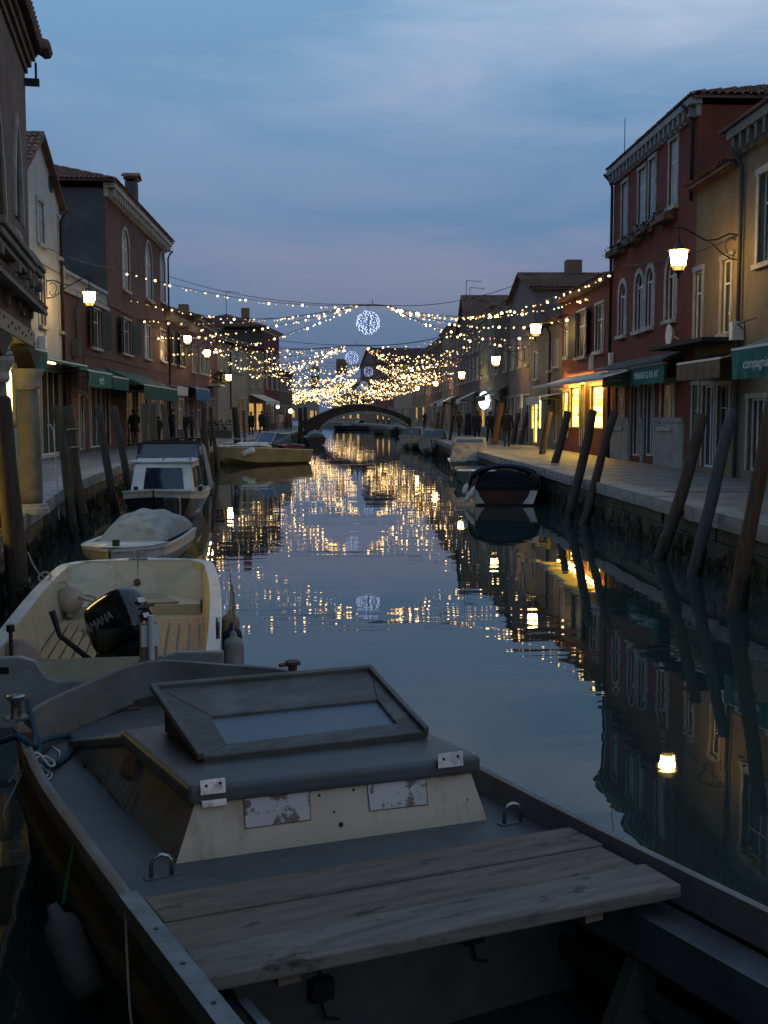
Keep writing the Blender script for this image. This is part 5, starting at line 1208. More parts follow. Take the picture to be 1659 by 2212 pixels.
k=MB(); k.tube([(-.0,Lt-.2,.47),(-.0,Lt-.2,.74)],.022,6); k.tube([(-.12,Lt-.2,.62),(.12,Lt-.2,.62)],.016,6); k.tube([(-.09,Lt-.2,.70),(.09,Lt-.2,.70)],.014,6); k.build('bow_cleat',M_chrome,td)
k=MB(); k.tube([(0,Lt-.45,.33),(0,Lt-.49,.36)],.045,10); k.build('bow_ring',M_rust,td)
M_slat=woodmat('teak_floor_slat',(.36,.22,.10),(12,.9,12),.7,.3)
sm=None
for side in (-1,1):
    for i in range(6):
        x=side*(.28+i*.115); k=MB(); k.box(x-.048,x+.048,.35,yb-.55,.09,.115); bev(k.build('floor_slat',M_slat,td),.006,1)
k=MB(); k.box(-.93,.93,.12,.34,.08,.28); bev(k.build('stern_bench',M_slat,td),.02)
k=MB(); k.box(-.24,.24,.36,yb-.9,.062,.075); k.build('keel_well',mat('matt_black_well',(.008,.008,.008),1,.3,4,spec=.02),td)
# transom with raised quarters and a cut-out for the motor
k=MB(); prof=[(-1.0,-.1),(-1.0,.56),(-.62,.57),(-.50,.53),(-.42,.40),(-.32,.36),(.32,.36),(.42,.40),(.50,.53),(.62,.57),(1.0,.56),(1.0,-.1)]
k.loft([[(x,-.07,z) for x,z in prof],[(x,.0,z) for x,z in prof]]); bev(k.build('transom',mat('grey_transom',(.30,.31,.30),.5,.2,3,stain=(.12,.1,.07),stamt=.6),td),.012,2)
k=MB(); k.box(-.93,-.70,-.078,-.0705,.44,.49); k.build('transom_slot',M_black,td)
# outboard tilted up
om=MB()
def ob(y,z): # local motor frame: tilt about transom
    a=math.radians(-28); return (y*math.cos(a)-z*math.sin(a), y*math.sin(a)+z*math.cos(a))
rings=[]
for zz,w,l,c in ((.34,.13,.22,.0),(.40,.165,.30,.0),(.50,.17,.315,.0),(.66,.165,.30,.01),(.76,.15,.27,.02),(.80,.11,.2,.03)):
    r=[]
    for q in range(16):
        a=2*math.pi*q/16; ca,sa=math.cos(a),math.sin(a); x=w*math.copysign(abs(ca)**.55,ca); y=c+l*math.copysign(abs(sa)**.55,sa); yy,z2=ob(-.1+y,zz); r.append((x,.05+yy,.12+z2))
    rings.append(r)
om.loft(rings); M_cowl=mat('glossy_black_cowl',(.012,.013,.014),.12,.1,3,spec=.6); mot=thing('outboard_motor',None,None); mot.parent=td; 
for kk in ('label','category','group'):
    if kk in mot: del mot[kk]
mot.rotation_euler=(0,0,math.radians(44)); mot.location=(.30,.20,.06); mot.scale=(1.05,1.05,1.05)
cw=om.build('cowling',M_cowl,mot,smooth=True); sub(cw,1)
k=MB()
for zz,l in ((.30,.15),(.335,.24)):
    pass
r0=[];r1=[]
for q in range(12):
    a=2*math.pi*q/12; y1,z1_=ob(-.1+.30*math.sin(a),.335); y2,z2=ob(-.1+.2*math.sin(a),.22); r1.append((.165*math.cos(a),.05+y1,.12+z1_)); r0.append((.1*math.cos(a),.05+y2,.12+z2))
k.loft([r0,r1]); a0_=ob(-.06,.25);
k.build('lower_cowl',M_navy,mot)
k=MB(); pts=[]
for y,z,w in ((-.06,.26,.075),(-.06,-.02,.07),(-.05,-.35,.05),(-.05,-.6,.045)):
    yy,z2=ob(y,z); pts.append([(-w,.05+yy-.09,.12+z2),(w,.05+yy-.09,.12+z2),(w,.05+yy+.09,.12+z2),(-w,.05+yy+.09,.12+z2)])
k.loft(pts); k.build('leg_housing',mat('motor_grey',(.09,.10,.11),.4,.2,4),mot)
k=MB(); y1,z1_=ob(.18,.30); y2,z2=ob(.72,.36); k.tube([(-.12,.05+y1,.12+z1_),(-.26,.05+y1+.3,.12+z1_+.24),(-.30,.05+y1+.34,.12+z1_+.44)],[.025,.022,.03],8); k.build('tiller',M_black,mot,smooth=True)
yy,zz=ob(-.05,.58); textobj('YAMAHA',.105,Matrix.Translation((-.171,.05+yy+.02,.12+zz))@Matrix.Rotation(-math.pi/2,4,'Z')@Matrix.Rotation(math.pi/2,4,'X')@Matrix.Rotation(math.radians(28),4,'Z'),mat('silver_lettering',(.30,.31,.32),.4,.05),mot)
for i,(a,b,w,m) in enumerate(((.60,.64,.07,M_white),(.47,.51,.06,M_white),(.55,.57,.15,M_rust))):
    k=MB(); q0=ob(-.417,a); q1=ob(-.417,b); k.quad((-.02,.05+q0[0],.12+q0[1]),(-.02+w,.05+q0[0],.12+q0[1]),(-.02+w,.05+q1[0],.12+q1[1]),(-.02,.05+q1[0],.12+q1[1])); k.build('decal',m,mot,fix=False)
# quarter fittings
for sx in (-1,1):
    k=MB(); k.tube([(sx*.96,.5,.56),(sx*.96,.5,.70),(sx*.96,.56,.72)],.02,6); k.build('rowlock',M_chrome,td)
k=MB(); k.tube([(-.78,.55,.1),(-.78,.55,.66)],.018,6); k.tube([(-.78,.55,.66),(-.78,.55,.72)],.035,8); k.build('stern_light_pole',M_iron,td)
def rel(o,v): 
    c,s=math.cos(o.rotation_euler.z),math.sin(o.rotation_euler.z); return (o.location.x+c*v[0]-s*v[1],o.location.y+s*v[0]+c*v[1],v[2])
bo=thing('buoy_fender','round white buoy fender inside the open tender on its left side','fender',rel(td,(-.74,yb-.1,.30)),group='round buoy fenders of the tender'); k=MB(); k.ball((0,0,0),.17,14,10); k.tube([(0,0,-.15),(0,-.03,-.22)],[.05,.04],8); k.build('buoy_body',mat('weathered_buoy',(.42,.36,.28),.6,.3,3,stain=(.2,.12,.07),stamt=.5),bo,smooth=True); k=MB(); k.tube([(0,0,.15),(-.08,.1,.2),(-.16,.05,.17)],.01,5); k.build('buoy_rope',M_rope,bo)
bo2=thing('buoy_fender','stained pinkish buoy fender at the stern of the open tender, left','fender',rel(td,(-.76,.85,.34)),group='round buoy fenders of the tender'); k=MB(); k.ball((0,0,0),.2,14,10); k.build('buoy_body',mat('stained_buoy',(.34,.25,.19),.7,.4,4,stain=(.2,.09,.05),stamt=.6),bo2,smooth=True)
ro=thing('coiled_rope','grey rope lying in loose loops on the tender\'s floor','rope'); k=MB(); pts=[rel(td,(-.55+.25*t*.12+.13*math.cos(t*1.7),yb-.12-.02*t+.16*math.sin(t*1.7),.2+.08*math.sin(t*.9)+.06)) for t in [i*.3 for i in range(28)]]; k.tube(pts,.013,5); k.build('rope_strand',M_rope,ro,smooth=True)
for i,(yy,m,l) in enumerate(((1.9,mat('tan_fender',(.30,.2,.1),.7,.3,4),'tan and navy fender outside the tender on the canal side'),(.7,mat('dull_white_fender',(.30,.29,.27),.7,.3,4,stain=(.15,.12,.09),stamt=.6),'off white fender with navy end hung at the tender\'s stern quarter'),(1.15,M_bluecov,'navy cylindrical fender between two pale ones on the tender'))):
    fender(rel(td,(1.10,yy,.32)),l,.09,.38,(0,0,0),m)
k=thing('mooring_line','frayed mooring rope tied round the tender\'s left gunwale','rope'); q=MB(); a=Vector(rel(td,(-1.0,yb-.3,.6))); b=Vector(rel(td,(-1.35,yb+.9,.75))); q.tube([a.lerp(b,i/6)-Vector((0,0,.06*4*(i/6)*(1-i/6))) for i in range(7)],.014,5)
for t in range(2): q.tube([a+Vector((.07*math.cos(w),.05*math.sin(w)+t*.03,.05*math.sin(w))) for w in [i*math.pi/5 for i in range(11)]],.012,5)
q.build('rope_strand',M_rope,k)

# ---- small boat under a grey canvas
sc=thing('covered_dinghy','small white dinghy under a humped grey canvas cover, bow towards us','boat')
bwp=onZ(275,1196,.42); sr=onZ(300,1150,.42)
Ls=4.2; place(sc,-3.28,bwp.y+Ls,180-2)
sc.location=(bwp.x-.12,bwp.y+Ls,0)
h,hb=hull_obj(sc,Ls,1.42,lambda s:.40+.07*s*s,lambda s:-.2+.25*max(0,(s-.75)/.25)**2,bow=.55,stern=.9,m_out=M_wgel,m_in=M_wgel,bow_round=2.6,band=M_wgel)
k=MB(); rings=[]
for i in range(13):
    s=i/12; y=.1+s*(Ls-1.3); b=(hb(y/Ls)-.04)*(1-.24*s); hh=.04+.38*math.sin(math.pi*min(1,.12+s*.95))**.7*(1 if s<.9 else 1); 
    if s>.86: hh*=max(.1,(1-s)/.14*.9+.1)
    r=[]
    for j in range(17):
        a=math.pi*j/16; fold=.05*math.sin(a*11+.25*i)*math.sin(a)*(1-.5*s)
        r.append((-b*math.cos(a),y,.43+(hh+fold)*math.sin(a)**.8))
    rings.append(r)
k.loft(rings,closed=False,cap=False); sub(k.build('canvas_cover',M_canvas,sc,smooth=True,fix=False),1)
k=MB(); k.add([(-hb(.72)*.98,Ls-1.35,.455),(hb(.72)*.98,Ls-1.35,.455),(hb(.86)*.97,Ls*.86,.475),(hb(.95)*.9,Ls*.95,.49),(0,Ls-.1,.5),(-hb(.95)*.9,Ls*.95,.49),(-hb(.86)*.97,Ls*.86,.475)],[(0,1,2,3,4,5,6)]); k.build('foredeck',M_wgel,sc,fix=False)
k=MB(); k.box(-.05,.05,Ls-.5,Ls-.42,.49,.58); k.build('mooring_bitt',M_black,sc)

# ---- white cabin boat
cb=thing('cabin_boat','white cabin boat with a navy hull and dark folding hood moored left','boat')
bp=onZ(318,1059,.95); Lc=6.4; place(cb,0,0,180+3); cb.location=(bp.x-.22,bp.y+Lc,0)
h,hb=hull_obj(cb,Lc,1.78,lambda s:.66+.30*s**2.2,lambda s:-.3+.35*max(0,(s-.75)/.25)**2,bow=.30,stern=.92,floor=.3,m_out=M_navy,m_in=M_wgel,m_gun=M_wgel,bow_round=2.3,band=M_wgel,flare=.8,chine_z=.5)
k=MB(); pts=[(-hb(.56)*.96,Lc*.56,.72)]+[]
n=8; fd=[]
for i in range(n+1):
    s=.55+.44*i/n; fd.append((hb(s)*.95,Lc*s,.66+.30*s**2.2))
k.poly([(-x,y,z) for x,y,z in fd]+fd[::-1]); k.build('foredeck',M_wgel,cb,fix=False)
# cabin: raked front, slightly inward sides
c0,c1=2.3,4.35; zb=.70; zt=1.42
k=MB(); k.hexa([(-.78,c0,zb),(.78,c0,zb),(.70,c1+.12,zb+.04),(-.70,c1+.12,zb+.04),(-.68,c0,zt),(.68,c0,zt),(.62,c1-.18,zt),(-.62,c1-.18,zt)]); cab=k.build('cabin',M_wgel,cb); bev(cab,.05,3)
k=MB(); k.box(-.71,.71,c0-.02,c1-.12,zt+.0,zt+.05); ro_=k.build('cabin_roof',M_wgel,cb); bev(ro_,.03,2)
def front(x,t): # point on raked front face
    return (x*(.70-.08*t)/.80, c1+.12-.30*t+.012, zb+.04+(zt-zb-.04)*t)
k=MB(); k.quad(front(-.56,.16),front(.48,.16),front(.46,.84),front(-.54,.84)); k.build('front_window',glassmat('dark_cabin_glass',(.015,.022,.04)),cb,fix=False)
for sx in (-1,1):
    k=MB(); k.quad((sx*.765,c0+.3,zb+.16),(sx*.73,c1-.25,zb+.16),(sx*.665,c1-.36,zt-.12),(sx*.70,c0+.3,zt-.12)); k.build('side_window',M_glass,cb,fix=False)
k=MB()
for x in (-.6,0,.6):
    k.tube([(x,c1-.25,zt+.05),(x,c1-.25,zt+.11)],[.035,.02],6)
for x in (-.68,.68): k.tube([(x,c0+.5,zt+.05),(x,c0+.5,zt+.15)],[.03,.03],6)
k.build('roof_fittings',M_chrome,cb)
# windscreen and folded hood on the roof's after end
k=MB()
for x in (-.70,.70): k.tube([(x*1.02,c0+.35,zt+.04),(x*.94,c0-.05,zt+.40)],.022,6)
k.tube([(-.66,c0-.05,zt+.40),(.66,c0-.05,zt+.40)],.022,6); k.build('windscreen_frame',M_iron,cb)
k=MB(); k.quad((-.68,c0+.33,zt+.06),(.68,c0+.33,zt+.06),(.63,c0-.04,zt+.38),(-.63,c0-.04,zt+.38)); k.build('windscreen',glassmat('smoked_screen',(.03,.03,.035)),cb,fix=False)
k=MB(); k.loft([[(-.72,c0-.1-.9*t,zt+.42-.06*t),(-.40,c0-.1-.9*t,zt+.46-.06*t),(.40,c0-.1-.9*t,zt+.46-.06*t),(.72,c0-.1-.9*t,zt+.42-.06*t),(.72,c0-.1-.9*t,zt+.38-.06*t),(-.72,c0-.1-.9*t,zt+.38-.06*t)] for t in (0,.5,1)]); k.build('hood',M_black,cb)
for sx in (-1,1):
    k=MB(); k.hexa([(sx*.90,.7,.75),(sx*.93,.7,.75),(sx*.93,c0-.1,.75),(sx*.90,c0-.1,.75),(sx*.72,.9,zt+.3),(sx*.75,.9,zt+.3),(sx*.75,c0-.1,zt+.38),(sx*.72,c0-.1,zt+.38)]); k.build('hood_side',M_bluecov if sx>0 else M_canvas,cb)
k=MB(); k.tube([(-.85,c1+.35,.82),(-.85,c1+.35,.92)],[.05,.05],8); k.tube([(.55,c1+.3,.82),(.55,c1+.3,.92)],[.05,.05],8); k.build('deck_bollards',M_black,cb)
k=MB(); k.hexa([(-.22,-.45,.2),(.22,-.45,.2),(.22,-.08,.2),(-.22,-.08,.2),(-.2,-.5,.95),(.2,-.5,.95),(.2,-.1,.95),(-.2,-.1,.95)]); bev(k.build('outboard_cowl',M_navy,cb),.06,3)
# outboard of the dinghy behind its hump (dark cap seen right of the canvas)
k=MB(); k.hexa([(-.35,-.35,.15),(-.02,-.35,.15),(-.02,.0,.15),(-.35,.0,.15),(-.33,-.32,.98),(-.04,-.32,.98),(-.04,-.02,.98),(-.33,-.02,.98)]); bev(k.build('outboard_cowl',M_navy,sc),.08,3)

# ---- cream speedboat
sb=thing('speedboat','cream speedboat with a tall tinted windscreen and white fender on its bow','boat')
wp=onZ(575,1004,0); Lb=5.4; hd=132  # heading of the bow, degrees from +y anticlockwise
place(sb,0,0,hd); c_=Vector((wp.x,wp.y)); d_=Vector((-math.sin(math.radians(hd)),math.cos(math.radians(hd)))); sb.location=(c_.x-d_.x*2.2,c_.y-d_.y*2.2+1.0,0)
h,hb=hull_obj(sb,Lb,2.1,lambda s:.70+.25*s,lambda s:-.25+.5*max(0,(s-.6)/.4)**1.6,bow=.2,stern=.95,floor=.35,m_out=M_hullcream,m_in=M_wgel,m_gun=M_wgel,bow_round=2.2,flare=.82)
k=MB(); fd=[(hb(.5+.49*i/8)*.94,Lb*(.5+.49*i/8),.72+.25*(.5+.49*i/8)+.10*(1-i/8)) for i in range(9)]; k.poly([(-x,y,z) for x,y,z in fd]+fd[::-1]); k.build('foredeck',M_wgel,sb,fix=False)
k=MB(); k.hexa([(-.7,2.4,.8),(.7,2.4,.8),(.45,4.2,.95),(-.45,4.2,.95),(-.62,2.5,1.12),(.62,2.5,1.12),(.36,3.7,1.12),(-.36,3.7,1.12)]); bev(k.build('cuddy',M_wgel,sb),.06,3)
k=MB(); k.quad((-.75,2.55,1.05),(-.02,2.95,1.12),(-.02,2.45,1.62),(-.65,2.15,1.58)); k.quad((.02,2.95,1.12),(.75,2.55,1.05),(.65,2.15,1.58),(.02,2.45,1.62)); k.quad((-.75,2.55,1.05),(-.65,2.15,1.58),(-.72,1.3,1.5),(-.86,1.3,1.0)); k.quad((.75,2.55,1.05),(.65,2.15,1.58),(.72,1.3,1.5),(.86,1.3,1.0)); k.build('windscreen',glassmat('tinted_screen',(.06,.09,.14),.06),sb,fix=False)
k=MB()
for a,b in (((-.75,2.55,1.05),(-.65,2.15,1.58)),((0,2.95,1.12),(0,2.45,1.62)),((.75,2.55,1.05),(.65,2.15,1.58)),((-.65,2.15,1.58),(0,2.45,1.62)),((0,2.45,1.62),(.65,2.15,1.58)),((-.75,2.55,1.05),(0,2.95,1.12)),((0,2.95,1.12),(.75,2.55,1.05)),((.65,2.15,1.58),(.72,1.3,1.5)),((-.65,2.15,1.58),(-.72,1.3,1.5))): k.tube([a,b],.022,5)
k.build('screen_frame',M_wgel,sb)
k=MB()
for sx in (-1,1):
    k.tube([(sx*.2,5.0,1.0),(sx*.28,4.9,1.3),(sx*.75,3.5,1.3),(sx*.8,3.4,1.0)],.014,5)
k.tube([(-.28,4.9,1.3),(.28,4.9,1.3)],.014,5); k.build('bow_rail',M_chrome,sb)
k=MB(); k.box(-.28,.28,3.75,4.05,1.0,1.03); k.build('deck_hatch',M_black,sb)
pf=onY(536,977,wp.y-.9); fender(pf,'fat white fender slung across the speedboat\'s bow',.17,.62,(0,math.radians(68),0))
# ---- red boat end seen behind the speedboat
rbt=thing('red_boat','red boat with a rounded stern just behind the cream speedboat','boat'); c=onZ(642,986,0); place(rbt,c.x-.2,c.y+.3,8)
hull_obj(rbt,4.6,1.5,lambda s:.62,lambda s:-.2,bow=.4,stern=.85,m_out=mat('red_hull_paint',(.20,.02,.03),.35,.2,3),m_in=M_darkw,bow_round=2.2)
k=MB(); k.loft([[(x*.6,.3+1.2*t,.6+.14*math.cos(x*1.2)) for x in (-1,-.5,0,.5,1)] for t in (0,.5,1)],closed=False,cap=False); k.build('stern_cover',MATS['red_hull_paint'],rbt,fix=False)
# ---- covered boat at the left foot of the bridge
lb=thing('tarpaulin_boat','dark boat under a peaked blue grey tarpaulin near the left bridge foot','boat'); c=onZ(684,962,0); place(lb,c.x,c.y+.2,4)
h,hb=hull_obj(lb,5,1.75,lambda s:.6+.12*s,lambda s:-.2,bow=.35,stern=.9,m_out=M_navy,m_in=M_navy,m_gun=M_wgel)
k=MB(); rings=[]
for i in range(9):
    s=i/8; b=hb(.05+s*.85)*.95; hh=.62*(math.sin(math.pi*(.15+.75*s)))**.8; rings.append([(-b,.2+s*4.2,.64),(-b*.6,.2+s*4.2,.64+hh*.65),(0,.2+s*4.2,.64+hh),(b*.6,.2+s*4.2,.64+hh*.65),(b,.2+s*4.2,.64)])
k.loft(rings,closed=False,cap=False); k.build('tarpaulin',mat('blue_grey_tarpaulin',(.09,.12,.15),.7,.2,3),lb,smooth=True,fix=False); k=MB(); k.poly(rings[0]); k.build('tarpaulin_flap',MATS['blue_grey_tarpaulin'],lb,fix=False)
# ---- blue covered boat on the right
bb=thing('blue_covered_boat','wooden boat under an arched navy canvas, moored on the right','boat'); c=onZ(1088,1092,0); place(bb,c.x,c.y,-9)
h,hb=hull_obj(bb,5.2,2.0,lambda s:.50+.06*s,lambda s:-.2,bow=.35,stern=.92,floor=.1,m_out=M_navy,m_in=M_navy,m_gun=M_navy,n=16,flare=.86)
k=MB(); prof=[(-.80,.05),(-.93,.46),(.93,.46),(.80,.05)]; k.loft([[(x,-.05,z) for x,z in prof],[(x,-.005,z) for x,z in prof]]); k.build('transom',mat('red_brown_transom',(.05,.016,.011),.4,.3,5),bb)
for sx in (-1,1):
    k=MB(); k.poly([(sx*.94,-.06,.46),(sx*.80,-.06,.05),(sx*.52,-.06,.06),(sx*.66,-.06,.26),(sx*.74,-.06,.46)]); k.build('white_corner',M_wgel,bb,fix=False)
rings=[]; k=MB()
for i in range(11):
    s=i/10; y=-.12+s*4.6; b=(hb(max(0,y/5.2)))*1.06; hh=.56*(1-.25*s-.5*max(0,s-.6)); rings.append([(-b*math.cos(math.pi*j/14),y+.03*math.sin(j),.52+hh*math.sin(math.pi*j/14)**.9) for j in range(15)])
k.loft(rings,closed=False,cap=False); cv=k.build('canvas_cover',M_bluecov,bb,smooth=True,fix=False)
k=MB(); r_=rings[0]; k.poly([(x*.88,y+.03,.52+(z-.52)*.80) for x,y,z in r_]); k.build('cover_end',mat('black_canvas',(.006,.010,.022),.9,.2,4),bb,fix=False)
k=MB()
for i in (0,3,6): k.tube([(x*1.01,y,z+.012) for x,y,z in rings[i]],.02,4)
k.build('cover_hoops',M_bluecov,bb)
k=MB()
for i in (0,1): k.hexa([(-.99,-.08+.02,.42),(.99,-.06,.42),(.99,.1,.42),(-.99,.1,.42),(-1.0,-.09,.53),(1.0,-.09,.53),(1.0,.1,.53),(-1.0,.1,.53)]); break
k.build('stern_rail',M_black,bb)
for i,(x,z,l) in enumerate(((-1.05,.44,'roundest small white fender at the stern corner of the blue covered boat'),(-.86,.36,'white fender close to the red transom of the blue covered boat'),(-.97,.24,'lowest white fender just above the water by the blue covered boat'))):
    fender(rel(bb,(x,-.16,z)),l,.075,.24,(0,.3,0))
# ---- small white boat peeking out behind it
wb=thing('small_white_boat','small white boat with a flat deck peeking out behind the navy canvas','boat'); c=onZ(1022,1046,0); place(wb,c.x+.15,c.y,-4)
h,hb=hull_obj(wb,4.4,1.5,lambda s:.46,lambda s:-.2,bow=.5,stern=.95,m_out=M_ggrey,m_in=M_ggrey,m_gun=M_ggrey); k=MB(); k.box(-.66,.66,.05,1.3,.455,.475); k.build('stern_deck',M_wgel,wb)
# ---- windscreen boat
ws=thing('windscreen_boat','old cabin boat with a big framed windscreen, peeling white paint','boat'); c=onZ(1016,1026,0); place(ws,c.x,c.y+.2,-5)
h,hb=hull_obj(ws,5.2,1.75,lambda s:.55,lambda s:-.2,bow=.4,stern=.95,m_out=mat('dull_teal_hull',(.06,.09,.09),.4,.3,3),m_in=M_wgel,m_gun=M_wgel)
M_peel=mat('peeling_white_paint',(.30,.30,.29),.6,.2,4,stain=(.16,.08,.05),stamt=.9,stscale=4)
k=MB(); k.hexa([(-.8,.25,.56),(.8,.25,.56),(.8,2.2,.56),(-.8,2.2,.56),(-.66,.55,1.55),(.66,.55,1.55),(.66,2.2,1.5),(-.66,2.2,1.5)]); bev(k.build('cabin',M_peel,ws),.03,2)
k=MB(); k.quad((-.60,.395,.98),(.60,.395,.98),(.55,.515,1.46),(-.55,.515,1.46)); k.build('windscreen',glassmat('grey_blue_screen',(.05,.08,.10),.08),ws,fix=False)
# ---- white motorboats on the right near the bridge
def motorboat(label,px,py,L,B,rz,m=M_wgel,screen=True):
    o=thing('motorboat',label,'boat',group='white motorboats near the bridge'); c=onZ(px,py,0); place(o,c.x,c.y,rz); a=math.radians(rz); dv=Vector((-math.sin(a),math.cos(a))); o.location=(c.x-dv.x*L*.96,c.y-dv.y*L*.96,0)
    h,hb=hull_obj(o,L,B,lambda s:.75+.3*s,lambda s:-.25+.55*max(0,(s-.6)/.4)**1.5,bow=.3,stern=.95,floor=.4,m_out=m,m_in=M_wgel,m_gun=M_wgel,bow_round=2.4,flare=.72)
    k=MB(); fd=[(hb(.5+.49*i/8)*.95,L*(.5+.49*i/8),.77+.3*(.5+.49*i/8)+.08*(1-i/8)) for i in range(9)]; k.poly([(-x,y,z) for x,y,z in fd]+fd[::-1]); k.build('foredeck',M_wgel,o,fix=False)
    if screen:
        k=MB(); w=B*.38; k.hexa([(-w,L*.38,.9),(w,L*.38,.9),(w*.8,L*.55,1.0),(-w*.8,L*.55,1.0),(-w*.9,L*.36,1.5),(w*.9,L*.36,1.5),(w*.75,L*.46,1.5),(-w*.75,L*.46,1.5)]); k.build('windscreen',glassmat('dark_screen',(.02,.025,.03),.08),o)
        k=MB(); k.tube([(-w,L*.38,.9),(-w*.9,L*.36,1.5),(w*.9,L*.36,1.5),(w,L*.38,.9)],.025,5); k.build('screen_frame',M_wgel,o)
    k=MB(); k.tube([(0,L-.12,.98),(0,L-.05,.8)],.04,6); k.build('bow_eye',M_black,o)
    return o
motorboat('white motorboat with dark windscreen, bow towards us, right of the bridge',932,984,5.6,2.05,172)
motorboat('white motorboat half hidden behind another, nearer the bridge\'s right foot',889,971,5,1.9,176)
motorboat('distant white cabin boat moored beyond the arch',742,925,6.5,2.4,120)
def rowboat(label,px,py,L,B,rz,m,cov=None):
    o=thing('moored_boat',label,'boat',group='small boats seen through the arch'); c=onZ(px,py,0); place(o,c.x,c.y,rz)
    h,hb=hull_obj(o,L,B,lambda s:.55+.15*s,lambda s:-.2,bow=.25,stern=.9,m_out=m,m_in=M_darkw)
    if cov:
        k=MB(); k.loft([[(-hb(s)*math.cos(math.pi*j/8),L*s,.58+.4*math.sin(math.pi*j/8)) for j in range(9)] for s in (.05,.3,.6,.85)],closed=False,cap=False); k.build('boat_cover',cov,o,fix=False)
    return o
rowboat('low dark boat with a long flat hull moored beyond the arch',810,929,7,1.6,70,M_navy)
rowboat('small grey boat under the right side of the arch',838,938,4.5,1.5,20,M_ggrey)
rowboat('boat under a bright blue cover by the right foot of the arch',858,938,5,1.7,6,M_navy,mat('bright_blue_cover',(.02,.06,.16),.7,.2,3))
rowboat('flat pale launch moored behind the white motorboats on the right',905,950,6,1.9,2,M_wgel,M_canvas)
# white rope hanging from the quay between the left piles
k=thing('mooring_line','white rope hanging straight from the left quay by the green pile','rope'); q=MB(); a=onY(108,890,23.5); b=onY(128,1140,23.5); a.z=2.3; q.tube([(a.x-.06,23.5,a.z-.02),(a.x,23.5,a.z),(a.x+.06,23.5,a.z-.12),(b.x-.03,23.5,1.4),(b.x,23.5,.35)],.016,5); q.build('rope_strand',M_ropew,k)
# ================================================================== FOREGROUND WORKBOAT
WA=math.radians(26); wk=thing('workboat','large grey decked workboat with a raised hatch and cream cabin front, nearest us','boat',(1.888,.920,0),WA)
WM=Matrix.Translation((1.888,.920,0))@Matrix.Rotation(WA,4,'Z'); WI=WM.inverted()
def BL(x,y,z): return WI@onZ(x,y,z)
def BP(x,y,p0,p1,p2,off=0):   # pixel ray meets the plane through three local points
    n=(p1-p0).cross(p2-p0).normalized(); o=WI@CAM; d=(WI.to_3x3()@ray(x,y))
    if n.dot(d)>0: n=-n
    t=(p0+n*off-o).dot(n)/d.dot(n); return o+d*t
M_deck=mat('blue_grey_deck_paint',(.086,.093,.099),.55,.25,2.2,.0012,60,stain=(.15,.12,.09),stamt=.5,stscale=2.4,chip=((.17,.16,.15),5,.70))
M_whull=mat('brown_black_hull',(.035,.028,.022),.7,.4,3,.003,20)
M_bulw=mat('worn_grey_bulwark',(.17,.158,.145),.7,.3,3,.002,30,stain=(.20,.11,.05),stamt=.6,stscale=3,chip=((.06,.04,.03),6,.68))
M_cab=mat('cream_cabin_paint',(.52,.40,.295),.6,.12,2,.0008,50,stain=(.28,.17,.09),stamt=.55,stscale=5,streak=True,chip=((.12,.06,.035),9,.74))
M_cabs=mat('dark_cabin_side',(.17,.145,.115),.7,.3,3,.001,50,stain=(.05,.035,.025),stamt=.7,stscale=3)  # port side of the trunk: darker than the cream faces, with random blotches
M_roofp=mat('slate_grey_roof_paint',(.085,.087,.090),.5,.25,2,.001,50,stain=(.13,.11,.09),stamt=.5,stscale=2.5,chip=((.17,.16,.15),6,.70))
M_hatch=mat('weathered_hatch_frame',(.105,.097,.088),.6,.4,4,.002,30,stain=(.20,.19,.175),stamt=.5,stscale=3,aniso=(1,4,4),chip=((.24,.23,.21),7,.68))
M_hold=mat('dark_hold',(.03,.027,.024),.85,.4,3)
M_alu=mat('worn_aluminium',(.16,.175,.19),.5,.35,8,metal=.5,stain=(.07,.06,.05),stamt=.6,stscale=6)
DZ=.645
out=[(-1.0,.3,.74),(-1.0,2.5,.74),(-1.0,4.2,.74),(-1.0,5.3,.76),(-.965,6.0,.80),(-.89,6.42,.84),(-.46,6.86,.87),(.05,7.16,.905),(.52,6.9,.885),(.86,6.62,.86),(.98,6.0,.82),(1.0,5.3,.77),(1.0,4.2,.74),(1.0,2.5,.74),(1.0,.3,.74)]
def _cr(P,m=4):
    Q=[]
    for i in range(len(P)-1):
        p0,p1,p2,p3=(Vector(P[j]) for j in (max(i-1,0),i,i+1,min(i+2,len(P)-1)))
        for j in range(m):
            t=j/m; v=.5*((2*p1)+(p2-p0)*t+(2*p0-5*p1+4*p2-p3)*t*t+(3*p1-p0-3*p2+p3)*t**3); Q.append((max(-1,min(1,v.x)),v.y,v.z))
    return Q+[tuple(P[-1])]
out=_cr(out)
def inner(i,t=.045):
    x,y,z=out[i]; a=out[max(i-1,0)]; b=out[min(i+1,len(out)-1)]; dx,dy=b[0]-a[0],b[1]-a[1]; l=math.hypot(dx,dy); return (x+dy/l*t,y-dx/l*t,z)
k=MB(); n=len(out)
for i in range(n-1):
    a,b=out[i],out[i+1]; 
    low=lambda p:(p[0]*.93,p[1]-(.18 if p[1]>6.3 else 0),.10); wl=lambda p:(p[0]*.86,p[1]-(.4 if p[1]>6.3 else 0),-.35)
    k.quad(a,b,low(b),low(a)); k.quad(low(a),low(b),wl(b),wl(a))
k.poly([out[0],(out[0][0]*.93,.3,.1),(out[0][0]*.86,.3,-.35),(out[-1][0]*.86,.3,-.35),(out[-1][0]*.93,.3,.1),out[-1]])
k.build('hull',M_whull,wk,fix=False)
k=MB()   # bulwark: capping, inner face down to the deck
n=len(out); rg=[]
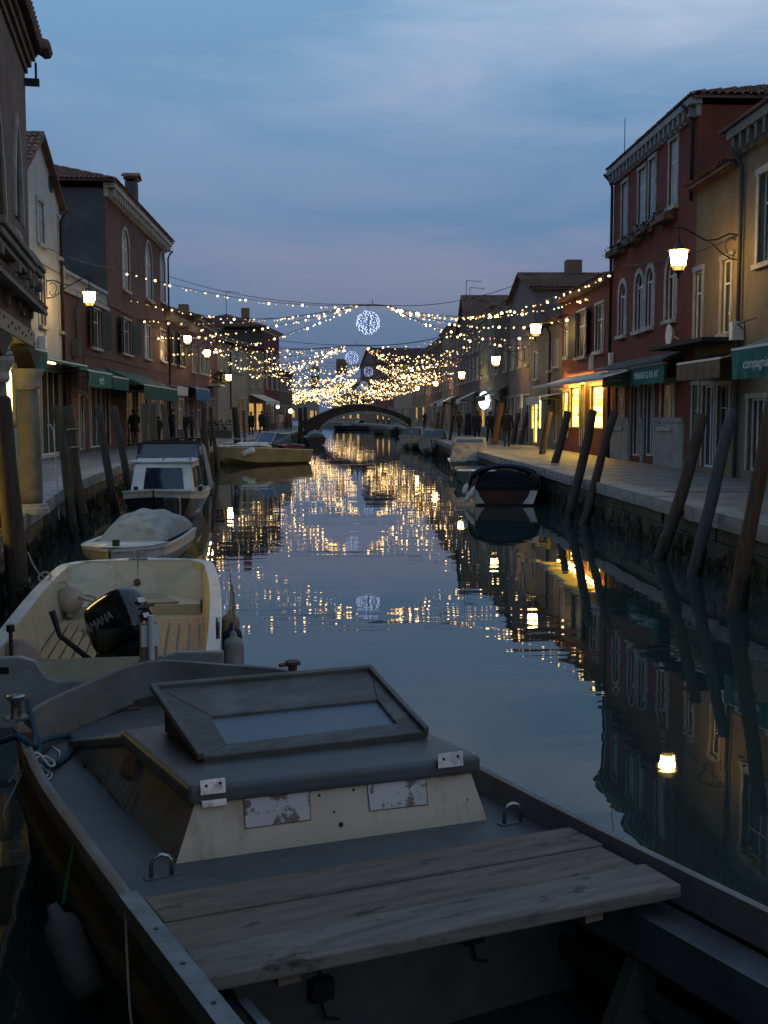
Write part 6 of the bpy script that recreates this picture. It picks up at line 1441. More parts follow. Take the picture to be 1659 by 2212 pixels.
for i in range(n):
    a,d=Vector(out[i]),Vector(inner(i)); d.z=a.z
    rg.append([(a.x,a.y,a.z-.07),(a.x,a.y,a.z+.012),(a.x*.6+d.x*.4,a.y*.6+d.y*.4,a.z+.024),(d.x,d.y,a.z+.018),(d.x,d.y,a.z+.0),(d.x,d.y,DZ-.03)])
k.loft(rg); bw_=k.build('bulwark',M_bulw,wk,smooth=True); m_=bw_.modifiers.new('e','EDGE_SPLIT'); m_.split_angle=math.radians(50)
k=MB()
for i in range(n-1):   # rubbing strake outside
    a,b=out[i],out[i+1]; ex=lambda p,e:(p[0]*(1+e),p[1]+(e if p[1]>6.3 else 0),p[2])
    za,zb=a[2]-.30,b[2]-.30
    A,B=ex((a[0]*.968,a[1],za),0),ex((b[0]*.968,b[1],zb),0); A2,B2=ex((a[0]*1.005,a[1],za),.012),ex((b[0]*1.005,b[1],zb),.012)
    k.hexa([A,B,B2,A2]+[(p[0],p[1],p[2]+.06) for p in (A,B,B2,A2)])
k.build('rubbing_strake',mat('ochre_strake',(.085,.05,.015),.3,.5,4,stain=(.02,.015,.01),stamt=.8,stscale=5),wk)
# decks
k=MB(); ins=[inner(i) for i in range(11,46)]
aft=3.95
k.poly([(-.955,aft,DZ),]+[(x,y,DZ) for x,y,z in ins]+[(.955,aft,DZ)]); k.poly([(-.955,aft,DZ),(.955,aft,DZ),(.955,aft,DZ-.06),(-.955,aft,DZ-.06)])
k.build('foredeck',M_deck,wk,fix=False)
for sx in (-1,1):   # narrow side decks along the hold
    k=MB(); k.box(min(sx*.955,sx*.80),max(sx*.955,sx*.80),.35,aft-.003,DZ-.09,DZ-.05); k.box(min(sx*.80,sx*.785),max(sx*.80,sx*.785),.35,aft-.003,DZ-.22,DZ-.045); k.build('side_deck',M_hold if sx<0 else mat('pale_side_deck',(.10,.105,.11),.25,.3,4),wk)  # starboard deck paler and glossier than the dark port one
k=MB(); k.box(-1.015,-.945,.35,4.02,.763,.772); o=k.build('gunwale_strip',M_alu,wk)
k=MB()
for i in range(12): k.tube([(-.98,.6+i*.28,.772),(-.98,.6+i*.28,.7745)],.009,6)
k.build('screws',M_iron,o)
k=MB(); k.box(-.80,-.765,.35,3.4,DZ-.044,DZ-.035); k.build('hold_edge_strip',M_alu,wk)
# hold: bulkhead with small fittings, floor, ribs, stringers
k=MB(); k.box(-.93,.93,aft-.10,aft-.04,.02,DZ-.062); bh=k.build('bulkhead',mat('grey_bulkhead',(.10,.09,.08),.7,.3,3),wk)
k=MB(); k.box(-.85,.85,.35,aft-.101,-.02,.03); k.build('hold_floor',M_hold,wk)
M_ht=mat('hold_timber',(.075,.055,.04),.8,.4,4)
for y in (3.3,2.7,2.1,1.5):
    for sx in (-1,1): k=MB(); k.hexa([(sx*.60,y,.03),(sx*.88,y,.03),(sx*.88,y+.06,.03),(sx*.60,y+.06,.03),(sx*.86,y,DZ-.1),(sx*.90,y,DZ-.1),(sx*.90,y+.06,DZ-.1),(sx*.86,y+.06,DZ-.1)]); k.build('rib',M_ht,wk)
for sx in (-1,1):
    for z in (.2,.38): k=MB(); k.box(min(sx*.83,sx*.86),max(sx*.83,sx*.86),.4,aft-.12,z,z+.09); k.build('stringer',M_ht,wk)
for x,z in ((-.30,.33),(.38,.40)):
    k=MB(); k.box(x-.045,x+.045,aft-.15,aft-.101,z-.04,z+.04); k.tube([(x,aft-.12,z+.04),(x,aft-.12,z+.16)],.006,5); k.tube([(x,aft-.12,z-.04),(x+.02,aft-.12,z-.12),(x+.08,aft-.12,z-.14)],.006,5); k.build('switch_box',M_black,bh)
# cabin trunk
zT=.895
B1=BL(380,1866,DZ); B2=BL(1052,1771,DZ); T1=BL(426,1720,zT); T2=BP(1012,1655,B1,B2,T1)
Fb=BL(168,1640,DZ); TF1=BP(284,1600,B1,Fb,T1); TFr=T2+(TF1-T1); F1=BP(156,1612,B1,Fb,T1); Fr=Vector((T2.x-.02,F1.y,.735)); Frb=Vector((B2.x,Fb.y+.05,DZ))
k=MB()
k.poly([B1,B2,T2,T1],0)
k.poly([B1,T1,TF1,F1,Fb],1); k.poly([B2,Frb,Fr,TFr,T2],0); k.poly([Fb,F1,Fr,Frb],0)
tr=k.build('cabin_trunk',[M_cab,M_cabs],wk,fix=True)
m_=tr.modifiers.new('b','BEVEL'); m_.width=.03; m_.segments=4; m_.limit_method='ANGLE'; m_.angle_limit=math.radians(30)
# roof slab with a soft rolled lip, and the sloping shoulder in front of it
def lip(p,c,e): return Vector((p.x+(p.x-c.x)*e,p.y+(p.y-c.y)*e,p.z))
cen=(T1+T2+TF1+TFr)/4
q=[lip(p,cen,.075) for p in (T1,T2,TFr,TF1)]
k=MB(); k.hexa([p+Vector((0,0,-.03)) for p in q]+[p+Vector((0,0,.055)) for p in q]); rf=k.build('cabin_roof',M_roofp,wk); bev(rf,.026,4)
k=MB(); a,b=TF1,TFr; c,d=Fr,F1; k.hexa([a+Vector((-.02,.004,-.02)),b+Vector((.02,.004,-.02)),c+Vector((.02,.02,-.02)),d+Vector((-.02,.02,-.02)),a+Vector((-.02,.004,.028)),b+Vector((.02,.004,.028)),c+Vector((.02,.02,.028)),d+Vector((-.02,.02,.028))]); bev(k.build('roof_shoulder',mat('brown_grey_edge',(.13,.115,.10),.7,.3,4),wk),.01,2)
# skylight hatch, its lid tilted towards the stern
NLc=BL(440,1641,.965); NRc=BL(926,1584,.965); FRc=BL(800,1447,1.165); FLc=BL(334,1487,1.165)
zb=.951
k=MB(); ins_=lambda p,c,e:p+(c-p)*e
cc_=(NLc+NRc+FRc+FLc)/4; lo=[Vector((p.x,p.y,zb)) for p in (ins_(NLc,cc_,.07),ins_(NRc,cc_,.07),ins_(FRc,cc_,.07),ins_(FLc,cc_,.07))]; hi=[ins_(p,cc_,.07)-Vector((0,0,.035)) for p in (NLc,NRc,FRc,FLc)]
k.hexa(lo+hi); k.build('hatch_coaming',mat('dark_coaming',(.045,.045,.045),.7,.3,5),wk)
ln=(NRc-NLc).cross(FLc-NLc).normalized(); ln=ln if ln.z>0 else -ln
pi=[BP(x,y,NLc,NRc,FLc) for x,y in ((490,1611),(856,1566),(814,1515),(455,1551))]
po=[NLc,NRc,FRc,FLc]
k=MB()
for i in range(4):
    j=(i+1)%4; k.hexa([po[i]-ln*.03,po[j]-ln*.03,pi[j]-ln*.02,pi[i]-ln*.02,po[i]+ln*.012,po[j]+ln*.012,pi[j]+ln*.012,pi[i]+ln*.012])
lid=k.build('hatch_lid',M_hatch,wk); bev(lid,.006,2)
k=MB(); k.poly([p-ln*.006 for p in pi]); k.build('lid_panel',mat('grey_blue_lid_panel',(.13,.17,.21),.42,.12,2,.0006,60),lid,fix=False)
k=MB()   # raised ridge along the far and side edges
for a,b in ((FLc,FRc),(FRc,NRc),(FLc,NLc)): 
    s=(b-a).normalized().cross(ln)*.03; k.hexa([a-s*0,b-s*0,b+s,a+s,a-s*0+ln*.035,b+ln*.035,b+s+ln*.035,a+s+ln*.035])
bev(k.build('lid_ridge',M_hatch,lid),.006,2)
# hinges, patches, holes on the cream face
def facepoly(name,pts,m,off=.004,th=.003,parent=tr):
    P=[BP(x,y,B1,B2,T1,off) for x,y in pts]; nn=(B2-B1).cross(T1-B1).normalized(); o=WI@CAM
    if (o-B1).dot(nn)<0: nn=-nn
    k=MB(); k.hexa([p-nn*th for p in P]+[p for p in P]); return k.build(name,m,parent)
for xa,ya,xb,yb in ((434,1686,488,1745),(947,1628,1001,1679)):
    dy=-(xb-xa)*.12
    h_=thing('hinge',None,None); h_.parent=wk
    facepoly('hinge_upper',[(xa,ya+32),(xb,ya+32+dy),(xb-2,ya+dy),(xa-2,ya)],M_chrome,off=.062,th=.006,parent=h_)
    facepoly('hinge_lower',[(xa+4,yb),(xb+2,yb+dy),(xb,ya+33+dy),(xa,ya+33)],M_rust if xa>900 else M_chrome,off=.03,th=.006,parent=h_)
    k=MB(); 
    for px_,py_ in ((xa+12,ya+12),(xb-12,ya+12+dy)):
        p=BP(px_,py_,B1,B2,T1,.063); k.ball(p,.007,6,4)
    k.build('hinge_screws',M_iron,h_)
M_patch=mat('pale_patch',(.55,.49,.46),.8,.1,3,chip=((.14,.07,.045),4.0,.565))
M_pedge=mat('worn_patch_edge',(.15,.075,.05),.85,.4,9)
for pts in ([(526,1719),(667,1701),(670,1770),(531,1789)],[(793,1684),(918,1665),(923,1737),(800,1751)]):
    facepoly('patch_edge',[(pts[0][0]-2,pts[0][1]-2),(pts[1][0]+2,pts[1][1]-2),(pts[2][0]+2,pts[2][1]+2),(pts[3][0]-2,pts[3][1]+2)],M_pedge,off=.003,th=.002); facepoly('patch',pts,M_patch,off=.006,th=.003)
k=MB(); nn=(B2-B1).cross(T1-B1).normalized()
for x,y,r in ((737,1781,.011),(690,1718,.006),(764,1706,.006),(722,1754,.005),(574,1757,.004),(1010,1727,.004),(585,1756,.004)):
    p=BP(x,y,B1,B2,T1,.002); k.ball(p,r,8,5)
k.build('drill_holes',M_black,tr)
# side of the trunk: louvred label, latch, paint flakes
S0,S1,S2=B1,Fb,T1
def sidepoly(name,pts,m,off=.004,th=.003):
    P=[BP(x,y,S0,S1,S2,off) for x,y in pts]; nn=(S1-S0).cross(S2-S0).normalized()
    if (WI@CAM-S0).dot(nn)<0: nn=-nn
    k=MB(); k.hexa([p-nn*th for p in P]+list(P)); return k.build(name,m,tr)
lb_=sidepoly('vent_plate',[(232,1702),(275,1760),(297,1712),(247,1657)],M_cabs,off=.008,th=.006)
for i in range(6):
    t=(i+.5)/6; a=(232+43*t,1702+58*t); b=(247+50*t,1657+55*t); sidepoly('vent_louvre',[(a[0]-2,a[1]-2),(a[0]+1.5,a[1]+2),(b[0]+1.5,b[1]+4),(b[0]-2,b[1])],M_bulw,off=.013,th=.004)
sidepoly('latch',[(258,1668),(284,1680),(294,1640),(270,1632)],M_rust,off=.02,th=.016)
sidepoly('small_plate',[(205,1672),(222,1690),(228,1668),(213,1650)],M_cabs,off=.007,th=.005)
k=MB()
for x,y in ((186,1652),(203,1710),(237,1768)): k.ball(BP(x,y+2,S0,S1,S2,.002),.014,8,5)
k.build('drain_holes',M_black,tr)
# deck fittings
def padeye(px,py):
    p=BL(px,py,DZ+.002); k=MB(); 
    ax=Vector((.97,-.15,0)); k.tube([p-ax*.042,p-ax*.042+Vector((0,0,.06)),p-ax*.028+Vector((0,0,.082)),p+Vector((0,0,.09)),p+ax*.028+Vector((0,0,.082)),p+ax*.042+Vector((0,0,.06)),p+ax*.042],.009,7); o=k.build('padeye',M_chrome,wk,smooth=True)
    k=MB(); k.box(p.x-.07,p.x+.07,p.y-.02,p.y+.02,DZ-.002,DZ+.006); k.build('padeye_plate',M_roofp,o)
padeye(349,1893); padeye(1107,1777)
k=MB(); p=BL(288,1532,DZ); k.lathe([(.055,DZ),(.055,DZ+.012),(.045,DZ+.02),(.04,DZ+.014)],p.x,p.y,16); k.build('deck_filler_cap',M_rust,wk)
def bollard(p,h=.12,r=.035,m=M_chrome):
    k=MB(); x,y,z=p; k.box(x-.06,x+.06,y-.05,y+.05,z-.005,z+.008); k.lathe([(r*.85,z),(r*.75,z+h*.5),(r*.9,z+h*.8),(r*1.35,z+h*.86),(r*1.4,z+h),(r*1.1,z+h*1.06)],x,y,12); o=k.build('bollard',m,wk,smooth=False); return o
bollard((-.92,6.36,.862)); 
p=BL(632,1455,.90); bollard((p.x,p.y,.875),.10,.035,M_rust); k=MB(); k.tube([(p.x-.09,p.y,.96),(p.x+.05,p.y,.96)],.012,6); k.build('bollard_pin',M_rust,wk)
p=BL(322,1452,.80); k=MB(); k.box(p.x-.055,p.x+.055,p.y-.03,p.y+.03,DZ,1.13); st=k.build('stem_post',M_bulw,wk); bev(st,.01,2)
k=MB(); k.box(p.x-.06,p.x+.06,p.y-.045,p.y-.031,.98,1.12); k.tube([(p.x,p.y-.06,.75),(p.x,p.y-.06,1.19)],.022,8); k.build('stem_fitting',M_wgel,st)
k=MB()
for i in range(4): k.tube([(p.x+.085*math.cos(a),p.y-.01+.075*math.sin(a),.80+i*.022+.006*math.sin(a*2+i)) for a in [j*math.pi/6 for j in range(13)]],.013,6)
k.tube([(p.x-.05,p.y-.08,.82),(p.x-.07,p.y-.14,.70),(p.x+.02,p.y-.22,DZ+.012),(p.x+.09,p.y-.3,DZ+.012)],.012,6); k.build('bow_rope_turns',M_rope,st)
k=MB(); k.box(-.97,-.90,6.05,6.2,.80,.86); k.build('fairlead',M_rust,wk)
# the loose board of three planks lying across the gunwales behind the deck
PX=[BL(291,1941,.72),BL(1221,1786,.72),BL(1474,1914,.72),BL(441,2118,.72)]
pb=thing('plank_board','knotty weathered board of three planks laid across the workboat','board',tuple(WM@Vector((0,3.6,0))),WA)
off=Vector((0,3.6,0))
M_plank=woodmat('weathered_plank',(.150,.109,.081),(1.2,10,10),.8,.42,.003,knots=True)
M_plank2=woodmat('bluish_weathered_plank',(.170,.137,.113),(1.2,9,10),.8,.42,.003,knots=True)
M_pend=woodmat('plank_edge',(.15,.10,.065),(1.2,8,8),.8,.3)
for i in range(3):
    v0,v1=i/3+.007,(i+1)/3-.007
    e0=.012*(i==0); L0=PX[0].lerp(PX[3],v0); R0=PX[1].lerp(PX[2],v0); L1=PX[0].lerp(PX[3],v1); R1=PX[1].lerp(PX[2],v1); dx=(.03,-.01,.02)[i]
    top=[L1+Vector((dx,0,0)),R1+Vector((dx*.6,0,0)),R0+Vector((dx*.6,0,0)),L0+Vector((dx,0,0))]; dz=(.0,-.003,.004)[i]
    if i==2: top=[L1,R1,R0+Vector((.02,0,0)),L0+Vector((.02,0,0))]
    k=MB(); k.hexa([p-off+Vector((0,0,dz-.052)) for p in top]+[p-off+Vector((0,0,dz)) for p in top]); o=k.build('plank',M_plank2 if i==2 else M_plank,pb); bev(o,.006,2)
for s in (.16,.80):
    k=MB(); a=PX[0].lerp(PX[1],s)-off; b=PX[3].lerp(PX[2],s)-off; k.hexa([a+Vector((-.04,-.03,-.085)),a+Vector((.04,-.03,-.085)),b+Vector((.04,.03,-.085)),b+Vector((-.04,.03,-.085)),a+Vector((-.04,-.03,-.056)),a+Vector((.04,-.03,-.056)),b+Vector((.04,.03,-.056)),b+Vector((-.04,.03,-.056))]); k.build('batten',M_pend,pb)
# ropes on the port bow
def wrope(name,label,pts,r,m,cat='rope',twist=False):
    o=thing(name,label,cat); k=MB()
    P=[WM@Vector(p) for p in pts]; Q=[]
    for i in range(len(P)-1):   # Catmull-Rom smoothing
        p0=P[max(i-1,0)];p1=P[i];p2=P[i+1];p3=P[min(i+2,len(P)-1)]
        for j in range(6):
            t=j/6; Q.append(.5*((2*p1)+(p2-p0)*t+(2*p0-5*p1+4*p2-p3)*t*t+(3*p1-p0-3*p2+p3)*t**3))
    Q.append(P[-1]); k.tube(Q,r,7); k.build('rope_strand',m,o,smooth=True); return o
g0=lambda px,py,z:tuple(BL(px,py,z))
wrope('mooring_rope','thick blue rope knotted round the workboat\'s port cleat and coiled on deck',[g0(0,1602,.80),g0(40,1592,.87),g0(75,1606,.80),g0(60,1512,.90),g0(76,1585,.78),g0(84,1618,.72),g0(70,1640,.74),g0(92,1652,.70),g0(120,1652,DZ+.02),g0(146,1632,DZ+.02),g0(158,1610,DZ+.03),g0(150,1590,DZ+.02),g0(100,1598,.70),g0(72,1612,.76)],.017,M_ropeb)
wrope('twine','tangled white twine hanging over the workboat\'s port side',[g0(105,1672,DZ+.015),g0(90,1680,DZ+.02),g0(78,1640,.74),g0(98,1634,.74),g0(118,1648,.70),g0(108,1655,.71),g0(84,1628,.77),g0(66,1632,.765),g0(52,1660,.66),g0(38,1690,.58),g0(16,1735,.48),g0(8,1760,.42),g0(10,1766,.42)],.006,M_ropew)
wrope('twine','short loop of pale twine caught on the deck edge by the blue rope',[g0(88,1676,DZ+.012),g0(104,1684,DZ+.012),g0(112,1672,DZ+.012),g0(100,1664,DZ+.02),g0(78,1650,.75),g0(40,1668,.62),g0(18,1690,.56)],.005,M_ropew)
p=WM@Vector((-.80,6.05,DZ+.03)); o=thing('shackle','bent steel shackle on the blue rope\'s knot','shackle',p); k=MB(); k.tube([(-.04,0,0),(-.045,.01,.05),(-.01,.02,.085),(.035,.01,.06),(.04,0,.01),(-.03,-.01,.0)],.008,6); k.build('shackle_bow',M_chrome,o,smooth=True)
# fender hanging from the port side, worn and grey
fp=WM@BL(160,2066,.33); fd_=fender(tuple(fp),'worn grey cylindrical fender hanging low on the workboat\'s port side',.078,.31,(math.radians(-12),math.radians(-26),0),mat('worn_grey_fender',(.085,.08,.075),.75,.3,5,.002,30,stain=(.08,.07,.05),stamt=.6),rope=False)
k=MB(); k.lathe([(.064,-.160),(.068,-.152),(.05,-.165),(.01,-.168)],0,0,14); k.build('end_cap',M_black,fd_)
wrope('lashing','thin brown cord tied down the workboat\'s hull beside the grey fender',[(-.98,4.05,.78),(-1.02,3.9,.6),(-1.05,3.75,.42),(-1.03,3.68,.3),(-1.04,3.6,.16)],.005,M_rope)
wrope('lashing','short green cord holding the worn grey fender',[(-.985,4.75,.76),(-1.03,4.72,.62),(-1.07,4.66,.5)],.009,mat('green_cord',(.01,.09,.03),.9,.2,10))

# ================================================================== PEOPLE
M_skin=mat('skin',(.34,.20,.15),.6,.12,6); M_hair=mat('dark_hair',(.02,.015,.012),.7,.3,12)
def person(label,x,y,z,face,h=1.72,coat=(.015,.016,.02),legs=(.02,.021,.026),pose='stand',seed=0,group='people out along the quays'):
    """One skinned figure; `face` = heading in degrees (0 looks down the canal, away from us)."""
    o=thing('person',label,'person',(x,y,z),math.radians(face),group=group); s=h/1.72
    st=.17 if pose=='walk' else .03; lean=.22 if pose=='lean' else 0
    V={'pel':(0,0,.93),'sp':(0,.01+lean*.4,1.12),'ch':(0,.0+lean,1.34),'nk':(0,.02+lean*1.25,1.48),'hd':(0,.045+lean*1.45,1.59),'tp':(0,.03+lean*1.5,1.69)}
    r={'pel':.155,'sp':.145,'ch':.165,'nk':.06,'hd':.098,'tp':.07}; E=[('pel','sp'),('sp','ch'),('ch','nk'),('nk','hd'),('hd','tp')]
    for sx,a in ((-1,'l'),(1,'r')):
        f=sx*st
        V[a+'hip']=(sx*.1,0,.86); V[a+'kn']=(sx*.105,.04+f*.55,.48); V[a+'an']=(sx*.11,f-.02,.09); V[a+'toe']=(sx*.125,f+.13,.035)
        r[a+'hip']=.105; r[a+'kn']=.068; r[a+'an']=.05; r[a+'toe']=.042
        E+= [('pel',a+'hip'),(a+'hip',a+'kn'),(a+'kn',a+'an'),(a+'an',a+'toe')]
        g_=-f*.8; fw_=.30 if pose in('lean','hold') else .04
        V[a+'sh']=(sx*.19,lean,1.40); V[a+'el']=(sx*.25,-.05+g_*.6+lean+(.05 if fw_>.1 else 0),1.12); V[a+'wr']=(sx*(.23 if fw_<.1 else .13),fw_+g_+lean,.90 if fw_<.1 else 1.06); V[a+'pm']=(sx*(.225 if fw_<.1 else .11),fw_+.02+g_+lean+(.06 if fw_>.1 else 0),.825 if fw_<.1 else 1.05)
        r[a+'sh']=.075; r[a+'el']=.055; r[a+'wr']=.036; r[a+'pm']=.038
        E+= [('ch',a+'sh'),(a+'sh',a+'el'),(a+'el',a+'wr'),(a+'wr',a+'pm')]
    keys=list(V); me=bpy.data.meshes.new('person_body'); me.from_pydata([tuple(c*s for c in V[q]) for q in keys],[(keys.index(a),keys.index(b)) for a,b in E],[])
    ob=bpy.data.objects.new('body',me); COL.objects.link(ob); m=ob.modifiers.new('k','SKIN'); 
    for i,q in enumerate(keys):
        me.skin_vertices[0].data[i].radius=(r[q]*s*(1.05 if q in('ch','sp','pel') else 1),r[q]*s*(.72 if q in('ch','sp','pel') else 1)); me.skin_vertices[0].data[i].use_root=(q=='pel')
    ob.modifiers.new('s','SUBSURF').levels=1
    dg=bpy.context.evaluated_depsgraph_get(); nm=bpy.data.meshes.new_from_object(ob.evaluated_get(dg)); nm.name='body'; ob.modifiers.clear(); ob.data=nm; ob.parent=o
    mc=mat('coat_%d_%d_%d'%tuple(int(c*999) for c in coat),coat,.9,.25,4); ml=mat('trousers_%d_%d_%d'%tuple(int(c*999) for c in legs),legs,.9,.25,4)
    nm.materials.clear()
    for q in (mc,ml,M_skin,M_black): nm.materials.append(q)
    wz=(V['lwr'][2]-.02)*s
    for p in nm.polygons:
        c=p.center; i=0
        if c.z<.07*s: i=3
        elif c.z<.80*s and abs(c.x)<.2*s: i=1
        if c.z>1.50*s: i=2
        if pose!='pocket' and i==0 and any((c-Vector(V[a+'pm'])*s).length<.055*s for a in 'lr'): i=2
        p.material_index=i; p.use_smooth=True
    # fingers and thumbs
    if pose!='pocket':
        k=MB()
        for sx,a in ((-1,'l'),(1,'r')):
            pm=Vector(V[a+'pm'])*s; d=(pm-Vector(V[a+'wr'])*s).normalized(); side=Vector((0,1,0)) if abs(d.z)>.7 else Vector((1,0,0))
            for j,l in enumerate((.065,.075,.07,.055)):
                b=pm+side*(.026-.0175*j)+d*.02; k.tube([b,b+d*l*.55,b+d*l+Vector((-sx*.012,0,0))],[.0095,.009,.007],5)
            k.tube([pm+side*.03-d*.01,pm+side*.05+d*.02,pm+side*.052+d*.05],[.011,.010,.008],5)
        k.build('fingers',M_skin,o,smooth=True)
    # face: nose, brow, mouth, ears; hair
    hx,hy,hz=[c*s for c in V['hd']]; k=MB(); k.hexa([(hx-.014,hy+.085*s,hz-.015),(hx+.014,hy+.085*s,hz-.015),(hx+.008,hy+.118*s,hz-.012),(hx-.008,hy+.118*s,hz-.012),(hx-.009,hy+.086*s,hz+.03),(hx+.009,hy+.086*s,hz+.03),(hx+.004,hy+.098*s,hz+.03),(hx-.004,hy+.098*s,hz+.03)])
    for sx in (-1,1): k.ball((hx+sx*.092*s,hy-.005,hz),.022,6,4,sc=(.5,.9,1.3))
    k.build('facial_features',M_skin,o); k=MB()
    for sx in (-1,1): k.ball((hx+sx*.034*s,hy+.088*s,hz+.018),.010,6,4)
    k.build('eyes',M_black,o)
    k=MB(); k.ball((hx,hy-.014*s,hz+.035*s),.109*s,12,8,sc=(.97,1.03,.98)); hr=k.build('hair',M_hair,o,smooth=True)
    return o
    # coat skirt for long coats
def skirt(o,coat,h=1.72,z0=.62):
    s=h/1.72; k=MB(); k.loft([[(w*s*math.cos(a),d*s*math.sin(a),z*s) for a in [i*math.pi/8 for i in range(16)]] for z,w,d in ((z0,.235,.17),(.8,.215,.155),(1.0,.185,.135),(1.2,.205,.14),(1.36,.20,.13),(1.43,.13,.09))]); k.build('coat',mat('coat_%d_%d_%d'%tuple(int(c*999) for c in coat),coat,.9,.25,4),o,smooth=True)
def at(px,py): 
    p=onZ(px,py,ZQ); return p.x,p.y,ZQ
BK=(.014,.015,.018); NV=(.014,.018,.03); BR=(.05,.035,.025)
x,y,z=at(291,963); o=person('person in a black coat standing before the lit shop on the left quay',x,y,z,20,1.78,BK,(.10,.09,.075),'hold'); skirt(o,BK,1.78,.70)
x,y,z=at(372,962); o=person('tall person in dark clothes behind the table, beside the flat pale pile',x,y,z,-60,1.84,NV,NV,'pocket'); skirt(o,NV,1.84,.72)
x,y,z=at(401,957); o=person('person in a bulky dark jacket leaning over the table on the left quay',x,y,z,-90,1.70,BK,(.02,.021,.026),'lean'); skirt(o,BK,1.70,.8)
x,y,z=at(415,952); o=person('person half hidden behind the one leaning over the table',x,y,z,100,1.68,BR,BK,'pocket',seed=4); skirt(o,BR,1.68,.72)
x,y,z=at(344,958); person('short person in black between two pale piles on the left quay',x,y,z,60,1.45,BK,BK,'pocket',seed=5)
x,y,z=at(543,940); o=person('person in a dark coat before the orange lit shop, left one of a pair',x,y,z,150,1.72,BK,BK,'pocket'); skirt(o,BK,1.72,.6)
x,y,z=at(566,940); o=person('person in a long black coat before the orange lit shop, right one of a pair',x,y,z,-10,1.82,NV,BK,'walk'); skirt(o,NV,1.82,.6)
x,y,z=at(577,938); person('person in grey walking away past the orange lit shop',x,y,z,10,1.66,(.06,.055,.05),BK,'walk')
x,y,z=at(606,932); o=person('person in a pale pinkish coat walking towards us near the bridge foot',x,y,z,185,1.74,(.42,.33,.30),(.35,.34,.33),'walk'); skirt(o,(.42,.33,.30),1.74,.7)
x,y,z=at(620,932); person('person in dark red beside the one in the pale coat',x,y,z,10,1.62,(.10,.03,.03),BK,'pocket')
x,y,z=at(1095,966); o=person('person in a black padded jacket walking away on the right quay',x,y,z,0,1.78,BK,(.05,.055,.065),'walk'); skirt(o,BK,1.78,.78)
x,y,z=at(1058,955); person('person in dark clothes behind the reddish pile by the chemist',x,y,z,-20,1.72,BK,BK,'walk')
x,y,z=at(1030,955); o=person('person in a black coat between the black piles and the pale pile on the right',x,y,z,170,1.74,NV,BK,'pocket'); skirt(o,NV,1.74,.6)
x,y,z=at(992,942); person('person in a dark brown jacket standing at the right quay edge by the thin pole',x,y,z,40,1.74,BR,BK,'walk')
x,y,z=at(917,927); person('distant person in dark clothes before a lit doorway on the right quay',x,y,z,10,1.74,BK,BK,'walk')
def onbridge(px,lab,h,face,c):
    p=onY(px,880,YB); zz=topz(p.x)-1.0; person(lab,p.x,YB,zz,face,h,c,BK,'pocket')
onbridge(760,'person on the crown of the bridge, leftmost of three seen above the parapet',1.70,90,BK)
onbridge(772,'person on the crown of the bridge, middle one of three above the parapet',1.78,-90,NV)
onbridge(785,'person on the crown of the bridge, rightmost of three above the parapet',1.74,-80,BK)
onbridge(679,'single person walking up the left end of the bridge',1.66,-90,BK)

# ================================================================== QUAY FURNITURE
tb=thing('trestle_table','long narrow dark table on the left quay with people behind it','table'); a=onZ(352,962,ZQ); ty=a.y-3; tx=onY(352,948,ty).x; tx2=onY(462,948,ty).x; zt_=onY(400,946,ty).z
k=MB(); k.box(tx,tx2,ty-.3,ty+.3,zt_-.05,zt_); k.build('table_top',M_dwood,tb)
for i in range(3):
    xx=tx+.15+(tx2-tx-.3)*i/2
    for yy in (-.22,.22):
        k=MB(); k.box(xx-.035,xx+.035,ty+yy-.035,ty+yy+.035,ZQ-.02,zt_-.051); k.build('table_leg',M_dwood,tb)
for i,(px,lab) in enumerate(((383,'crumpled pale bag under the left part of the trestle table'),(430,'pale cloth bundle under the right part of the trestle table'))):
    p=onY(px,963,ty+.1); o=thing('bag',lab,'bag',(p.x,p.y,ZQ)); k=MB(); rr=R.random()*9
    k.loft([[((.2+.05*mnoise.noise(Vector((math.cos(a)*1.5+rr,math.sin(a)*1.5,q*2))))*w*math.cos(a),(.15)*w*math.sin(a),.42*q) for a in [j*math.pi/7 for j in range(14)]] for q,w in ((0,.85),(.15,1.05),(.5,1.0),(.8,.7),(1,.25))]); k.build('bag_body',M_canvas,o,smooth=True)
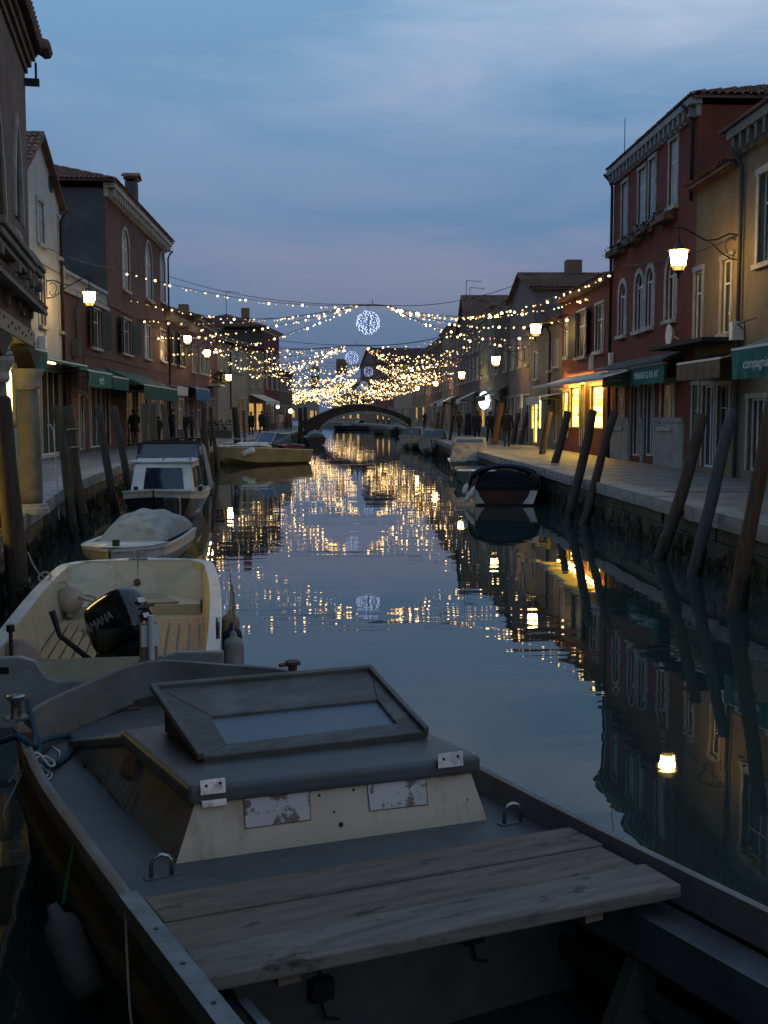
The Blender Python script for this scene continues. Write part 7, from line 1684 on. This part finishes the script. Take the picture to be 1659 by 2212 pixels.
x,y,z=at(268,963); o=thing('wrapped_stand','dark covered postcard stand beside the person before the lit shop','stand',(x,y,ZQ)); k=MB(); k.lathe([(.30,0),(.31,.2),(.27,.9),(.24,1.25),(.12,1.42),(.02,1.45)],0,0,12); k.build('cover',mat('dark_cover',(.02,.022,.03),.6,.3,4,.01,8),o,smooth=True); k=MB(); k.lathe([(.2,-.015),(.2,.03)],0,0,10); k.build('foot',M_iron,o)
p=onZ(507,946,ZQ); o=thing('planter','low planter with shrubs against the cream house','planter',(p.x-1.2,p.y,ZQ)); k=MB(); k.box(-1.0,1.0,-.25,.25,-.01,.5); k.build('planter_trough',M_greyw,o); k=MB()
for i in range(260):
    c=Vector((R.uniform(-1,1),R.uniform(-.3,.3),R.uniform(.45,1.15))); k.poly([tuple(c+Vector((R.uniform(-1,1),R.uniform(-1,1),R.uniform(-1,1)))*.12) for _ in range(3)])
tag(k.build('shrub_foliage',M_leaf,o,fix=False),kind='stuff')
# landing's last houses beside and behind the photographer (they shade the near water)
g=Facade((-6.2,-22),(-6.2,-4.5),1); b=building('near_left_house','plain house behind the landing, out of the photograph',g,0,g.L,8,8,M_brred,[],pre=hs_auto(g,0,g.L,8,2,5,seed=60)); hip_roof(g,b,0,g.L,8.1,8,front=False,near=False)

# lettering becomes plain mesh
bpy.context.view_layer.update(); dg=bpy.context.evaluated_depsgraph_get()
for t in TEXTS:
    me=bpy.data.meshes.new_from_object(t.evaluated_get(dg)); m=bpy.data.objects.new(t.name,me); COL.objects.link(m); m.parent=t.parent; m.matrix_world=t.matrix_world.copy(); bpy.data.objects.remove(t)
# ------------------------------------------------------------------ put every in-place Empty at its thing's base
bpy.context.view_layer.update()
for o in list(COL.objects):
    if o.type=='EMPTY' and o.parent is None and o.get('category') and o.location.length<1e-6 and o.children:
        P=[]
        for ch in o.children_recursive:
            if ch.type in('MESH','FONT'): P+=[ch.matrix_world@Vector(c) for c in ch.bound_box]
        if not P: continue
        b=Vector(((min(p.x for p in P)+max(p.x for p in P))/2,(min(p.y for p in P)+max(p.y for p in P))/2,min(p.z for p in P)))
        o.location=b
        for ch in o.children: ch.matrix_parent_inverse=Matrix.Translation(-b)
